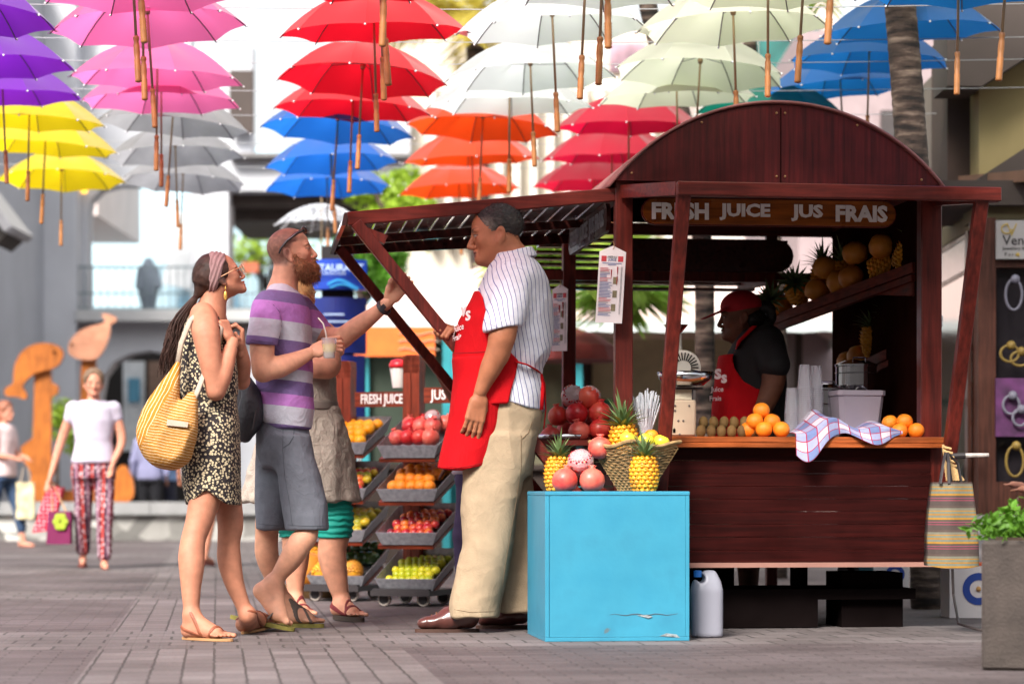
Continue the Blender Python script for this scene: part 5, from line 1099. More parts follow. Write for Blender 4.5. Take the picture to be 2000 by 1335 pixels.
for k, (px, v, r, h, zz, lab) in enumerate(((1612, .3, .09, .23, .0, 'tall polished steel pot behind the cup stacks'), (1672, .38, .1, .11, .24, 'shallow polished steel pot with lid on the shelf behind the bucket'))):
    t = thing('steel_pot', lab, 'pot', C_(px, v, zz)); l = MB(); l.lathe([(r*.97, 0), (r, .02), (r, h*.7), (r*1.03, h*.72), (r, h*.74), (r, h), (r*1.04, h+.004), (r*1.04, h+.012), (r*.6, h+.03), (.02, h+.036)], 28); l.build('vessel', m_inox, t, smooth='auto' and False); l = MB(); l.tube([(r*math.cos(a)*1.02, -r*.02+math.sin(a)*.0, h*.8+.0) for a in (0, .1)], .004, 5); l.tube([(-.03, -r, h+.02), (-.03, -r-.012, h+.04), (.03, -r-.012, h+.04), (.03, -r, h+.02)], .004, 6); l.build('handle', m_inox, t)
# weighing scale
sc_ = thing('kitchen_scale', 'cream enamel weighing scale with steel bowl on the counter', 'scale', C_(1333, .02), YAW-.05); m_cream = mat('cream_enamel', srgb(206, 184, 158), .4, .06)
l = MB(); l.box((0, .06, .088), (.128, .13, .17), bev=.008); bd = l.build('housing', m_cream, sc_)
l = MB()
for x, z in ((-.035, .145), (.03, .145), (-.036, .122), (-.02, .075), (.003, .075), (-.014, .012)): l.ball((x, -.006, z), .0055, 8, 5)
sub(l.build('screws', mat('dull_steel', srgb(120, 112, 110), .4, metal=.6)), bd); l = MB(); l.prism([(-.046, .02), (-.046, .035), (-.04, .042), (-.034, .035), (-.034, .02)], .004, lambda p: p+Vector((0, -.0075, 0))); sub(l.build('slot', m_blk), bd)
l = MB(); l.box((-.01, .07, .2), (.13, .05, .045)); l.build('mechanism_plate', mat('ivory', srgb(226, 214, 190), .5), sc_)
l = MB()
for x in (-.05, .05): l.tube([(x, .02, .17), (x, .02, .225)], .004, 6)
l.tube([(-.08, .02, .228), (.1, .02, .228)], .006, 6); l.tube([(-.07, .1, .228), (.09, .1, .228)], .006, 6); l.build('carrier', m_castd, sc_)
l = MB(); l.lathe([(.03, .238), (.085, .248), (.118, .275), (.128, .305), (.132, .306), (.122, .272), (.088, .243)], 32, c=(.02, .06, 0)); l.build('bowl', m_inox, sc_, smooth=True)
# white vented juicer with funnel
jc = thing('citrus_juicer', 'white round vented juicer with steel funnel behind the scale bowl', 'juicer', C_(1333, .3), YAW-.12); m_wp = mat('white_plastic', srgb(216, 208, 196), .4, .03)
l = MB(); l.lathe([(.02, -.05), (.078, -.05), (.084, -.04), (.084, .05), (.07, .06)], 32, Matrix.Rotation(R(90), 3, 'X'), c=(0, 0, .335)); hs_ = l.build('motor_housing', m_wp, jc)
l = MB()
for k in range(26): a = 2*math.pi*k/26; l.box((.054*math.cos(a), -.061, .335+.054*math.sin(a)), (.036, .006, .0055), rot=(0, -a, 0))
sub(l.build('vents', m_blk), hs_); l = MB(); l.box((0, .02, .13), (.12, .12, .26), bev=.01); l.build('base', m_wp, jc); l = MB(); l.lathe([(.03, .41), (.027, .5)], 18, c=(-.03, .02, 0)); l.build('neck', m_wp, jc); l = MB(); l.lathe([(.02, .5), (.03, .51), (.058, .542), (.06, .544), (.03, .52)], 24, c=(-.03, .02, 0)); l.build('funnel', m_inox, jc, smooth=True)
# straws
st = thing('straw_cup', 'clear plastic cup crammed with white straws beside the front post', 'cup', C_(1262, .03), 0); l = MB(); l.lathe([(.03, 0), (.039, .13), (.041, .131), (.03, .01)], 20); l.build('cup', m_cup, st)
l = MB(); r2 = random.Random(5)
for k in range(70): a = r2.uniform(0, 6.3); q = r2.random()**.6; l.tube([(.022*q*math.cos(a), .022*q*math.sin(a), .02), (.075*q*math.cos(a), .075*q*math.sin(a), .215-.05*q*q+r2.uniform(-.015, .015))], .003, 5)
l.build('straws', mat('straw_white', srgb(226, 230, 236), .4), st)
# checked cloth
cl = MB(); nu, nv = 56, 30; grid = []
def cloth(u, v):         # u along the counter 0..1, v across: back 0 to hanging front 1
    uu = Kpx(1545, -.05)+(Kpx(1752, -.05)-Kpx(1545, -.05))*u
    h = .125*math.exp(-((u-.33)/.17)**2)*(1-.55*v)+.062*math.exp(-((u-.85)/.2)**2)*(1-.4*v)+.012*math.sin(9*u+5*v)
    hang = max(0, v-.55)/.45; drop = .135*math.exp(-((u-.1)/.16)**2)+.045*math.exp(-((u-.72)/.22)**2)-.01*math.exp(-((u-.45)/.08)**2)
    y = .12-.26*min(v/.55, 1)-.012*hang; z = h*(1-hang*.75)+.006-hang*max(drop, -.0)+.008*math.sin(14*u)*hang
    return K(uu+.025*(v-.5)*math.sin(3*u), y-.02*hang*math.sin(12*u), CZ+z)
for j in range(nv+1): grid.append([cloth(i/nu, j/nv) for i in range(nu+1)])
cl.sheet(grid); co = cl.build('checked_cloth', mat('tea_cloth', (.7, .7, .7), .85, .06, 60, bump=.3, bs=200), smooth=True, solid=.003); tag(co, 'blue, white and red checked tea cloth hanging over the counter edge', 'cloth')
uvl = co.data.uv_layers.new(name='uv')
for lp_ in co.data.loops: i = lp_.vertex_index; uvl.data[lp_.index].uv = ((i % (nu+1))/nu*1.7, (i//(nu+1))/nv)
m = MATS['tea_cloth']; t, n, L, b = nodes_of(m); uvn = n.new('ShaderNodeUVMap'); uvn.uv_map = 'uv'; sp = n.new('ShaderNodeSeparateXYZ'); L.new(uvn.outputs[0], sp.inputs[0])
def fr_(sock, k, o=0):
    a = n.new('ShaderNodeMath'); a.operation = 'MULTIPLY_ADD'; a.inputs[1].default_value = k; a.inputs[2].default_value = o; L.new(sock, a.inputs[0]); c = n.new('ShaderNodeMath'); c.operation = 'FRACT'; L.new(a.outputs[0], c.inputs[0]); return c.outputs[0]
def mth(op, a, c):
    x = n.new('ShaderNodeMath'); x.operation = op
    for i, q in enumerate((a, c)):
        if isinstance(q, (int, float)): x.inputs[i].default_value = q
        else: L.new(q, x.inputs[i])
    return x.outputs[0]
fu, fv = fr_(sp.outputs[0], 3), fr_(sp.outputs[1], 3); bl = mth('ADD', mth('GREATER_THAN', fu, .5), mth('GREATER_THAN', fv, .5))
rd = mth('MAXIMUM', mth('LESS_THAN', mth('ABSOLUTE', mth('SUBTRACT', fr_(sp.outputs[0], 6, .5), .5), 0), .05), mth('LESS_THAN', mth('ABSOLUTE', mth('SUBTRACT', fr_(sp.outputs[1], 6, .5), .5), 0), .05))
r_ = ramp(n, [(0, srgb(222, 214, 226)), (.45, srgb(168, 172, 206)), (.95, srgb(116, 132, 178))]); L.new(mth('MULTIPLY', bl, .5), r_.inputs[0]); mx = n.new('ShaderNodeMix'); mx.data_type = 'RGBA'; L.new(rd, mx.inputs[0]); L.new(r_.outputs[0], mx.inputs[6]); mx.inputs[7].default_value = (*srgb(176, 34, 70), 1); L.new(mx.outputs[2], n[m['base']].inputs[0])
# shelf fruit
def on_shelf(S_, f, d, h): na, fa, out = S_; return na.lerp(fa, f)+out*d+Vector((0, 0, .02+h+.2*d))
for f, d, lab, rot, sc in ((.1, .16, 'pineapple at the near end of the upper cart shelf', (R(20), R(25), 0), 1.15), (.3, .08, 'pineapple lying crosswise on the upper cart shelf', (R(30), R(75), .3), 1.2), (.5, .2, 'upright pineapple at the back of the upper cart shelf', (0, 0, 0), 1.1), (.62, .2, 'dark pineapple in the middle of the upper cart shelf', (0, R(-10), 1), 1.25), (.8, .12, 'pineapple lying with crown left on the upper cart shelf', (R(60), R(-30), 0), 1.15), (.97, .1, 'pineapple lying at the far end of the upper cart shelf', (R(70), R(-60), 0), 1.2)): pineapple(on_shelf(SH1, f, d, .0 if abs(rot[1]) < 1 and abs(rot[0]) < 1 else .05), lab, 'pineapples', rot, sc, 1)
for f, d, h, lab in ((.42, .06, .06, 'small melon in the middle front of the upper cart shelf'), (.5, .05, .06, 'small melon left of the middle on the upper cart shelf'), (.66, .05, .06, 'pair of melons, front one, on the upper cart shelf'), (.6, .06, .16, 'melon stacked on the others on the upper cart shelf'), (.4, .12, .17, 'melon stacked behind the crosswise pineapple'), (.22, .13, .15, 'melon behind the near pineapple on the upper cart shelf'), (.93, .03, .055, 'melon at the far end of the upper cart shelf')): fruit('melon', 'melon', on_shelf(SH1, f, d, h), lab, None, (0, .4, f*9), .95)
fruit('orange', 'orange', on_shelf(SH2, .32, .03, .045), 'orange on the lower cart shelf beside the plastic bag', None, (0, 0, 0), 1.15)
for f, d, lab in ((.75, .14, 'pineapple standing at the far end of the lower cart shelf'), (.5, .2, 'pineapple standing behind the orange on the lower cart shelf'), (.2, .22, 'dark pineapple behind the plastic bag on the lower cart shelf')): pineapple(on_shelf(SH2, f, d, 0), lab, 'pineapples', (0, R(8), f*5), 1.15)
for f, d, h, lab in ((.95, .05, .05, 'melon at the far end of the lower cart shelf'), (1.1, .1, .04, 'second melon at the far end of the lower cart shelf')): fruit('melon', 'melon', on_shelf(SH2, f, d, h), lab, None, (0, .3, 2), .9)
l = MB(); l.ball((0, 0, 0), (.075, .06, .055), 22, 14)
for i, v in enumerate(l.v): h = vnoise(np.array([[v[0]*40+3, v[1]*40, v[2]*40]]))[0]; l.v[i] = tuple(c*(.8+.45*h) for c in v)
o = l.build('plastic_bag', mat('thin_bag', srgb(205, 202, 206), .25, 0, alpha=.75), None, True); o.location = on_shelf(SH2, .1, .06, .06); tag(o, 'crumpled whitish plastic bag on the lower cart shelf', 'bag')
# ---- jug, boxes, bags around the cart
jg = thing('water_jug', 'translucent white plastic jerry can with blue cap on the paving', 'jug', (P(1382, 1246, 10.7).x, 10.75, 0), .1)
s = Sdf(); s.loft([(.0, 0, .066, 0, .055), (.012, 0, .07, 0, .06), (.21, 0, .071, 0, .06), (.25, .0, .062, 0, .05), (.285, .008, .036, 0, .032), (.298, .012, .024, 0, .02)], rnd=.01, pw=3.2); s.ell((-.03, 0, .262), (.018, .08, .02), k=.012, mode='s')
V, Fq = s.mesh(.006); np_mesh('container', (V+np.array(jg.location), Fq), mat('milky_plastic', srgb(176, 176, 190), .35, .04, trans=.35), jg)
l = MB(); l.lathe([(.018, .268), (.018, .295), (.008, .298)], 14, c=(-.042, -.01, 0)); l.build('cap', mat('cap_blue', srgb(40, 110, 190), .4), jg)
def ring_box(lab, c, w_, d_, h_, rz):
    t = thing('carton_box', lab, 'box', c, rz); l = MB(); l.box((0, d_/2, h_/2), (w_, d_, h_)); l.build('carton', mat('carton_white', srgb(206, 200, 200), .5, .03), t)
    l = MB(); l.box((0, d_/2-.001, h_+.008), (w_, d_, .014)); l.build('lid', mat('carton_orange', srgb(204, 84, 40), .5), t); l = MB(); cz = h_*.56; pts = [(h_*.31*math.cos(a), h_*.31*math.sin(a)) for a in np.linspace(0, 2*math.pi, 33)]; pin = [(x*.55, z*.55) for x, z in pts]
    l.add([(x+w_*.12, -.003, cz+z) for x, z in pts]+[(x+w_*.12, -.003, cz+z) for x, z in pin], [(i, i+1, 34+i, 33+i) for i in range(32)]); l.build('ring_mark', mat('ring_blue', srgb(24, 60, 140), .5), t); l = MB(); l.ball((w_*.12, -.003, cz), .014, 10, 6); l.build('dot_mark', mat('dot_gold', srgb(186, 140, 80), .5), t)
ring_box('white carton with blue ring mark behind the planter, right of the striped bag', P(1900, 1206, 12.35)*1, .24, .2, .265, .05); ring_box('white carton with blue ring mark under the cart floor', (P(1740, 1150, 13.2).x, 13.2, .1), .2, .15, .17, .1)
for k in range(3):
    l = MB(); l.box((0, 0, .075), (.05, .22, .2), bev=.003); o = l.build('box_file', mat('file_teal', srgb(20, 70, 80), .5, .1)); o.location = (P(1657+17*k, 1120, 13).x, 13, .13); tag(o, ('left', 'middle', 'right')[k]+' one of three dark teal box files under the cart', 'file', 'box files under the cart')
sb = thing('striped_tote', 'striped brown, yellow and pink shopping bag hanging at the right end of the cart', 'bag', P(1862, 940, 10.95))
V0 = P(1862, 1020, 10.95); l = MB(); rows_ = []
for j in range(15):
    f = j/14; y = 941+163*f; xl, xr = 1822-10*math.sin(f*2.2)-(2 if f > .9 else 0), 1899+13*math.sin(f*1.6); zz = []
    for i in range(19): g_ = i/18; zz.append(P(xl+(xr-xl)*g_, y+6*math.sin(3*g_)*f, 10.95)+Vector((0, -.045*math.sin(math.pi*g_)*(.3+f)+.006*math.sin(9*g_+3*f), 0)))
    bkk = [Vector((p.x, 11.02+.03*f, p.z)) for p in reversed(zz)]; rows_.append(zz+bkk+[zz[0]])
l.sheet(rows_); l.add(rows_[-1], [tuple(range(len(rows_[-1])))])
m_st_ = wave_mat('tote_stripe', [(0, srgb(66, 54, 50)), (.2, srgb(140, 48, 74)), (.23, srgb(66, 54, 50)), (.3, srgb(130, 56, 78)), (.33, srgb(72, 60, 52)), (.42, srgb(150, 108, 32)), (.5, srgb(104, 106, 92)), (.6, srgb(146, 102, 32)), (.66, srgb(106, 108, 92)), (.76, srgb(152, 108, 32)), (.8, srgb(106, 104, 90)), (.9, srgb(74, 60, 54))], freq=9.2, rough=.8, bump=.2)  # stripe colours darkened to stand in for the shade the bag hangs in
l.build('bag_body', m_st_, sb, smooth=True, world=True)
for dx in (0, 18): 
    l = MB(); l.tube([P(1836+dx, 944, 10.93), P(1842+dx*.6, 905, 10.95), P(1846+dx*.3, 884, 11.0), P(1853+dx, 905, 11), P(1858+dx*1.1, 944, 11)], .008, 6, flat=.4); l.build('strap', m_castd, sb, world=True)
wf = thing('wicker_fan', 'woven straw fan tucked above the striped bag', 'fan', P(1858, 905, 11.05)); l = MB()
for k in range(8): l.tube([P(1842+5*k*.55, 868+6*k, 11.05), P(1850+4.6*k, 938, 11.03)], .006, 5); l.tube([P(1842+.6*k, 872+8*k, 11.04), P(1858+2.6*k, 876+8.5*k, 11.04)], .006, 5)
l.build('weave', mat('straw', srgb(200, 164, 112), .8, .2), wf, world=True)
br = thing('broom_handle', 'worn white and black stick poking out from the cart end', 'stick', P(1880, 889, 11.1)); l = MB(); l.tube([P(1850, 891, 11.1), P(1885, 889, 11.1)], .014, 8); l.build('grip', m_castd, br, world=True); l = MB(); l.tube([P(1885, 889, 11.1), P(1931, 888, 11.1)], [.011, .009], 8); l.build('stick', mat('worn_white', srgb(176, 166, 160), .6, .3, 40), br, world=True)
l = MB(); l.tube([Vector((P(1858, 1140, 11.5).x, 11.5, .42)), P(1862, 1160, 11.5), Vector((P(1872, 1208, 11.3).x, 11.3, .03)), Vector((P(1912, 1222, 11.1).x, 11.1, .012)), Vector((P(1960, 1215, 11).x, 11, .012))], .007, 7); o = l.build('hose', mat('hose_dark', srgb(60, 52, 52), .5)); tag(o, 'dark thin hose curling from the cart end to the planter', 'hose')
# ================================================================= people
def tint_mat(name, rough=.5, bump=.12, bs=220, spec=.4):
    return mat(name, (1, 1, 1), rough, .13, 26, bump=bump, bs=bs, spec=spec, tint=True)
m_skin = tint_mat('skin', .58, .14, 240)
t, n, L, b = nodes_of(m_skin); b.inputs['Subsurface Weight'].default_value = .08; b.inputs['Subsurface Radius'].default_value = (.02, .008, .004); b.inputs['Subsurface Scale'].default_value = .3
def hmat(org, yaw, tilt, roll=0, sc=1):
    """head space (x forward, y left, z up) to world"""
    return Matrix.Translation(Vector(org)) @ Matrix.Rotation(yaw, 4, 'Z') @ Matrix.Rotation(-tilt, 4, 'Y') @ Matrix.Rotation(roll, 4, 'X') @ Matrix.Scale(sc, 4)
def xf(M, V): M = np.array(M); return V @ M[:3, :3].T+M[:3, 3]
def head_sdf(nose=1, jaw=1, chin=1, fat=0, brow=1, lips=1, neck=None, fem=0, ears=1):
    s = Sdf()
    s.ell((-.004, 0, .032), (.099, .077, .086), k=.02); s.ell((.03, 0, -.028), (.06, .063+fat*.008, .083), k=.03)
    for sy in (-1, 1):
        s.cone((.0, sy*.052, -.05), (.074, sy*.017, -.094+.004*fem), .017+.008*fat, .015*jaw, k=.03); s.ell((.06, sy*.043, -.026), (.022, .02, .02), k=.022)
        s.ell((.082, sy*.03, .02), (.014, .027, .009*brow), k=.014)
        s.ell((.106, sy*.034, .0), (.02, .019, .0125), k=.014, mode='s'); s.ell((.081, sy*.032, -.001), (.0125, .0165, .0105), k=.004)
        s.ell((.089, sy*.032, .0065), (.0055, .015, .0035), k=.004)
        s.ell((.099, sy*.0125, -.044), (.011, .008, .0085*nose), k=.008)
    if fat: s.ell((.03, 0, -.1), (.05, .05, .03), k=.03)
    s.ell((.084, 0, -.097), (.017*chin, .021, .016), k=.018)
    s.cone((.09, 0, .012), (.112+.004*(nose-1)*10*.3, 0, -.037), .0075, .0115*nose, k=.011)
    s.ell((.093, 0, -.0635), (.0125, .022, .0066*lips), k=.009); s.ell((.0915, 0, -.0765), (.0115, .02, .0075*lips), k=.009); s.ell((.104, 0, -.07), (.012, .02, .0016), k=.003, mode='s')
    if ears:
        Rm = np.array(Euler((0, R(-14), 0)).to_matrix())
        for sy in (-1, 1):
            Re = np.array((Euler((0, R(-14), R(sy*-16))).to_matrix()))
            s.ell((-.012, sy*.083, -.012), (.0205, .0085, .033), k=.005, rot=Re); s.ell((-.008, sy*.0925, -.009), (.0115, .007, .02), k=.004, mode='s', rot=Re); s.ell((-.003, sy*.082, -.04), (.009, .0065, .01), k=.005)
    if neck:
        for a, c, ra, rb in neck: s.cone(a, c, ra, rb, k=.035)
    return s
def head_tint(V, skin, lip, brow, hair=None, hair_fn=None, stub=None, stub_fn=None):
    """real colouring of the face: lips, brows, cropped hair, stubble"""
    c = np.tile(np.array(skin), (len(V), 1)); x, y, z = V.T; nz = vnoise(V*90)
    def put(mask, col, a=1):
        w_ = np.clip(mask, 0, 1)[:, None]*a; c[:] = c*(1-w_)+np.array(col)*w_
    put(np.clip(1-np.abs(np.hypot((z+.045)/.03, (np.abs(y)-.04)/.03)), 0, 1)*(x > .03), [skin[0]*1.15, skin[1]*.75, skin[2]*.7], .35)
    if hair is not None: put(np.clip(hair_fn(x, y, z)*60, 0, 1)*(.72+.4*nz), hair)
    if stub is not None: put(np.clip(stub_fn(x, y, z)*60, 0, 1)*(.7+.5*nz), stub)
    put((np.abs(y) < .021) & (z > -.0835) & (z < -.0575) & (x > .094), lip, .8)
    put(np.clip(1-np.hypot((z-.023-.004*(np.abs(y)-.03)/.02)/.0072, (np.abs(y)-.034)/.024)**3, 0, 1)*(x > .07), brow, .85)
    ey = np.hypot((z+.0012)/.006, (np.abs(y)-.034)/.0145); put((ey < 1) & (x > .072), srgb(160, 142, 132), .85); put((np.hypot(z+.001, np.abs(y)-.033) < .006) & (x > .076), srgb(40, 34, 34), 1)
    put((ey < 1.35) & (ey > .95) & (z > -.0015) & (x > .072), brow, .8); return c
def sub3(M, v): return M @ Vector(v)
def hand_sdf(side, curl, spread=.1, thumb=((.02, .035, -.012), (.045, .052, -.02), (.068, .054, -.032)), sc=1.0):
    """hand with palm along +x, back of hand +z, thumb on side*+y; curl = per finger (knuckle, middle, tip) bend in radians"""
    s = Sdf(); S_ = sc
    s.cone((-.035*S_, 0, 0), (.012*S_, 0, 0), .024*S_, .027*S_, k=.012, flat=((0, 0, 1), .72))
    for i, (y, ln) in enumerate(((.029, .04), (.01, .043), (-.009, .041), (-.027, .034))):
        y = y*side; s.cone((.012*S_, y*.7*S_, 0), (.078*S_, y*S_, .002*S_), .0165*S_, .0125*S_, k=.012, flat=((0, 0, 1), .85))
        p = np.array((.083*S_, y*S_, .001)); a = 0; r = .0102-.0007*i*.6; c = curl[i] if isinstance(curl[0], (tuple, list)) else curl; sp = spread*(1.5-i)*side
        for j, (l_, rr) in enumerate(((ln, r), (ln*.64, r*.9), (ln*.5, r*.82))):
            a += c[j]; q = p+np.array((math.cos(a)*math.cos(sp), math.cos(a)*math.sin(sp), -math.sin(a)))*l_*S_; s.cone(p, q, rr*S_, rr*.9*S_, k=.004); p = q
    tp = [np.array((.0, .018*side, -.004))]+[np.array((x, y*side, z)) for x, y, z in thumb]
    for j, (ra, rb) in enumerate(((.017, .0145), (.0135, .0115), (.011, .0095))): s.cone(tp[j]*S_, tp[j+1]*S_, ra*S_, rb*S_, k=.008)
    return s
def hand_mesh(wrist, fwd, back, side, curl, res=.0028, **k):
    x = Vector(fwd).normalized(); z = Vector(back); z = (z-x*z.dot(x)).normalized(); y = z.cross(x); M = Matrix((x, y, z)).transposed().to_4x4(); M.translation = Vector(wrist)+x*.03
    V, Fq = hand_sdf(side, curl, **k).mesh(res); return xf(M, V), Fq
def foot_sdf(s, heel, toe, ankle, w_=.042, h_=.03, k=.02, toes=True):
    """a bare foot from heel to toe tips; all world points, sole under them"""
    heel, toe, ankle = Vector(heel), Vector(toe), Vector(ankle); d = (toe-heel); ln = d.length; d.normalize(); sd = d.cross(Vector((0, 0, 1))).normalized(); up = sd.cross(d)
    s.cone(ankle, heel+d*.035+up*.035, .034, .034, k=k); s.ell(heel+d*.03+up*.026, (.036, .032, .03), k=.02)
    s.cone(heel+d*.05+up*.045, heel+d*(ln*.68)+up*.022, .036, .028, k=.025); s.cone(heel+d*.04+up*.024, heel+d*(ln*.72)+up*.017, .027, .02, k=.02, flat=(tuple(sd), 1.45))
    s.cone(ankle+d*.005, heel+d*(ln*.55)+up*.035, .03, .024, k=.03)
    if toes:
        for i in range(5):
            f = (i-2)/2; a = heel+d*(ln*(.76-.035*abs(f)-.03*(i == 4)))+sd*(.034*f)+up*.015; c = heel+d*(ln*(.965 if i == 0 else .95-.03*i))+sd*(.037*f)+up*.011; s.cone(a, c, .013 if i == 0 else .0095, .0115 if i == 0 else .008, k=.006)
    return heel, d, sd, up, ln
def foot_straps(name, h_, t__, ank, bands, m, parent, root, w_=.042, g=.0035):
    """straps as thin shells of the foot itself: bands = (fraction along the foot, tilt of the band, half width)"""
    out = []
    for fr, til, side, hw in bands:
        s = Sdf(); hh, d, sd, up, ln = foot_sdf(s, h_, t__, ank, w_=w_); s.grow(g); c = hh+d*(ln*fr)+up*.03; nn = (d*math.cos(til)+up*math.sin(til)+sd*side).normalized(); s.clip(lambda X, Y, Z: np.abs((X-c.x)*nn.x+(Y-c.y)*nn.y+(Z-c.z)*nn.z)-hw); s.clip(lambda X, Y, Z: -((X-hh.x)*up.x+(Y-hh.y)*up.y+(Z-hh.z)*up.z)+.002); V, Fq = s.mesh(.0026)
        o = np_mesh(name, (V-np.array(root.location), Fq), m, None); o.parent = parent; out.append(o)
    return out
def strap_over(mb, c, d, sd, up, w_, h_, r=.006, n=14, flat=.5):
    """a band from side to side over a foot at point c"""
    mb.tube([c+sd*(w_*math.cos(a))+up*(h_*math.sin(a)) for a in np.linspace(0, math.pi, n)], r, 6, flat=flat)
def sole(mb, heel, toe, w_=.045, th=.014, z0=None, up=Vector((0, 0, 1))):
    heel, toe = Vector(heel), Vector(toe); d = toe-heel; ln = d.length; d.normalize(); sd = d.cross(Vector((0, 0, 1))).normalized(); up = sd.cross(d); out = []
    for k in range(28):
        a = 2*math.pi*k/28; x = (math.cos(a)+1)/2; wv = w_*(.72+.35*x)*math.sin(a); out.append(heel+d*(-.012+(ln+.024)*x)+sd*wv)
    mb.add([p-up*th for p in out]+out, [tuple(range(27, -1, -1)), tuple(range(28, 56))]+[(i, (i+1) % 28, 28+(i+1) % 28, 28+i) for i in range(28)])
def strands(name, V, N, n, ln, dirf, r, m, root, lift=.45, seed=3):
    """short single hairs standing off a hair or beard surface"""
    rg_ = random.Random(seed); l = MB()
    for _ in range(n):
        i = rg_.randrange(len(V)); p = Vector(V[i]); nn = Vector(N[i]); d = (dirf(p, nn)+nn*lift*2+Vector((rg_.gauss(0, .25), rg_.gauss(0, .25), rg_.gauss(0, .25)))*(1 if lift else .2)).normalized(); L_ = ln*rg_.uniform(.5, 1.2); q = p+nn*.001+d*L_*.5; e = q+(d*.8+dirf(p, nn).normalized()*.35)*L_*.5; l.tube([p-nn*.002, q, e], [r, r*.9, r*.4], 3, cap=False)
    return l.build(name, m, root, world=True, smooth=True)
def on_surf(o, px, py, off=.001):
    """front point of a garment mesh seen at a place of the photograph"""
    if 'co' not in CACHE or CACHE['co'][0] != o.name:
        v = np.empty(len(o.data.vertices)*3); o.data.vertices.foreach_get('co', v); v = v.reshape(-1, 3)+np.array(o.parent.location); CACHE['co'] = (o.name, v, 1000+F*v[:, 0]/v[:, 1], 958-F*(v[:, 2]-.65)/v[:, 1])
    _, v, X, Y = CACHE['co']; d = np.hypot(X-px, Y-py); k = np.argsort(d)[:14]; k = k[v[k, 1] < v[k, 1].min()+.03]; y = v[k, 1].mean()-off; return P(px, py, y)
CACHE = {}
def seam(o, pts, m, r=.0014, name='seam', n=5):
    q = []
    for (a, b), (c, d) in zip(pts[:-1], pts[1:]): q += [(a+(c-a)*i/n, b+(d-b)*i/n) for i in range(n)]
    q.append(pts[-1]); l = MB(); l.tube([on_surf(o, *p) for p in q], r, 5); s_ = l.build(name, m, None); s_.data.transform(Matrix.Translation(-o.parent.location)); s_.parent = o; return s_
class Fig:
    def __init__(s, Y0, lab, foot_px): s.Y = Y0; s.s = F/Y0; q = P(foot_px, 958, Y0); s.root = thing('person', lab, 'person', (q.x, Y0, 0)); s.body = []; s.bt = []
    def p(s, px, py, dy=0): return P(px, py, s.Y+dy)
    def ch(s, pts): return [(s.p(*q[:2], q[2]), q[3]/s.s) for q in pts]
    def keys(s, rows, dy=0):
        """rows: (py, left px, right px, half depth) -> loft keys"""
        return [(P(0, r_[0], s.Y).z, P((r_[1]+r_[2])/2, 0, s.Y+dy).x, (r_[2]-r_[1])/2/s.s, s.Y+dy+(r_[4] if len(r_) > 4 else 0), r_[3]) for r_ in rows]
    def add(s, mesh, tint): s.body.append(mesh); s.bt.append(np.broadcast_to(np.array(tint), (len(mesh[0]), 3)) if np.ndim(tint) == 1 else tint)
    def done(s, m=m_skin):
        T = np.concatenate(s.bt); return np_mesh('body', s.body, m, s.root, tint=lambda V: T)
    def head(s, org, yaw, tilt, sc, skin, lip, brow_c, res=.0032, roll=0, neck=None, hair=None, hair_fn=None, stub=None, stub_fn=None, **k):
        M = hmat(org, yaw, tilt, roll, sc); Mi = M.inverted(); nk = [(Mi @ Vector(a), Mi @ Vector(c), ra/sc, rb/sc) for a, c, ra, rb in (neck or [])]
        V, Fq = head_sdf(neck=nk, **k).mesh(res/sc); s.add((xf(M, V), Fq), head_tint(V, skin, lip, brow_c, hair, hair_fn, stub, stub_fn)); s.M = M; return M
def folds(amp, freq, seed=0, stretch=(1, 1, 1)):
    """broad cloth folds and creases as a displacement along the normal"""
    st = np.array(stretch)
    def f(V):
        q = V*st*freq+seed*7.3; n1 = vnoise(q); n2 = vnoise(q*2.3+11); rdg = 1-np.abs(2*n1-1)
        return amp*(rdg*1.2-.75)+amp*.4*(n2-.5)
    return f
def poly_mask(poly):
    """signed inside test (positive inside) of points in the x-z plane against a polygon, as a rough distance"""
    Q = np.array([(p.x, p.z) for p in poly])
    def f(X, Y, Z):
        X, Z = np.broadcast_arrays(X, Z); ins = np.zeros(X.shape, bool); dm = np.full(X.shape, 9.0)
        for i in range(len(Q)):
            a, c = Q[i], Q[(i+1) % len(Q)]; e = c-a; t_ = np.clip(((X-a[0])*e[0]+(Z-a[1])*e[1])/(e@e), 0, 1); dm = np.minimum(dm, np.hypot(X-a[0]-t_*e[0], Z-a[1]-t_*e[1]))
            cr = ((a[1] > Z) != (c[1] > Z)) & (X < (c[0]-a[0])*(Z-a[1])/(c[1]-a[1]+1e-12)+a[0]); ins ^= cr
        return np.where(ins, -dm, dm)
    return f
# ----------------------------------------------------------------- woman in the patterned dress
SK1 = srgb(182, 122, 96)
f = Fig(10.75, 'woman in a dark floral sleeveless dress with mauve headband, holding her bag strap', 420)
M = f.head(f.p(430, 541), R(14), R(22), .9, SK1, srgb(186, 100, 92), srgb(70, 48, 40), fem=1, jaw=.9, nose=.85, neck=[(f.p(421, 570), f.p(411, 612), .057, .06), (f.p(411, 612), f.p(412, 650), .062, .07)], hair=srgb(58, 38, 34), hair_fn=lambda x, y, z: np.minimum(.045-x-.25*(.08-z)+.02*(z > .0), z+.05))
s = Sdf()
s.chain(f.ch([(398, 628, -.12, 27), (402, 650, -.165, 27), (411, 705, -.18, 22), (421, 764, -.17, 18)]), .03); s.chain(f.ch([(422, 762, -.17, 18), (433, 735, -.16, 19.5), (446, 695, -.13, 15), (455, 668, -.11, 11.5)]), .012)
s.chain(f.ch([(420, 628, .12, 24), (445, 690, .19, 20), (472, 745, .17, 16)]), .03); s.chain(f.ch([(472, 743, .17, 16), (474, 710, .1, 16), (471, 680, .05, 11)]), .012)
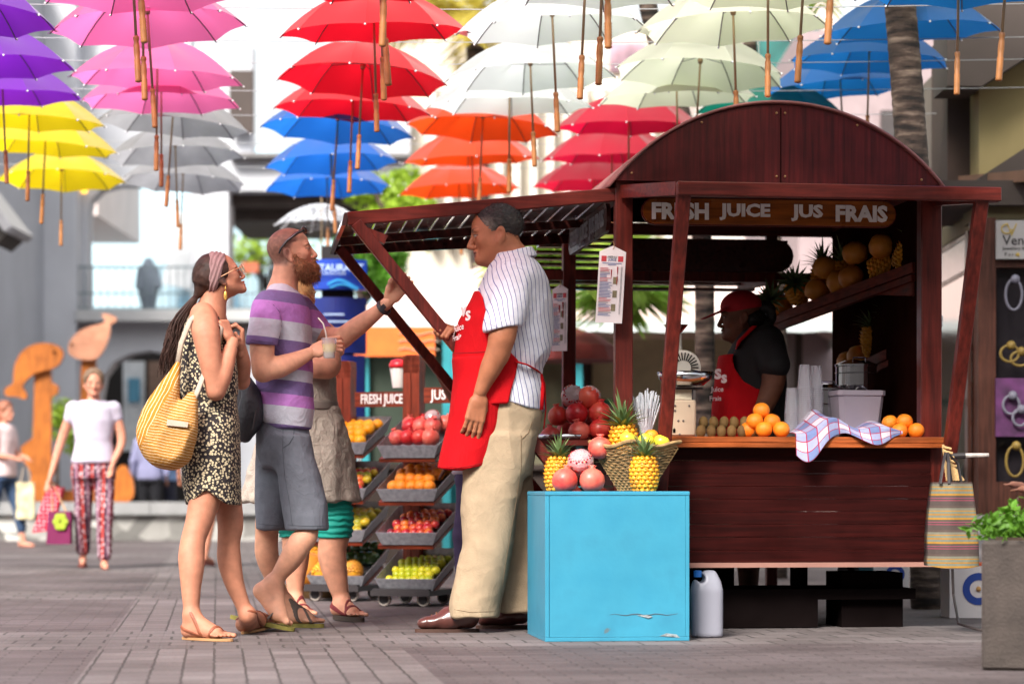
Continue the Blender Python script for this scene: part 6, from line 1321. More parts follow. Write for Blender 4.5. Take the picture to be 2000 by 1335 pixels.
s.cone(f.p(395, 612, -.08), f.p(412, 612, .1), .05, .05, k=.04); s.loft(f.keys([(612, 385, 425, .1), (650, 362, 445, .14), (760, 366, 458, .11), (830, 364, 460, .14), (960, 372, 462, .14)]), k=.03)
s.chain(f.ch([(410, 930, -.08, 34), (400, 975, -.09, 30.5), (388, 1020, -.11, 26), (378, 1052, -.13, 24), (374, 1085, -.15, 25.5), (374, 1110, -.165, 24), (373, 1150, -.185, 19), (374, 1198, -.205, 14.5)]), .02)
s.chain(f.ch([(435, 930, .07, 33), (446, 985, .075, 27), (450, 1024, .08, 25.5), (447, 1058, .085, 22.5), (448, 1094, .09, 23.5), (457, 1135, .095, 19.5), (470, 1170, .1, 15.5), (483, 1202, .1, 13.5)]), .02)
def Gp(px, py, z=0): Y = F*(.65-z)/(py-958); return P(px, 958, Y)+Vector((0, 0, z-.65))
h1, t1 = Gp(360, 1242, .014), Gp(450, 1246, .014); ft1 = foot_sdf(s, h1, t1, f.p(374, 1202, -.205)); h2, t2 = Gp(474, 1232, .014), Gp(542, 1214, .03); ft2 = foot_sdf(s, h2, t2, f.p(484, 1200, .1))
f.add(s.mesh(.006), SK1)
# hands: near one gripping the strap, far one under it
f.add(hand_mesh(f.p(453, 672, -.11), f.p(437, 628, -.1)-f.p(454, 670, -.11), (.75, -.45, .3), -1, ((1.1, 1.2, .7), (1.15, 1.25, .7), (1.2, 1.3, .8), (1.25, 1.3, .8)), thumb=((.03, .03, -.012), (.062, .03, -.03), (.085, .018, -.04)), sc=.92), SK1)
f.add(hand_mesh(f.p(471, 690, .05), (.05, -.12, 1), (.95, .1, .1), 1, ((.9, 1, .6), (.9, 1.1, .6), (1, 1.1, .6), (1, 1.1, .7)), sc=.9), SK1)
f.done()
m_dress = mat('floral_dress', (.1, .1, .1), .8, .05, bump=.1, bs=150); t, n, L, b = nodes_of(m_dress); tc = n.new('ShaderNodeTexCoord'); vo = n.new('ShaderNodeTexVoronoi'); vo.inputs['Scale'].default_value = 80; vo.inputs['Randomness'].default_value = .9
dz = n.new('ShaderNodeTexNoise'); dz.inputs['Scale'].default_value = 60; ad = n.new('ShaderNodeVectorMath'); ad.operation = 'MULTIPLY_ADD'; ad.inputs[1].default_value = (.008,)*3; L.new(tc.outputs['Object'], dz.inputs[0]); L.new(dz.outputs['Color'], ad.inputs[0]); L.new(tc.outputs['Object'], ad.inputs[2]); L.new(ad.outputs[0], vo.inputs['Vector'])
r_ = ramp(n, [(0, srgb(150, 140, 80)), (.12, srgb(204, 188, 154)), (.4, srgb(196, 180, 148)), (.46, srgb(30, 22, 26))]); L.new(vo.outputs['Distance'], r_.inputs[0]); L.new(r_.outputs[0], n[m_dress['base']].inputs[0])
s = Sdf(); s.loft(f.keys([(601, 388, 408, .07), (612, 374, 428, .12), (640, 358, 440, .15), (680, 352, 455, .155), (720, 352, 463, .15), (762, 353, 465, .145), (774, 356, 463, .135), (784, 364, 460, .125), (796, 364, 464, .13), (830, 357, 466, .165), (880, 355, 468, .18), (940, 357, 469, .175), (990, 366, 470, .17)]), rnd=.01)
zh = f.p(0, 985).z
s.clip(lambda X, Y, Z: (zh+.062*np.exp(-((X-f.p(413, 0).x)/.055)**2)-.0*Y)-Z+0*Y); s.ell(f.p(397, 640, -.185), (.055, .05, .1), k=.02, mode='s')
np_mesh('dress', s.mesh(.006), m_dress, f.root, wrinkle=folds(.007, 9, 1, (1.6, 1, .7)))
# hair cap, ponytail, headband
hr = mat('dark_brown_hair', srgb(58, 38, 32), .55, .35, 40, spec=.25); t, n, L, b = nodes_of(hr)
Mh = f.M; s = Sdf(); s.ell((-.02, 0, .03), (.104, .088, .1), k=.02); s.ell((-.07, 0, -.02), (.062, .06, .07), k=.04); s.clip(lambda X, Y, Z: X-.062+.35*np.maximum(.05-Z, 0)+0*Y); s.clip(lambda X, Y, Z: (-.075-.9*(X+.0))*1-Z*.9+0*Y-.02); s.cone((-.075, 0, -.0), (-.142, 0, -.044), .066, .017, k=.03); V, Fq = s.mesh(.0045); hair = np_mesh('hair', (xf(Mh, V), Fq), hr, f.root, wrinkle=lambda V: .003*(vnoise(V*np.array((30, 160, 60)))-.5))
strands('loose_hair', xf(Mh, V), vnormals(xf(Mh, V), Fq), 350, .03, lambda p, nn: Vector((-1.3, 0, -1.1))-nn*nn.dot(Vector((-1.3, 0, -1.1)))*1.02, .0006, hr, f.root, lift=.0)
l = MB(); rg2 = random.Random(8); path = [(382, 579), (372, 594), (358, 614), (346, 640), (338, 668), (331, 700), (328, 728)]
for k in range(150):
    a0 = rg2.uniform(0, 6.3); q = math.sqrt(rg2.random()); pts = []; ph = rg2.uniform(0, 6); end = rg2.uniform(.8, 1.05)
    for i in range(13):
        t_ = i/12*end*(len(path)-1); j = min(int(t_), len(path)-2); fr = t_-j; cx = path[j][0]*(1-fr)+path[j+1][0]*fr; cy = path[j][1]*(1-fr)+path[j+1][1]*fr; w_ = (4+14*math.sin(min(i/12*2.2, 1.9)))*q; wv = 4.2*math.sin(i*1.15+ph)*i/12
        pts.append(f.p(cx+w_*math.cos(a0)+wv, cy+w_*.3*math.sin(a0), -.04+.0024*w_*math.sin(a0)*1.3))
    l.tube(pts, [.0042*(1-.75*(i/12)) for i in range(13)], 5)
l.build('ponytail', hr, f.root, smooth=True, world=True)
s = Sdf(); s.ell((-.018, 0, .03), (.108, .0925, .1045), k=.01); s.ell((-.03, 0, .0), (.08, .086, .08), k=.03); s.clip(lambda X, Y, Z: np.abs(X+.02-(Z-.03)*.6)-.027-.02*np.clip((Z+.02)/.12, -.3, 1)+0*Y); s.clip(lambda X, Y, Z: -.085-Z+0*X+0*Y); V, Fq = s.mesh(.004)
np_mesh('headband', (xf(Mh, V), Fq), mat('mauve_cloth', srgb(146, 114, 114), .85, .08, 30), f.root, wrinkle=lambda V: .0022*np.sin(V[:, 0]*330-V[:, 2]*110+3*vnoise(V*22)))
l = MB()
for y in (-1, 1):
    pts = [(.118+.004*math.cos(a)*0, y*(.036+.024*math.cos(a)), .0+.021*math.sin(a)) for a in np.linspace(0, 2*math.pi, 17)]; l.tube([Mh @ Vector(p) for p in pts], .0018, 5); l.tube([Mh @ Vector(p) for p in ((.116, y*.06, .008), (.06, y*.083, .006), (-.01, y*.088, -.002))], .002, 5)
gl = l.build('sunglasses', mat('gold_frame', srgb(230, 196, 150), .3, 0, metal=.6), f.root, world=True); l = MB()
for y in (-1, 1): l.add([Mh @ Vector((.1185, y*(.036+.0225*math.cos(a)), .0195*math.sin(a))) for a in np.linspace(0, 2*math.pi, 16, endpoint=False)], [tuple(range(16))])
gl2 = l.build('lenses', mat('dark_lens', srgb(70, 40, 60), .1, .1, spec=1), f.root, world=True)
l = MB(); e0 = Mh @ Vector((-.004, -.088, -.05)); l.tube([e0, e0-Vector((0, 0, .025))], .0012, 5); l.ball(e0-Vector((0, 0, .014)), .0045, 8, 6); l.ball(e0-Vector((0, 0, .045)), (.008, .003, .02), 10, 8); l.build('earring', mat('gold', srgb(226, 180, 90), .35, metal=.7), f.root, smooth=True, world=True)
l = MB(); wz = f.p(452, 677, -.112); ax = (f.p(456, 668, -.11)-f.p(446, 695, -.13)).normalized(); Mq = ax.to_track_quat('Z', 'Y').to_matrix(); l.tube([wz+Mq @ Vector((.029*math.cos(a), .029*math.sin(a), 0)) for a in np.linspace(0, 2*math.pi, 20)], .0032, 6); l.build('wristband', mat('black_band', srgb(36, 24, 26), .6), f.root, world=True)
m_sand = mat('tan_leather', srgb(132, 70, 44), .55, .15, 30); m_sole = mat('sole_tan', srgb(176, 130, 88), .7)
for (h_, t__, (hh, d, sd, up, ln)) in ((h1, t1, ft1), (h2, t2, ft2)):
    so = MB(); sole(so, h_-up*.001, t__-up*.001, .043, .011); so = so.build('sandal', m_sole, f.root, world=True); an = f.p(374, 1202, -.205) if h_ is h1 else f.p(484, 1200, .1)
    foot_straps('strap', h_, t__, an, ((.72, -.15, .25, .0065), (.4, .55, -.25, .007), (.2, 1.25, 0, .006)), m_sand, so, f.root)
# her striped bag
bg_ = thing('shoulder_bag', 'yellow and white striped cloth shoulder bag hanging behind the woman in the dress', 'bag', f.p(330, 830, -.2))
s = Sdf(); fl = ((0, 1, 0), 1.6)
for pts in ([(347, 712, -.2, 5), (334, 750, -.21, 17), (318, 800, -.22, 34), (312, 840, -.22, 42), (322, 870, -.22, 42)], [(374, 776, -.23, 11), (362, 806, -.24, 23), (348, 845, -.24, 38), (338, 876, -.23, 40)]): s.chain(f.ch(pts), .02)
s.ell(f.p(316, 852, -.22), (.1, .085, .11), k=.03); s.clip(lambda X, Y, Z: np.abs(Y-(f.Y-.225))-.085+0*X+0*Z)
m_b1 = wave_mat('bag_stripe_slant', [(0, srgb(178, 116, 24)), (.84, srgb(230, 212, 178))], (.8, 0, -.35), 74, .85, .02, 9, bump=.2); m_b2 = wave_mat('bag_stripe_level', [(0, srgb(168, 112, 36)), (.84, srgb(226, 206, 170))], (.2, 0, 1), 80, .85, .02, 9, bump=.2)
o = np_mesh('bag_body', s.mesh(.005), [m_b1, m_b2], bg_, wrinkle=folds(.007, 11, 5, (1.5, 1, .6))); a0, c0 = f.p(352, 765)-bg_.location, f.p(285, 890)-bg_.location
for p in o.data.polygons:
    c = p.center; p.material_index = 1 if (c.x-a0.x)*(c0.z-a0.z)-(c.z-a0.z)*(c0.x-a0.x) < 0 else 0
m_taupe = mat('taupe_webbing', srgb(176, 160, 144), .85, .06, 50)
for pts in ([(347, 712, -.2), (354, 670, -.19), (372, 625, -.185), (392, 606, -.12), (418, 622, -.115), (434, 640, -.14), (428, 668, -.155)], [(407, 690, -.12), (398, 732, -.19), (386, 764, -.245), (377, 784, -.245)]):
    l = MB(); l.tube([f.p(*q) for q in pts], .012, 6, flat=.28, up=(0, 1, 0)); l.build('strap', m_taupe, bg_, world=True, smooth=True)
l = MB(); q = [f.p(x, y, d) for x, y, d in ((327, 818, -.322), (368, 824, -.322), (366, 834, -.324), (325, 830, -.324))]; l.add(q+[p+Vector((0, .008, 0)) for p in q], [(0, 1, 2, 3), (7, 6, 5, 4), (0, 4, 5, 1), (1, 5, 6, 2), (2, 6, 7, 3), (3, 7, 4, 0)]); l.build('pocket_trim', m_taupe, bg_, world=True)
# ----------------------------------------------------------------- bearded man
SK2 = srgb(208, 152, 124)
f = Fig(11.3, 'bearded man with shaved head in purple striped shirt gripping the awning brace', 560)
M = f.head(f.p(567, 494), R(3), R(13), 1.0, SK2, srgb(186, 110, 100), srgb(110, 72, 50), neck=[(f.p(560, 528), f.p(550, 575), .063, .064), (f.p(550, 575), f.p(548, 610), .068, .085)], hair=srgb(126, 88, 74), hair_fn=lambda x, y, z: np.minimum(np.where(z > .04, .068-.28*np.maximum(.1-z, 0)-x, .03-.45*(.04-z)-x), z+.075+.3*np.minimum(x, 0)))
s = Sdf()
s.chain(f.ch([(512, 655, -.222, 24), (512, 680, -.225, 24), (512, 715, -.225, 21), (514, 726, -.22, 20)]), .03); s.chain(f.ch([(514, 724, -.22, 19), (545, 716, -.2, 21.5), (580, 702, -.16, 16), (606, 689, -.13, 11.5)]), .015)
s.chain(f.ch([(608, 632, .2, 19), (634, 655, .17, 20), (668, 660, .08, 20)]), .03); s.chain(f.ch([(668, 660, .08, 20), (700, 636, .03, 19), (735, 610, -.03, 14), (759, 589, -.055, 11.5)]), .015)
s.loft(f.keys([(596, 520, 590, .15), (660, 514, 594, .13), (780, 518, 590, .11), (850, 518, 590, .12)]), k=.03)
s.chain(f.ch([(560, 860, -.07, 30), (585, 960, -.08, 26), (600, 1035, -.1, 22), (585, 1062, -.12, 24), (568, 1090, -.11, 22), (548, 1118, -.1, 16), (534, 1140, -.09, 14)]), .02)
s.chain(f.ch([(540, 860, .08, 30), (526, 980, .09, 26), (521, 1045, .12, 23), (522, 1085, .14, 23), (538, 1135, .19, 17), (556, 1172, .24, 13)]), .02)
# raised heel of the near foot: ankle, heel, ball, toes
for a, c, ra, rb, k in (((532, 1138, -.09), (512, 1152, -.09), 15, 14, .02), ((534, 1140, -.09), (548, 1196, -.12), 17, 13, .03), ((510, 1154, -.09), (540, 1200, -.12), 14, 12, .03), ((546, 1200, -.12), (560, 1213, -.14), 12, 7, .02), ((550, 1206, -.1), (567, 1216, -.1), 9, 5.5, .01)): s.cone(f.p(*a), f.p(*c), ra/f.s, rb/f.s, k=k)
h2, t2 = Gp(549, 1203, .018), Gp(630, 1214, .018); fa = f.p(557, 1174, .24); h2.y = f.Y+.26; t2.y = f.Y+.2; h2 = Vector((P(549, 958, h2.y).x, h2.y, .02)); t2 = Vector((P(628, 958, t2.y).x, t2.y, .02)); ft2 = foot_sdf(s, h2, t2, fa, w_=.05)
f.add(s.mesh(.006), SK2)
f.add(hand_mesh(f.p(603, 690, -.13), f.p(640, 676, -.13)-f.p(603, 690, -.13), (-.1, -.9, .42), 1, ((.55, .7, .5), (.6, .75, .5), (.65, .8, .5), (.7, .8, .6)), thumb=((.03, .035, -.02), (.06, .045, -.035), (.082, .04, -.05)), sc=1.06), SK2)
f.add(hand_mesh(f.p(757, 591, -.055), f.p(784, 555, -.085)-f.p(757, 591, -.055), (.1, 1, .1), -1, ((.55, 1.0, .8), (.5, 1.0, .8), (.5, 1.0, .8), (.5, 1.0, .8)), thumb=((.03, .03, -.016), (.062, .04, -.03), (.09, .042, -.03)), sc=1.08), SK2)
f.done()
m_shirt = mat('stripe_shirt', (1, 1, 1), .85, .06, 60, bump=.12, bs=200); t, n, L, b = nodes_of(m_shirt); tc = n.new('ShaderNodeTexCoord'); sp = n.new('ShaderNodeSeparateXYZ'); L.new(tc.outputs['Object'], sp.inputs[0])
zA, zB = f.p(0, 840).z, f.p(0, 555).z; mr = n.new('ShaderNodeMapRange'); mr.inputs[1].default_value = zA; mr.inputs[2].default_value = zB
x_ = n.new('ShaderNodeMath'); x_.operation = 'MULTIPLY_ADD'; x_.inputs[1].default_value = .1; L.new(sp.outputs[0], x_.inputs[0]); L.new(sp.outputs[2], x_.inputs[2]); L.new(x_.outputs[0], mr.inputs[0])
sp_c = {'p': srgb(112, 92, 142), 'v': srgb(172, 112, 184), 'g': srgb(186, 188, 200)}
def fz(py): return (840-py)/285
r_ = ramp(n, [(0, sp_c['p']), (fz(830), sp_c['g']), (fz(795), sp_c['v']), (fz(772), sp_c['p']), (fz(745), sp_c['g']), (fz(722), sp_c['v']), (fz(700), sp_c['p']), (fz(668), sp_c['g']), (fz(632), sp_c['v']), (fz(597), sp_c['p']), (fz(573), sp_c['g'])], 'CONSTANT'); L.new(mr.outputs[0], r_.inputs[0]); L.new(r_.outputs[0], n[m_shirt['base']].inputs[0])
s = Sdf(); s.loft(f.keys([(556, 530, 566, .09), (566, 522, 578, .13), (578, 511, 590, .17), (592, 499, 600, .2), (620, 492, 607, .2), (660, 493, 608, .185), (710, 499, 609, .165), (760, 501, 610, .155), (800, 503, 612, .165), (820, 506, 610, .168), (838, 528, 607, .165)]), rnd=.012)
sl = Sdf(); sl.cone(f.p(524, 606, -.16), f.p(512, 668, -.226), .082, .072, k=.03); s.cone(f.p(524, 604, -.15), f.p(518, 630, -.18), .08, .07, k=.04); s.cone(f.p(585, 605, .15), f.p(622, 645, .185), .07, .062, k=.03)
zc = f.p(0, 676).z; s.ell(f.p(551, 553), (.075, .08, .05), k=.01, mode='s')
zs_, xs_ = f.p(0, 678).z, f.p(512, 0).x
sl.clip(lambda X, Y, Z: (zs_-.06*(X-xs_))-Z+0*Y); s.clip(lambda X, Y, Z: np.where((Y > f.Y+.1) & (X > f.p(612, 0).x), (X-f.p(634, 0).x)*.7-(Z-f.p(0, 640).z)*.7, -1))
tsh = np_mesh('t_shirt', [s.mesh(.006), sl.mesh(.005)], m_shirt, f.root, wrinkle=folds(.009, 8, 3, (.9, .9, 1.3)))
m_short = mat('grey_shorts', srgb(100, 104, 114), .85, .1, 30, bump=.2, bs=120); s = Sdf()
s.loft(f.keys([(800, 516, 598, .13), (840, 503, 606, .15), (880, 501, 609, .145), (912, 512, 606, .11)]), rnd=.012)
s.loft(f.keys([(850, 520, 606, .1), (890, 532, 613, .1), (930, 544, 627, .1), (985, 552, 638, .1), (1034, 558, 641, .1)], -.075), k=.04, rnd=.008, pw=2.1); s.loft(f.keys([(850, 502, 596, .1), (900, 498, 592, .1), (960, 498, 580, .1), (1034, 500, 562, .1)], .085), k=.04, rnd=.008, pw=2.1)
sh = np_mesh('shorts', s.mesh(.006), m_short, f.root, wrinkle=folds(.011, 7, 9, (1, 1, .8)))
m_sg = mat('seam_grey', srgb(72, 76, 84), .9)
seam(sh, [(576, 826), (573, 853), (565, 866), (553, 874)], m_sg, .0018, 'pocket_edge'); seam(sh, [(553, 832), (552, 880), (556, 930), (566, 985), (572, 1036)], m_sg); seam(sh, [(562, 1024), (585, 1026), (610, 1027), (636, 1026)], m_sg, .0012, 'hem_stitch'); seam(sh, [(504, 1022), (520, 1024), (545, 1026)], m_sg, .0012, 'hem_stitch')
seam(tsh, [(519, 586), (535, 596), (546, 609), (550, 631), (546, 660)], mat('seam_violet', srgb(80, 62, 100), .9), .0016); seam(tsh, [(490, 663), (510, 667), (534, 669)], mat('seam_violet', srgb(80, 62, 100), .9), .0012, 'hem_stitch')
# beard
s = Sdf(); s.ell((.076, 0, -.11), (.03, .038, .042), k=.03); s.ell((.055, 0, -.116), (.04, .048, .03), k=.03)
for sy in (-1, 1): s.cone((.02, sy*.062, -.025), (.036, sy*.056, -.08), .011, .024, k=.03); s.cone((.038, sy*.054, -.08), (.082, sy*.02, -.098), .024, .024, k=.03); s.cone((.104, sy*.006, -.0535), (.085, sy*.03, -.085), .0075, .011, k=.012)
s.ell((.12, 0, -.071), (.02, .02, .009), k=.008, mode='s'); V, Fq = s.mesh(.0035); V = V+vnormals(V, Fq)*(.0055*(vnoise(V*np.array((170, 170, 75)))-.4)+.006*(vnoise(V*60)-.5))[:, None]
bV, bN = xf(M, V), vnormals(xf(M, V), Fq)
np_mesh('beard', (xf(M, V), Fq), mat('ginger_beard', srgb(142, 92, 60), .75, .5, 90), f.root)
strands('whiskers', bV, bN, 1500, .02, lambda p, nn: Vector((.25, 0, -1)), .0009, mat('ginger_beard', None), f.root)
l = MB()
for sy in (-1, 1):
    l.tube([M @ Vector(p) for p in ((.084, sy*.062, .084), (.055, sy*.08, .076), (.0, sy*.088, .05), (-.035, sy*.086, .022), (-.05, sy*.083, .0))], [.0085, .0075, .006, .005, .0042], 8)
    l.ball(M @ Vector((.09, sy*.036, .088)), (.007, .03, .019), 14, 8, (M.to_3x3() @ Matrix.Rotation(R(-28), 3, 'Y') @ Matrix.Rotation(R(sy*-22), 3, 'Z')))
l.tube([M @ Vector(p) for p in ((.098, -.012, .09), (.1, 0, .093), (.098, .012, .09))], .004, 6); sg_ = l.build('sunglasses', mat('black_acetate', srgb(34, 30, 32), .25, spec=.8), f.root, smooth=True, world=True)
l = MB(); c0 = f.p(749, 601, -.055); ax = (f.p(755, 592, -.06)-f.p(735, 610, -.03)).normalized(); Mq = ax.to_track_quat('Z', 'Y').to_matrix()
for k in (-1, 0, 1): l.tube([c0+ax*(.006*k)+Mq @ Vector((.034*math.cos(a), .034*math.sin(a), 0)) for a in np.linspace(0, 2*math.pi, 24)], .005, 6)
l.beam(c0-Vector((0, .036, 0))-ax*.012, c0-Vector((0, .036, 0))+ax*.012, .022, .008, up=(0, 1, 0)); l.build('watch', mat('watch_black', srgb(40, 40, 46), .4), f.root, world=True)
m_ff = mat('flip_flop_sole', srgb(120, 112, 50), .8, .3, 30); m_fs = mat('flip_flop_strap', srgb(88, 76, 68), .7)
so = MB(); sole(so, h2-Vector((0, 0, .001)), t2-Vector((0, 0, .001)), .05, .018); so = so.build('flip_flop', m_ff, f.root, world=True); foot_straps('strap', h2, t2, fa, ((.62, .35, .75, .006), (.62, .35, -.75, .006)), m_fs, so, f.root, w_=.05)
a1, a2 = f.p(455, 1197, -.1), f.p(575, 1221, -.12); a1 = Vector((P(455, 958, f.Y-.1).x, f.Y-.1, .075)); a2 = Vector((P(572, 958, f.Y-.12).x, f.Y-.12, .02)); so = MB(); sole(so, a1, a2, .045, .018); so = so.build('flip_flop', m_ff, f.root, world=True); l = MB(); d = (a2-a1).normalized(); sd = d.cross(Vector((0, 0, 1))).normalized(); up = sd.cross(d)
for sg in (-1, 1): l.tube([a1.lerp(a2, .55)+sd*.044*sg, a1.lerp(a2, .68)+sd*.03*sg+up*.06, a1.lerp(a2, .85)+up*.03], .0055, 6)
q = l.build('strap', m_fs, so, world=False); q.data.transform(Matrix.Translation(-f.root.location))
l = MB(); zp, zq = f.p(603, 845, -.1), f.p(570, 876, -.185)
# waist bag behind him, cup in his hand
wb_ = thing('waist_bag', 'black nylon sling bag at the back of the man in the striped shirt', 'bag', f.p(486, 800, -.12)); s = Sdf(); s.chain(f.ch([(482, 745, -.1, 12), (490, 775, -.12, 20), (488, 815, -.13, 25), (478, 850, -.12, 15)]), .03); s.chain(f.ch([(470, 760, -.05, 12), (468, 850, -.05, 14)]), .03)
np_mesh('bag_body', s.mesh(.006), mat('black_nylon', srgb(36, 34, 40), .55, .15, 20, bump=.3, bs=90), wb_, wrinkle=folds(.006, 14, 2)); l = MB(); l.tube([f.p(500, 800, -.195), f.p(494, 838, -.2)], .005, 5); l.build('strap', m_castd, wb_, world=True)
cp = thing('juice_cup', 'clear plastic cup of pale juice with bent straw in the bearded man\'s hand', 'cup', f.p(643, 676, -.155)+Vector((0, 0, -.035))); l = MB(); l.lathe([(.026, -.02), (.036, .068), (.0375, .069), (.037, .073), (.034, .066), (.026, -.016)], 24, cap=False); l.build('cup', m_cup, cp, smooth=True); l = MB(); l.lathe([(.002, -.018), (.0255, -.017), (.0325, .045), (.002, .046)], 24); l.build('juice', mat('pale_juice', srgb(226, 206, 130), .3, .1), cp, smooth=True)
l = MB(); l.tube([(0, 0, .0), (-.016, -.01, .1), (-.027, -.012, .14), (-.05, -.012, .165)], .0035, 6); l.build('straw', mat('straw_cream', srgb(226, 220, 210), .5), cp, smooth=True)
# ----------------------------------------------------------------- vendor in the red apron
SK3 = srgb(164, 104, 74)
f = Fig(11.2, 'vendor in pinstriped shirt, red apron and khaki trousers beside the blue box', 960)
M = f.head(f.p(969, 456), R(183), R(-9), 1.14, SK3, srgb(112, 62, 56), srgb(34, 28, 28), fat=1.1, nose=1.15, jaw=1.1, lips=1.25, brow=1.3, neck=[(f.p(980, 480), f.p(1004, 520), .082, .088), (f.p(1004, 520), f.p(1010, 550), .09, .1)])
s = Sdf()
s.chain(f.ch([(984, 638, -.265, 27), (980, 660, -.27, 26), (972, 692, -.26, 22)]), .03); s.chain(f.ch([(972, 690, -.26, 22), (960, 715, -.25, 21), (948, 742, -.24, 16), (938, 765, -.235, 12.5)]), .015)
s.chain(f.ch([(962, 630, .3, 25), (952, 655, .3, 24), (935, 690, .27, 21)]), .03); s.chain(f.ch([(935, 690, .27, 20), (915, 665, .16, 18), (895, 648, .02, 13)]), .015)
s.loft(f.keys([(515, 980, 1030, .11), (560, 960, 1055, .15), (700, 920, 1050, .14), (900, 930, 1030, .14)]), k=.03); s.chain(f.ch([(965, 900, -.08, 30), (948, 1060, -.075, 26), (930, 1190, -.075, 16)]), .02); s.chain(f.ch([(995, 900, .12, 30), (998, 1060, .12, 24), (1005, 1180, .12, 14)]), .02)
f.add(s.mesh(.007), SK3)
f.add(hand_mesh(f.p(938, 766, -.235), f.p(926, 822, -.235)-f.p(938, 766, -.235), (.25, -1, .1), 1, ((.22, .3, .2), (.25, .35, .25), (.3, .4, .3), (.35, .45, .3)), thumb=((.035, .03, -.012), (.065, .036, -.022), (.09, .034, -.026)), sc=1.18, spread=.04), np.array(SK3)*.95)
f.add(hand_mesh(f.p(898, 650, .03), f.p(868, 638, -.09)-f.p(898, 650, .03), (.3, -.5, 1), -1, ((1.2, 1.5, 1), (1.25, 1.5, 1), (1.3, 1.5, 1), (1.3, 1.5, 1)), thumb=((.035, .035, -.01), (.07, .028, -.02), (.098, .012, -.022)), sc=1.1), SK3)
f.done()
s = Sdf(); s.ell((-.012, 0, .036), (.106, .0835, .092), k=.02)
def hl(X, Y, Z): return np.maximum(X-(.066+.1*(Z-.09)-.42*np.maximum(.072-Z, 0)-(.0)*np.abs(Y)), -.052-.0*X-Z+.35*np.maximum(X+.02, 0)*1.9)
s.clip(hl); V, Fq = s.mesh(.0036); V = V+vnormals(V, Fq)*(.005*(vnoise(V*160)-.5)+.003*(vnoise(V*60)-.5))[:, None]
hV, hN = xf(M, V), vnormals(xf(M, V), Fq)
m_hb = mat('greying_hair', (1, 1, 1), .7, .2, 120, tint=True); xx = V[:, 0]; zz = V[:, 2]; gw = np.clip((xx-.0)/.05, 0, 1)*np.clip((.075-zz)/.05, 0, 1); gw = np.clip(gw*.8+.12*vnoise(V*150)*(zz < .06), 0, 1)[:, None]; hc = np.array(srgb(26, 23, 24))*(1-gw)+np.array(srgb(150, 138, 126))*gw
np_mesh('hair', (xf(M, V), Fq), m_hb, f.root, tint=lambda V: hc)
strands('short_hair', hV, hN, 1300, .009, lambda p, nn: Vector((.5, 0, -.1)), .0009, mat('dark_short_hair', srgb(40, 36, 36), .6, .4, 60), f.root)
m_pin = wave_mat('pinstripe_shirt', [(0, srgb(214, 214, 224)), (.84, srgb(100, 104, 156))], (1, .1, .16), 46, .8, .05, 4, bump=.12); s = Sdf()
s.loft(f.keys([(498, 975, 1034, .12), (508, 965, 1046, .16), (522, 955, 1058, .2), (545, 944, 1070, .225), (585, 925, 1078, .23), (625, 904, 1080, .225), (665, 897, 1079, .215), (695, 895, 1072, .205), (715, 893, 1060, .2), (735, 893, 1057, .2), (770, 894, 1064, .2), (803, 899, 1064, .2)]), rnd=.012, pw=2.2)
sl = Sdf(); sl.cone(f.p(1006, 556, -.17), f.p(980, 640, -.262), .098, .084, k=.04); s.cone(f.p(1006, 554, -.16), f.p(996, 590, -.2), .095, .085, k=.05); s.cone(f.p(985, 552, .19), f.p(958, 632, .29), .085, .078, k=.04)
sl.clip(lambda X, Y, Z: f.p(0, 650).z+.21*(X-f.p(978, 0).x)-Z+0*Y); s.clip(lambda X, Y, Z: np.where(Z < f.p(0, 745).z, (f.p(0, 805).z+.28*(f.p(1060, 0).x-X))-Z, -1)+0*Y)
vsh = np_mesh('shirt', [s.mesh(.0065), sl.mesh(.0055)], m_pin, f.root, wrinkle=folds(.01, 7, 4, (1, 1, .8)))
s = Sdf(); c0 = f.p(1000, 504); ax = np.array((.3, 0, -.95)); s.cone(np.array(c0)-ax*.05, np.array(c0)+ax*.06, .1, .125, k=.01)
s.clip(lambda X, Y, Z: np.abs((X-c0.x)*ax[0]+(Z-c0.z)*ax[2])-.024-.018*np.clip(-(X-c0.x)/.1, 0, 1)+0*Y); np_mesh('collar', s.mesh(.005), m_pin, f.root)
# apron: bib wraps the belly, skirt flares in front, strings at the waist
m_apr = mat('red_apron', srgb(184, 6, 18), .85, .06, 20, bump=.15, bs=160, spec=.2)
poly = [f.p(*q) for q in ((937, 572), (945, 585), (950, 610), (958, 640), (968, 660), (985, 680), (1000, 695), (1013, 708), (1008, 735), (1000, 760), (992, 790), (860, 800), (860, 560))]
s = Sdf(); s.loft(f.keys([(560, 930, 1060, .225), (585, 919, 1074, .235), (625, 896, 1076, .235), (665, 888, 1075, .225), (695, 884, 1070, .22), (720, 885, 1062, .215), (770, 886, 1060, .215), (796, 884, 1060, .215)]), rnd=.006); pm = poly_mask(poly); s.clip(lambda X, Y, Z: pm(X, 0, Z)[..., :]+0*Y); s.clip(lambda X, Y, Z: np.where(Y > f.Y+.05, np.maximum(X-f.p(960, 0).x, Y-f.Y-.21), -1)+0*Z)
s2 = Sdf(); s2.loft(f.keys([(700, 883, 1016, .222), (740, 886, 1010, .22), (780, 882, 1002, .22), (830, 874, 996, .215), (880, 862, 986, .21), (917, 854, 972, .205)]), rnd=.006)
pm2 = poly_mask([f.p(*q) for q in ((840, 660), (1015, 690), (1004, 750), (995, 800), (987, 840), (977, 868), (962, 898), (948, 910), (925, 914), (896, 919), (852, 913), (840, 900))]); s2.clip(lambda X, Y, Z: pm2(X, 0, Z)+0*Y)
vap = np_mesh('apron', [s.mesh(.006), s2.mesh(.006)], m_apr, f.root, wrinkle=folds(.007, 6, 6, (1.4, 1, .45)))
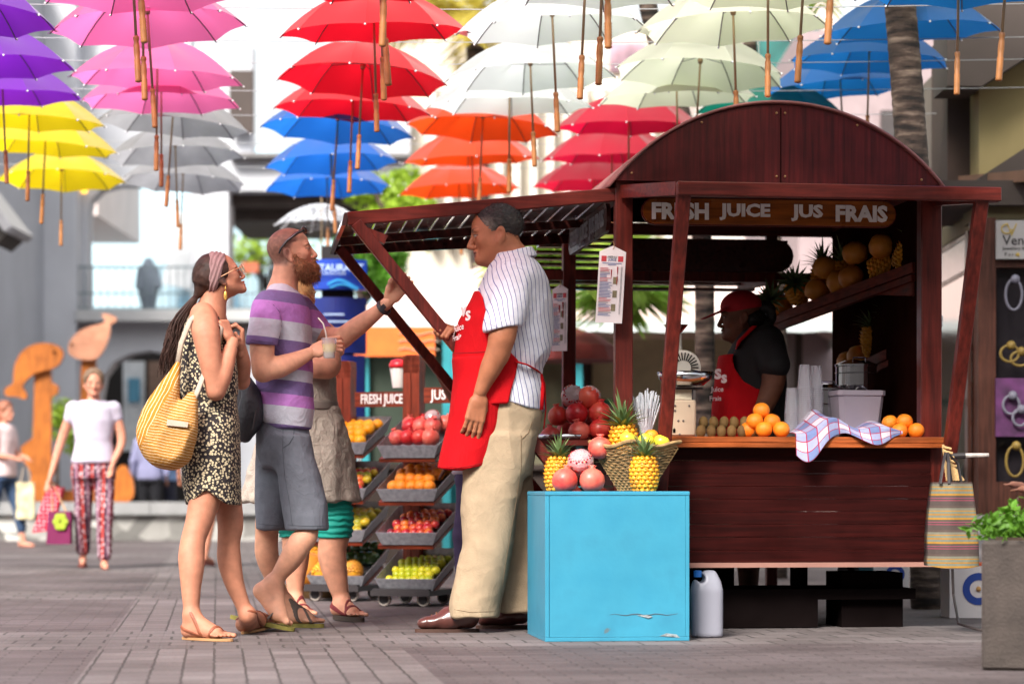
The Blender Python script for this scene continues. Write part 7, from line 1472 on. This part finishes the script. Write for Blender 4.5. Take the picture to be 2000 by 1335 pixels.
l = MB(); l.tube([f.p(1008, 706, -.222), f.p(1030, 712, -.2), f.p(1048, 722, -.13), f.p(1058, 732, -.02)], [.012, .01, .009, .008], 7, flat=.35); l.tube([f.p(1058, 730, -.03), f.p(1064, 750, -.03), f.p(1066, 800, -.03), f.p(1062, 838, -.03)], .012, 6, flat=.3); l.tube([f.p(1056, 730, -.06), f.p(1060, 760, -.09), f.p(1058, 800, -.09)], .01, 6, flat=.3); l.build('apron_string', m_apr, f.root, world=True, smooth=True)
m_ink = mat('apron_print', srgb(232, 206, 206), .7); l = MB()
def bib(px, py, dy): return f.p(px, py, dy)
def wrapx(x, y, d, px, py, dy):      # lettering follows the side of the belly
    return bib(px, py, dy)+Vector((x*.78, -abs(x)*.5*0-x*.62, y))
text_mesh(l, 's', .09, lambda x, y, d: f.p(914, 613, -.165)+Vector((x*.75, -x*.66-d, y+.12*x)), 'CENTER', .002); text_mesh(l, "v", .07, lambda x, y, d: f.p(905, 606, -.12)+Vector((x*.6, -x*.8-d, y)), 'CENTER', .006); text_mesh(l, 'Juice', .042, lambda x, y, d: f.p(896, 640, -.115)+Vector((x*.6, -x*.8-d, y+.15*x)), 'CENTER', .0008); text_mesh(l, 'Frais', .038, lambda x, y, d: f.p(892, 659, -.105)+Vector((x*.6, -x*.8-d, y+.15*x)), 'CENTER', .0008)
l.build('apron_lettering', m_ink, f.root, world=True)
m_kh = mat('khaki_linen', srgb(162, 142, 116), .9, .08, 20, bump=.2, bs=140); s = Sdf(); s.loft(f.keys([(760, 905, 1058, .185), (810, 905, 1058, .19), (870, 905, 1046, .185), (930, 906, 1038, .16)]), rnd=.012)
s.loft(f.keys([(850, 905, 1040, .12), (930, 904, 1024, .12), (990, 897, 1012, .12), (1062, 903, 1003, .12), (1132, 889, 988, .12), (1180, 876, 976, .12), (1203, 878, 974, .12)], -.075), k=.03, rnd=.008, pw=2.1)
s.loft(f.keys([(850, 925, 1048, .11), (930, 938, 1040, .11), (1000, 950, 1044, .11), (1100, 955, 1046, .11), (1196, 965, 1044, .11)], .12), k=.03, rnd=.008, pw=2.1)
vtr = np_mesh('trousers', s.mesh(.0065), m_kh, f.root, wrinkle=lambda V: folds(.01, 5.5, 12, (1.4, 1, .45))(V)+folds(.003, 12, 3, (.8, 1, 1.3))(V))
m_shoe = mat('brown_leather', srgb(82, 44, 38), .32, .2, 20, coat=.3); m_so = mat('shoe_sole', srgb(70, 44, 34), .7)
for (h_, t__, Yh) in ((938, 806, 11.15), (1036, 925, 11.45)):
    a0, a1 = Vector((P(h_, 958, Yh).x, Yh, .02)), Vector((P(t__, 958, Yh-.03).x, Yh-.03, .02)); d = (a1-a0); ln = d.length; d.normalize(); sd = d.cross(Vector((0, 0, 1))); s = Sdf()
    s.cone(a0+d*.05+Vector((0, 0, .045)), a0+d*(ln*.5)+Vector((0, 0, .04)), .046, .042, k=.02); s.cone(a0+d*(ln*.45)+Vector((0, 0, .035)), a1-d*.045+Vector((0, 0, .022)), .042, .026, k=.03, flat=(tuple(sd), 1.35)); s.cone(a0+d*.07+Vector((0, 0, .07)), a0+d*(ln*.42)+Vector((0, 0, .065)), .045, .036, k=.03); s.clip(lambda X, Y, Z: .012-Z+0*X+0*Y)
    sh = np_mesh('shoe', s.mesh(.005), m_shoe, f.root, wrinkle=folds(.0035, 22, 1)); l = MB(); sole(l, a0+d*.016+Vector((0, 0, -.004)), a1-d*.022+Vector((0, 0, -.004)), .042, .016); q = l.build('sole', m_so, sh); q.data.transform(Matrix.Translation(-f.root.location)); l = MB()
    for i in range(5): c = a0+d*(ln*(.44+.07*i))+Vector((0, 0, .1-.011*i)); l.tube([c-sd*.03-Vector((0, 0, .012)), c+Vector((0, 0, .004)), c+sd*.03-Vector((0, 0, .012))], .0032, 5)
    q = l.build('laces', mat('lace_brown', srgb(120, 76, 56), .8), sh); q.data.transform(Matrix.Translation(-f.root.location))
m_sm = mat('seam_pale', srgb(150, 150, 170), .8)
seam(vsh, [(985, 515), (1005, 519), (1023, 528), (1031, 554), (1032, 586), (1027, 618)], m_sm, .0016); seam(vsh, [(946, 629), (960, 634), (978, 641), (1005, 648)], m_sm, .0013, 'hem_stitch')
seam(vtr, [(1018, 850), (1018, 910), (1009, 974), (988, 1097), (974, 1196)], mat('seam_khaki', srgb(112, 92, 68), .9), .0016); seam(vtr, [(1040, 822), (1032, 845), (1020, 856)], mat('seam_khaki', srgb(112, 92, 68), .9), .0018, 'pocket_edge'); seam(vtr, [(880, 1188), (920, 1195), (968, 1193)], mat('seam_khaki', srgb(112, 92, 68), .9), .0012, 'hem_stitch')
seam(vap, [(886, 690), (905, 689), (930, 688), (955, 686)], mat('seam_red', srgb(120, 4, 12), .9), .0016, 'pocket_edge'); seam(vap, [(858, 908), (895, 913), (925, 908), (950, 902), (968, 880), (982, 840)], mat('seam_red', srgb(120, 4, 12), .9), .0012, 'hem_stitch')
# ----------------------------------------------------------------- blond woman behind the man
SK4 = srgb(210, 150, 122)
f = Fig(12.2, 'blond woman in crumpled grey tunic over teal leggings behind the bearded man', 610)
M = f.head(f.p(580, 577), R(48), R(0), .96, SK4, srgb(190, 110, 100), srgb(150, 120, 80), fem=1, neck=[(f.p(572, 600), f.p(575, 640), .055, .06)])
s = Sdf(); s.ell((-.015, 0, .035), (.108, .088, .095), k=.02); s.clip(lambda X, Y, Z: X-.05+.4*np.maximum(.06-Z, 0)+0*Y); s.cone((-.03, -.07, .0), (-.02, -.085, -.13), .035, .025, k=.03); s.cone((-.03, .07, .0), (-.02, .085, -.13), .035, .025, k=.03); V, Fq = s.mesh(.005)
strands('loose_hair', xf(M, V), vnormals(xf(M, V), Fq), 500, .05, lambda p, nn: Vector((.1, 0, -1.6)), .0011, mat('blond_hair', srgb(206, 172, 112), .5, .25, 30), f.root)
np_mesh('hair', (xf(M, V), Fq), mat('blond_hair', srgb(206, 172, 112), .5, .25, 30), f.root, wrinkle=lambda V: .004*(vnoise(V*np.array((150, 150, 30)))-.5))
s = Sdf(); s.chain(f.ch([(632, 655, -.02, 27), (640, 690, -.12, 26), (638, 712, -.16, 26)]), .03); s.chain(f.ch([(638, 712, -.16, 26), (610, 714, -.2, 22), (585, 690, -.2, 16)]), .02); s.chain(f.ch([(530, 650, 0, 24), (520, 705, -.1, 22), (560, 705, -.2, 18)]), .03)
s.loft(f.keys([(635, 545, 612, .1), (660, 525, 640, .14), (800, 530, 640, .14), (950, 520, 660, .15)]), k=.03)
s.chain(f.ch([(640, 960, -.05, 36), (655, 1030, -.05, 30), (649, 1068, -.05, 28), (650, 1095, -.05, 27), (660, 1140, -.05, 20), (668, 1172, -.05, 14)]), .02); s.chain(f.ch([(575, 960, .1, 36), (578, 1040, .1, 29), (578, 1090, .1, 26), (577, 1130, .1, 19), (577, 1165, .1, 14)]), .02)
h1, t1 = Vector((P(655, 958, 12.2).x, 12.17, .03)), Vector((P(705, 958, 11.95).x, 11.97, .025)); g1 = foot_sdf(s, h1, t1, f.p(668, 1172, -.05)); h2, t2 = Vector((P(567, 958, 12.35).x, 12.35, .03)), Vector((P(604, 958, 12.1).x, 12.12, .025)); g2 = foot_sdf(s, h2, t2, f.p(577, 1165, .1))
f.add(s.mesh(.0065), SK4); f.done()
s = Sdf(); s.loft(f.keys([(640, 540, 618, .11), (655, 522, 640, .15), (690, 522, 652, .16), (750, 528, 652, .155), (786, 530, 655, .15), (800, 524, 662, .155), (840, 512, 676, .18), (890, 496, 690, .2), (940, 480, 700, .215), (980, 470, 708, .22)]), rnd=.01)
m_lin = mat('grey_linen', srgb(166, 154, 142), .95, .14, 25, bump=.35, bs=110); np_mesh('tunic', s.mesh(.007), m_lin, f.root, wrinkle=lambda V: folds(.018, 6, 7, (1.6, 1.6, .5))(V)+folds(.007, 18, 8, (1, 1, 1))(V))
s = Sdf(); s.loft(f.keys([(783, 526, 660, .162), (801, 526, 662, .164)]), rnd=.004); np_mesh('belt', s.mesh(.005), mat('belt_taupe', srgb(122, 112, 104), .7), f.root)
s = Sdf(); s.chain(f.ch([(640, 960, -.05, 42), (655, 1010, -.05, 36), (652, 1050, -.05, 33)]), .01); s.chain(f.ch([(575, 960, .1, 42), (578, 1050, .1, 33)]), .01); s.clip(lambda X, Y, Z: f.p(0, 1048).z-Z+0*X+0*Y); np_mesh('leggings', s.mesh(.005), mat('teal_jersey', srgb(10, 154, 138), .7, .06), f.root, wrinkle=lambda V: .004*np.sin(V[:, 2]*210+3*vnoise(V*30)))
for (h_, t__, (hh, d, sd, up, ln)) in ((h1, t1, g1), (h2, t2, g2)):
    l = MB(); sole(l, h_, t__, .046, .024); so = l.build('sandal', mat('sole_dark', srgb(62, 52, 44), .8), f.root, world=True); an = f.p(668, 1172, -.05) if h_ is h1 else f.p(577, 1165, .1)
    foot_straps('strap', h_, t__, an, ((.7, -.1, .3, .007), (.55, .3, -.6, .006), (.3, 1.2, 0, .011)), mat('red_cord', srgb(120, 40, 44), .7, .3, 60), so, f.root)
# ----------------------------------------------------------------- seller under the cart roof
SK5 = srgb(112, 68, 48)
f = Fig(12.15, 'seller in red cap, black shirt and red apron standing inside the cart', 1455)
M = f.head(f.p(1446, 618), R(180), R(-4), .98, SK5, srgb(100, 56, 52), srgb(30, 24, 24), fat=.7, fem=1, lips=1.2, neck=[(f.p(1452, 650), f.p(1466, 690), .06, .07)])
s = Sdf(); s.chain(f.ch([(1511, 704, -.215, 22), (1512, 722, -.22, 24), (1508, 755, -.23, 22), (1490, 800, -.24, 17), (1478, 825, -.25, 12)]), .03); s.chain(f.ch([(1470, 680, .18, 25), (1455, 740, .2, 21), (1440, 790, .1, 15)]), .03); s.loft(f.keys([(660, 1440, 1510, .14), (740, 1412, 1530, .18), (900, 1405, 1530, .19), (960, 1410, 1525, .18)]), k=.03)
for dy in (-.09, .09): s.chain(f.ch([(1465, 950, dy, 38), (1462, 1060, dy, 26), (1462, 1180, dy, 16)]), .02); s.cone(f.p(1466, 1192, dy), f.p(1420, 1200, dy), .045, .032, k=.02)
f.add(s.mesh(.009), SK5); f.add(hand_mesh(f.p(1480, 822, -.25), (-.5, -.1, -.85), (.3, -1, 0), 1, ((.4, .5, .3),)*4, res=.0045), SK5); f.done()
s = Sdf(); s.loft(f.keys([(642, 1450, 1490, .11), (656, 1438, 1512, .17), (690, 1422, 1530, .2), (740, 1408, 1537, .205), (800, 1402, 1537, .205), (900, 1398, 1536, .205)]), rnd=.012); s.cone(f.p(1500, 665, -.15), f.p(1512, 712, -.225), .08, .078, k=.03); s.cone(f.p(1472, 668, .15), f.p(1460, 715, .22), .075, .07, k=.03); np_mesh('shirt', s.mesh(.008), mat('black_jersey', srgb(24, 20, 22), .8, .1), f.root, wrinkle=folds(.008, 7, 2))
s = Sdf(); s.loft(f.keys([(640, 1432, 1505, .185), (690, 1404, 1534, .21), (740, 1396, 1538, .215), (800, 1390, 1538, .215), (900, 1388, 1538, .215), (1000, 1386, 1530, .21)]), rnd=.006); pm3 = poly_mask([f.p(*q) for q in ((1492, 622), (1440, 672), (1425, 700), (1428, 722), (1445, 748), (1470, 762), (1486, 765), (1478, 1000), (1380, 1000), (1380, 695), (1402, 694), (1428, 694), (1436, 668), (1480, 622))]); s.clip(lambda X, Y, Z: pm3(X, 0, Z)+0*Y); np_mesh('apron', s.mesh(.007), m_apr, f.root)
l = MB(); text_mesh(l, 's', .1, lambda x, y, d: f.p(1402, 727, -.2)+Vector((x*.9, -x*.3-d, y)), 'CENTER', .003); text_mesh(l, 's', .08, lambda x, y, d: f.p(1414, 737, -.213)+Vector((x*.9, -x*.3-d, y)), 'CENTER', .003); text_mesh(l, 'Juice', .034, lambda x, y, d: f.p(1401, 760, -.2)+Vector((x*.9, -x*.35-d, y)), 'CENTER', .0006); text_mesh(l, 'Frais', .034, lambda x, y, d: f.p(1397, 778, -.195)+Vector((x*.9, -x*.35-d, y)), 'CENTER', .0006); l.build('apron_lettering', m_ink, f.root, world=True)
s = Sdf(); s.ell((-.008, 0, .05), (.108, .088, .085), k=.01); s.clip(lambda X, Y, Z: .028-.12*X-Z+0*Y); s.cone((.08, -.03, .04), (.175, 0, .008), .05, .03, k=.02, flat=((.25, 0, 1), .14)); s.cone((.08, .03, .04), (.17, 0, .008), .05, .03, k=.02, flat=((.25, 0, 1), .14)); V, Fq = s.mesh(.0045); np_mesh('cap', (xf(M, V), Fq), mat('cap_red', srgb(176, 16, 34), .75, .05), f.root)
s = Sdf()
for k in range(16): a = k*2.4; s.ell((-.13+.03*math.cos(a), .03*math.sin(a*1.3), .0+.05*math.sin(a)), .024, k=.012)
s.ell((-.06, 0, -.02), (.06, .076, .06), k=.02); V, Fq = s.mesh(.006); np_mesh('hair', (xf(M, V), Fq), mat('black_hair', srgb(24, 18, 18), .6, .2), f.root, wrinkle=folds(.006, 40, 1))
for m_, a in ((m_shirt, (8, .45, (1, 1, 1.4))), (m_short, (7, .5, (1, 1, .8))), (m_pin, (8, .4, (1.2, 1, .7))), (m_apr, (6, .4, (1.3, 1, .5))), (m_kh, (6, .35, (1.2, 1, .8))), (m_lin, (14, .8, (1, 1, .7))), (m_dress, (10, .35, (1, 1, .8))), (m_b1, (9, .5, (1, 1, 1))), (m_b2, (9, .5, (1, 1, 1)))): crease(m_, *a)
# ----------------------------------------------------------------- simpler background figures
def figure(lab, px, Y, H, yaw, skin, hair_c, top, top_c, low_c, arms, stride=.12, sleeve=.35, low_len=1.0, hair_long=0, res=.012, tm=None, lm=None, top_len=.5, hide_head=False, lean=0, bulk=1, shoe=None):
    """standing or walking person; arms = ((elbow xyz, hand xyz) x2) in body space, x forward, y left, H-scaled"""
    x0 = P(px, 958, Y).x; r_ = thing('person', lab, 'person', (x0, Y, 0)); k = H/1.7; Mw = Matrix.Translation((x0, Y, 0)) @ Matrix.Rotation(yaw, 4, 'Z') @ Matrix.Scale(k, 4)
    s = Sdf(); legs = []
    for sy, st_ in ((1, stride), (-1, -stride)):
        hip, kn, an = (0, .09*sy, .86), (st_*.55+.03, .09*sy, .47), (st_-.03*(st_ < 0), .085*sy, .08+.05*(st_ < 0)); legs.append((hip, kn, an)); s.chain([(hip, .085*bulk), (kn, .052*bulk), ((kn[0]*.6+an[0]*.4-.01, kn[1], kn[2]*.6+an[2]*.4), .05*bulk), (an, .034)], .02); s.cone((an[0]-.03, an[1], an[2]-.045), (an[0]+.13, an[1]*1.1, an[2]-.06+(0 if st_ > 0 else -.02)), .036, .024, k=.02)
    s.loft([(.8, 0, .12*bulk, 0, .17*bulk), (.95, 0, .12*bulk, 0, .165*bulk), (1.08, lean*.3, .1*bulk, 0, .135*bulk), (1.28, lean*.8, .11*bulk, 0, .165*bulk), (1.4, lean, .09, 0, .15), (1.45, lean, .06, 0, .08)], k=.03)
    for sy, (el, hn) in zip((1, -1), arms): s.chain([((lean, .17*sy, 1.38), .052), (el, .04), (hn, .026)], .025); d = (Vector(hn)-Vector(el)).normalized(); h_ = Vector(hn); s.cone(h_, h_+d*.07, .027, .03, k=.01, flat=((0, 1, 0), .7)); [s.cone(h_+d*.07+Vector((0, .013*(q-1.5), 0)), h_+d*(.14+.012*(q in (1, 2)))+Vector((.012, .013*(q-1.5), -.01)), .0095, .008, k=.006) for q in range(4)]
    s.cone((lean, 0, 1.42), (lean+.02, 0, 1.54), .055, .05, k=.03); V, Fq = s.mesh(res); parts = [(xf(Mw, V), Fq)]; tn = [np.tile(np.array(skin), (len(V), 1))]
    Mh = Mw @ Matrix.Translation((lean+.03, 0, 1.6)) @ Matrix.Scale(.95, 4); V, Fq = head_sdf().mesh(res*.5); parts.append((xf(Mh, V), Fq)); tn.append(head_tint(V, skin, (skin[0]*.8, skin[1]*.5, skin[2]*.5), hair_c)); T = np.concatenate(tn); np_mesh('body', parts, m_skin, r_, tint=lambda V: T)
    s = Sdf(); s.ell((-.008, 0, .046), (.116, .098, .1), k=.02); s.clip(lambda X, Y, Z: np.maximum(X-.074+.5*np.maximum(.06-Z, 0), -.07-.12*hair_long*8-Z)+0*Y)
    if hair_long: s.cone((-.05, 0, 0), (-.04, 0, -.13), .08, .06, k=.03)
    V, Fq = s.mesh(res*.6); np_mesh('hair', (xf(Mh, V), Fq), mat('hair_%d' % int(sum(hair_c)*1e4), hair_c, .6, .25, 30), r_, wrinkle=lambda V: .006*(vnoise(V*70)-.5))
    s = Sdf(); g = .016; z0 = 1.43-top_len*1.2; s.loft([(z0, 0, .13*bulk, 0, .185*bulk), (.98, 0, .125*bulk, 0, .17*bulk), (1.1, lean*.3, .108*bulk, 0, .145*bulk), (1.28, lean*.8, .12*bulk, 0, .17*bulk), (1.4, lean, .1, 0, .16), (1.455, lean, .07, 0, .09)], grow=.012, rnd=.01)
    for sy, (el, hn) in zip((1, -1), arms): a = Vector((lean, .17*sy, 1.385)); e = a.lerp(Vector(el), min(sleeve, 1)); s.cone(a, e, .066, .06, k=.03); (s.cone(e, Vector(el).lerp(Vector(hn), .85), .052, .042, k=.02) if sleeve > 1 else None)
    V, Fq = s.mesh(res); np_mesh(top, (xf(Mw, V), Fq), tm or mat(top+'_%d' % int(sum(top_c)*1e4), top_c, .85, .1, 8), r_, wrinkle=folds(.007, 9, 2))
    s = Sdf(); s.loft([(.78, 0, .125*bulk, 0, .18*bulk), (.95, 0, .125*bulk, 0, .175*bulk), (1.02, 0, .12*bulk, 0, .16*bulk)], rnd=.01)
    for hip, kn, an in legs:
        hip, kn, an = Vector(hip), Vector(kn), Vector(an); e = kn if low_len <= .5 else kn.lerp(an, (low_len-.5)*2*.93); s.cone(hip, kn, .1*bulk, .072*bulk, k=.03)
        if low_len > .5: s.cone(kn, e, .072*bulk, .06*bulk, k=.02)
    V, Fq = s.mesh(res); np_mesh('trousers' if low_len > .55 else 'shorts', (xf(Mw, V), Fq), lm or mat('lower_%d' % int(sum(low_c)*1e4), low_c, .85, .12, 8), r_, wrinkle=folds(.008, 8, 5))
    l = MB()
    for hip, kn, an in legs: q = Vector((an[0]-.06, an[1], an[2]-.078)); w = Vector((an[0]+.15, an[1]*1.1, an[2]-.08-(.0 if an[2] < .1 else .02))); sole(l, Mw @ q, Mw @ w, .045*k, .018)
    l.build('sandals', mat('footwear', shoe or srgb(60, 46, 42), .7), r_, world=True); return r_, Mw
m_prn = mat('print_trousers', (1, 1, 1), .85, .1); t, n, L, b = nodes_of(m_prn); tc = n.new('ShaderNodeTexCoord'); sp = n.new('ShaderNodeSeparateXYZ'); L.new(tc.outputs['Object'], sp.inputs[0]); a_ = n.new('ShaderNodeMath'); a_.operation = 'MULTIPLY_ADD'; a_.inputs[1].default_value = 11; a_.inputs[2].default_value = .3; L.new(sp.outputs[0], a_.inputs[0]); c_ = n.new('ShaderNodeMath'); c_.operation = 'FRACT'; L.new(a_.outputs[0], c_.inputs[0]); r1 = ramp(n, [(0, srgb(100, 30, 44)), (.35, srgb(196, 62, 44)), (.5, srgb(70, 40, 60)), (.8, srgb(150, 110, 130))], 'CONSTANT'); L.new(c_.outputs[0], r1.inputs[0])
vo = n.new('ShaderNodeTexVoronoi'); vo.inputs['Scale'].default_value = 34; L.new(tc.outputs['Object'], vo.inputs['Vector']); mx = n.new('ShaderNodeMix'); mx.data_type = 'RGBA'; lt = n.new('ShaderNodeMath'); lt.operation = 'LESS_THAN'; lt.inputs[1].default_value = .33; L.new(vo.outputs['Distance'], lt.inputs[0]); ml = n.new('ShaderNodeMath'); ml.operation = 'MULTIPLY'; ml.inputs[1].default_value = .7; L.new(lt.outputs[0], ml.inputs[0]); L.new(ml.outputs[0], mx.inputs[0]); L.new(r1.outputs[0], mx.inputs[6]); mx.inputs[7].default_value = (*srgb(206, 190, 196), 1); L.new(mx.outputs[2], n[m_prn['base']].inputs[0])
SKB = srgb(202, 140, 116)
wk, Mw = figure('short haired woman in white top and patterned trousers walking towards the camera with bags', 183, 20.2, 1.64, R(-78), SKB, srgb(112, 88, 68), 'blouse', srgb(190, 182, 200), (0, 0, 0), (((.02, -.0+.24, 1.12), (.1, .17, .93)), ((-.06, -.27, 1.12), (-.02, -.36, .82))), .14, .28, .98, 0, .011, lm=m_prn, top_len=.43, shoe=srgb(110, 56, 50))
hx = Mw @ Vector((-.02, -.36, .76))
for nm, lab, cc, pts, dy in (('shopping_bag', 'red and white patterned shopping bag in the walking woman\'s hand', srgb(186, 30, 60), ((92, 948), (124, 952), (100, 1035), (63, 1040)), .12), ('gift_bag', 'plum coloured bag with green flower print in the walking woman\'s hand', srgb(110, 20, 72), ((94, 998), (138, 998), (137, 1062), (90, 1062)), -.08)):
    t_ = thing(nm, lab, 'bag', P(pts[0][0], pts[0][1], 20.2+dy)); q = [P(x, y, 20.2+dy) for x, y in pts]; l = MB(); bk_ = [p+Vector((0, .1, 0)) for p in q]; l.add(q+bk_, [(0, 3, 2, 1), (4, 5, 6, 7), (0, 4, 7, 3), (1, 2, 6, 5), (2, 3, 7, 6)])
    mm = mat(nm+'_cloth', cc, .8, .1, 10)
    if nm == 'shopping_bag':
        t, n, L, b = nodes_of(mm); vo = n.new('ShaderNodeTexVoronoi'); vo.inputs['Scale'].default_value = 30; vo.inputs['Randomness'].default_value = .2; tc = n.new('ShaderNodeTexCoord'); L.new(tc.outputs['Object'], vo.inputs['Vector']); r_ = ramp(n, [(0, srgb(236, 200, 206)), (.25, cc)], 'CONSTANT'); L.new(vo.outputs[0], r_.inputs[0]); L.new(r_.outputs[0], n[mm['base']].inputs[0])
    l.build('bag_body', mm, t_, world=True)
    if nm == 'gift_bag':
        l = MB(); c = P(118, 1018, 20.1); 
        for k in range(6): a = k*1.05; l.ball(c+Vector((.035*math.cos(a), -.004, .045*math.sin(a))), (.03, .005, .03), 8, 6)
        l.build('flower_print', mat('print_lime', srgb(150, 170, 40), .7), t_, world=True)
    l = MB(); l.tube([q[0].lerp(q[1], .2), hx, q[0].lerp(q[1], .8)], .008, 5); l.build('handle', mat('cord', srgb(190, 150, 110), .8), t_, world=True)
figure('ginger haired woman in pale blouse and jeans at the left border', 6, 28, 1.66, R(-20), SKB, srgb(140, 84, 60), 'blouse', srgb(220, 196, 196), srgb(44, 66, 96), (((.04, .22, 1.12), (.24, .1, 1.06)), ((.0, -.23, 1.12), (.22, -.12, 1.05))), .22, .7, .85, 1, .016, top_len=.5)
ph = thing('tote_bag', 'white and yellow printed tote bag hanging beside the woman at the left border', 'bag', P(50, 960, 27.9)); l = MB(); l.box((0, 0, -.1), (.2, .08, .42)); l.build('bag_body', mat('tote_print', srgb(206, 190, 150), .8, .5, 12), ph); l = MB(); l.tube([(-.06, 0, .1), (-.02, 0, .3), (.02, 0, .3), (.06, 0, .1)], .008, 5); l.build('strap', m_taupe, ph)
figure('person in beige shorts walking away, mostly hidden behind the woman in the dress', 395, 20.6, 1.6, R(70), srgb(190, 130, 104), srgb(70, 50, 40), 'shirt', srgb(210, 200, 204), srgb(196, 172, 162), (((0, .24, 1.1), (.05, .26, .88)), ((0, -.24, 1.1), (-.05, -.26, .88))), .08, .4, .5, 0, .014, shoe=srgb(206, 110, 100))
figure('standing man in lilac shirt and black trousers beyond the stone wall', 292, 35, 1.66, R(90), srgb(90, 60, 50), srgb(30, 26, 26), 'shirt', srgb(150, 150, 186), srgb(28, 28, 34), (((0, .24, 1.1), (.05, .26, .88)), ((0, -.24, 1.1), (-.05, -.26, .88))), .03, 1.2, 1, 0, .02)
figure('man in pale blue shirt and dark trousers beside the lilac shirted man', 330, 35.5, 1.62, R(10), srgb(120, 80, 62), srgb(30, 26, 26), 'shirt', srgb(140, 170, 214), srgb(34, 36, 52), (((.05, .22, 1.1), (.26, .1, 1.0)), ((.05, -.22, 1.1), (.26, -.1, 1.0))), .05, 1.2, 1, 0, .02)
hp, _ = figure('young person in purple leggings reaching for the rear awning brace behind the vendor', 930, 12.95, 1.5, R(172), srgb(108, 66, 52), srgb(26, 22, 22), 'blouse', srgb(176, 160, 170), srgb(64, 52, 84), (((.0, .24, 1.16), (.1, .28, .95)), ((.13, -.24, 1.26), (.26, -.05, 1.5))), .04, .5, 1, 1, .011)
figure('person in blue whose hand shows at the right border above the hedge', 2082, 13.2, 1.18, R(180), srgb(190, 130, 108), srgb(60, 44, 38), 'shirt', srgb(50, 100, 180), srgb(50, 60, 90), (((.08, .22, .95), (.3, .1, .95)), ((.08, -.22, .95), (.34, -.1, .98))), .03, .5, 1, 0, .014)
# ----------------------------------------------------------------- carved dolphin and whale boards on the wall
YS = 31.8
m_orw = wood('orange_board', srgb(158, 88, 26), (2, 1, 20), rough=.5, var=.35, coat=.1); m_pkw = wood('pale_board', srgb(188, 132, 104), (8, 1, 2), rough=.5, var=.15, coat=.1)
def zs_px(pts): return [(x/2.342, 560+y/2.342) for x, y in pts]
def board(par, name, pts, m, Y, d=.09):
    l = MB(); ppoly(l, pts, Y, d); return l.build(name, m, par, world=True)
def smooth_poly(pts, k=2):
    for _ in range(k): pts = [q for i in range(len(pts)) for q in ((pts[i][0]*.75+pts[(i+1) % len(pts)][0]*.25, pts[i][1]*.75+pts[(i+1) % len(pts)][1]*.25), (pts[i][0]*.25+pts[(i+1) % len(pts)][0]*.75, pts[i][1]*.25+pts[(i+1) % len(pts)][1]*.75))]
    return pts
dl = thing('dolphin_sculpture', 'orange wooden dolphin board balanced on a post, left of the walking woman', 'sculpture', P(80, 980, YS))
board(dl, 'dolphin', smooth_poly(zs_px([(60, 400), (70, 340), (105, 285), (170, 255), (250, 258), (290, 290), (285, 330), (255, 372), (165, 390), (118, 425), (98, 458), (124, 490), (118, 518), (75, 500), (22, 503), (18, 462), (62, 446)])), m_orw, YS-.1)
board(dl, 'post', zs_px([(158, 380), (233, 380), (233, 435), (268, 455), (265, 485), (233, 505), (233, 980), (140, 980), (142, 850), (95, 770), (95, 730), (150, 690)]), m_orw, YS); l = MB(); l.ball(P(106, 687, YS-.12), .02, 8, 6); l.build('eye', m_blk, dl, world=True)
wl_ = thing('whale_sculpture', 'pale pinkish wooden whale board diving on top of an orange post', 'sculpture', P(170, 980, YS+.4))
board(wl_, 'whale', smooth_poly(zs_px([(310, 290), (315, 250), (360, 200), (420, 178), (475, 168), (482, 150), (458, 122), (500, 125), (535, 140), (530, 160), (500, 170), (505, 210), (480, 280), (440, 335), (370, 335), (320, 315)])), m_pkw, YS+.3); board(wl_, 'post', zs_px([(372, 325), (438, 325), (438, 980), (352, 980)]), m_orw, YS+.42); board(wl_, 'tail_board', smooth_poly(zs_px([(560, 790), (612, 880), (610, 985), (520, 985), (500, 900)])), m_orw, YS+.2); board(wl_, 'base_board', zs_px([(240, 930), (560, 930), (560, 985), (240, 985)]), m_orw, YS+.55)
l = MB(); l.ball(P(140, 672, YS+.28), .018, 8, 6); l.build('eye', m_blk, wl_, world=True)
pp = thing('leafy_plant', 'green leafy plant growing between the two sculptures', 'plant', P(110, 980, YS+1.2)); l = MB(); leaves(l, P(112, 830, YS+1.2), (.3, .3, .55), 500, .06, random.Random(2)); l.build('foliage', lf_lime, pp, world=True); l = MB(); l.tube([P(112, 980, YS+1.2)+Vector((0, 0, -.4)), P(112, 850, YS+1.2)], .03, 6); l.build('stem', bark, pp, world=True)
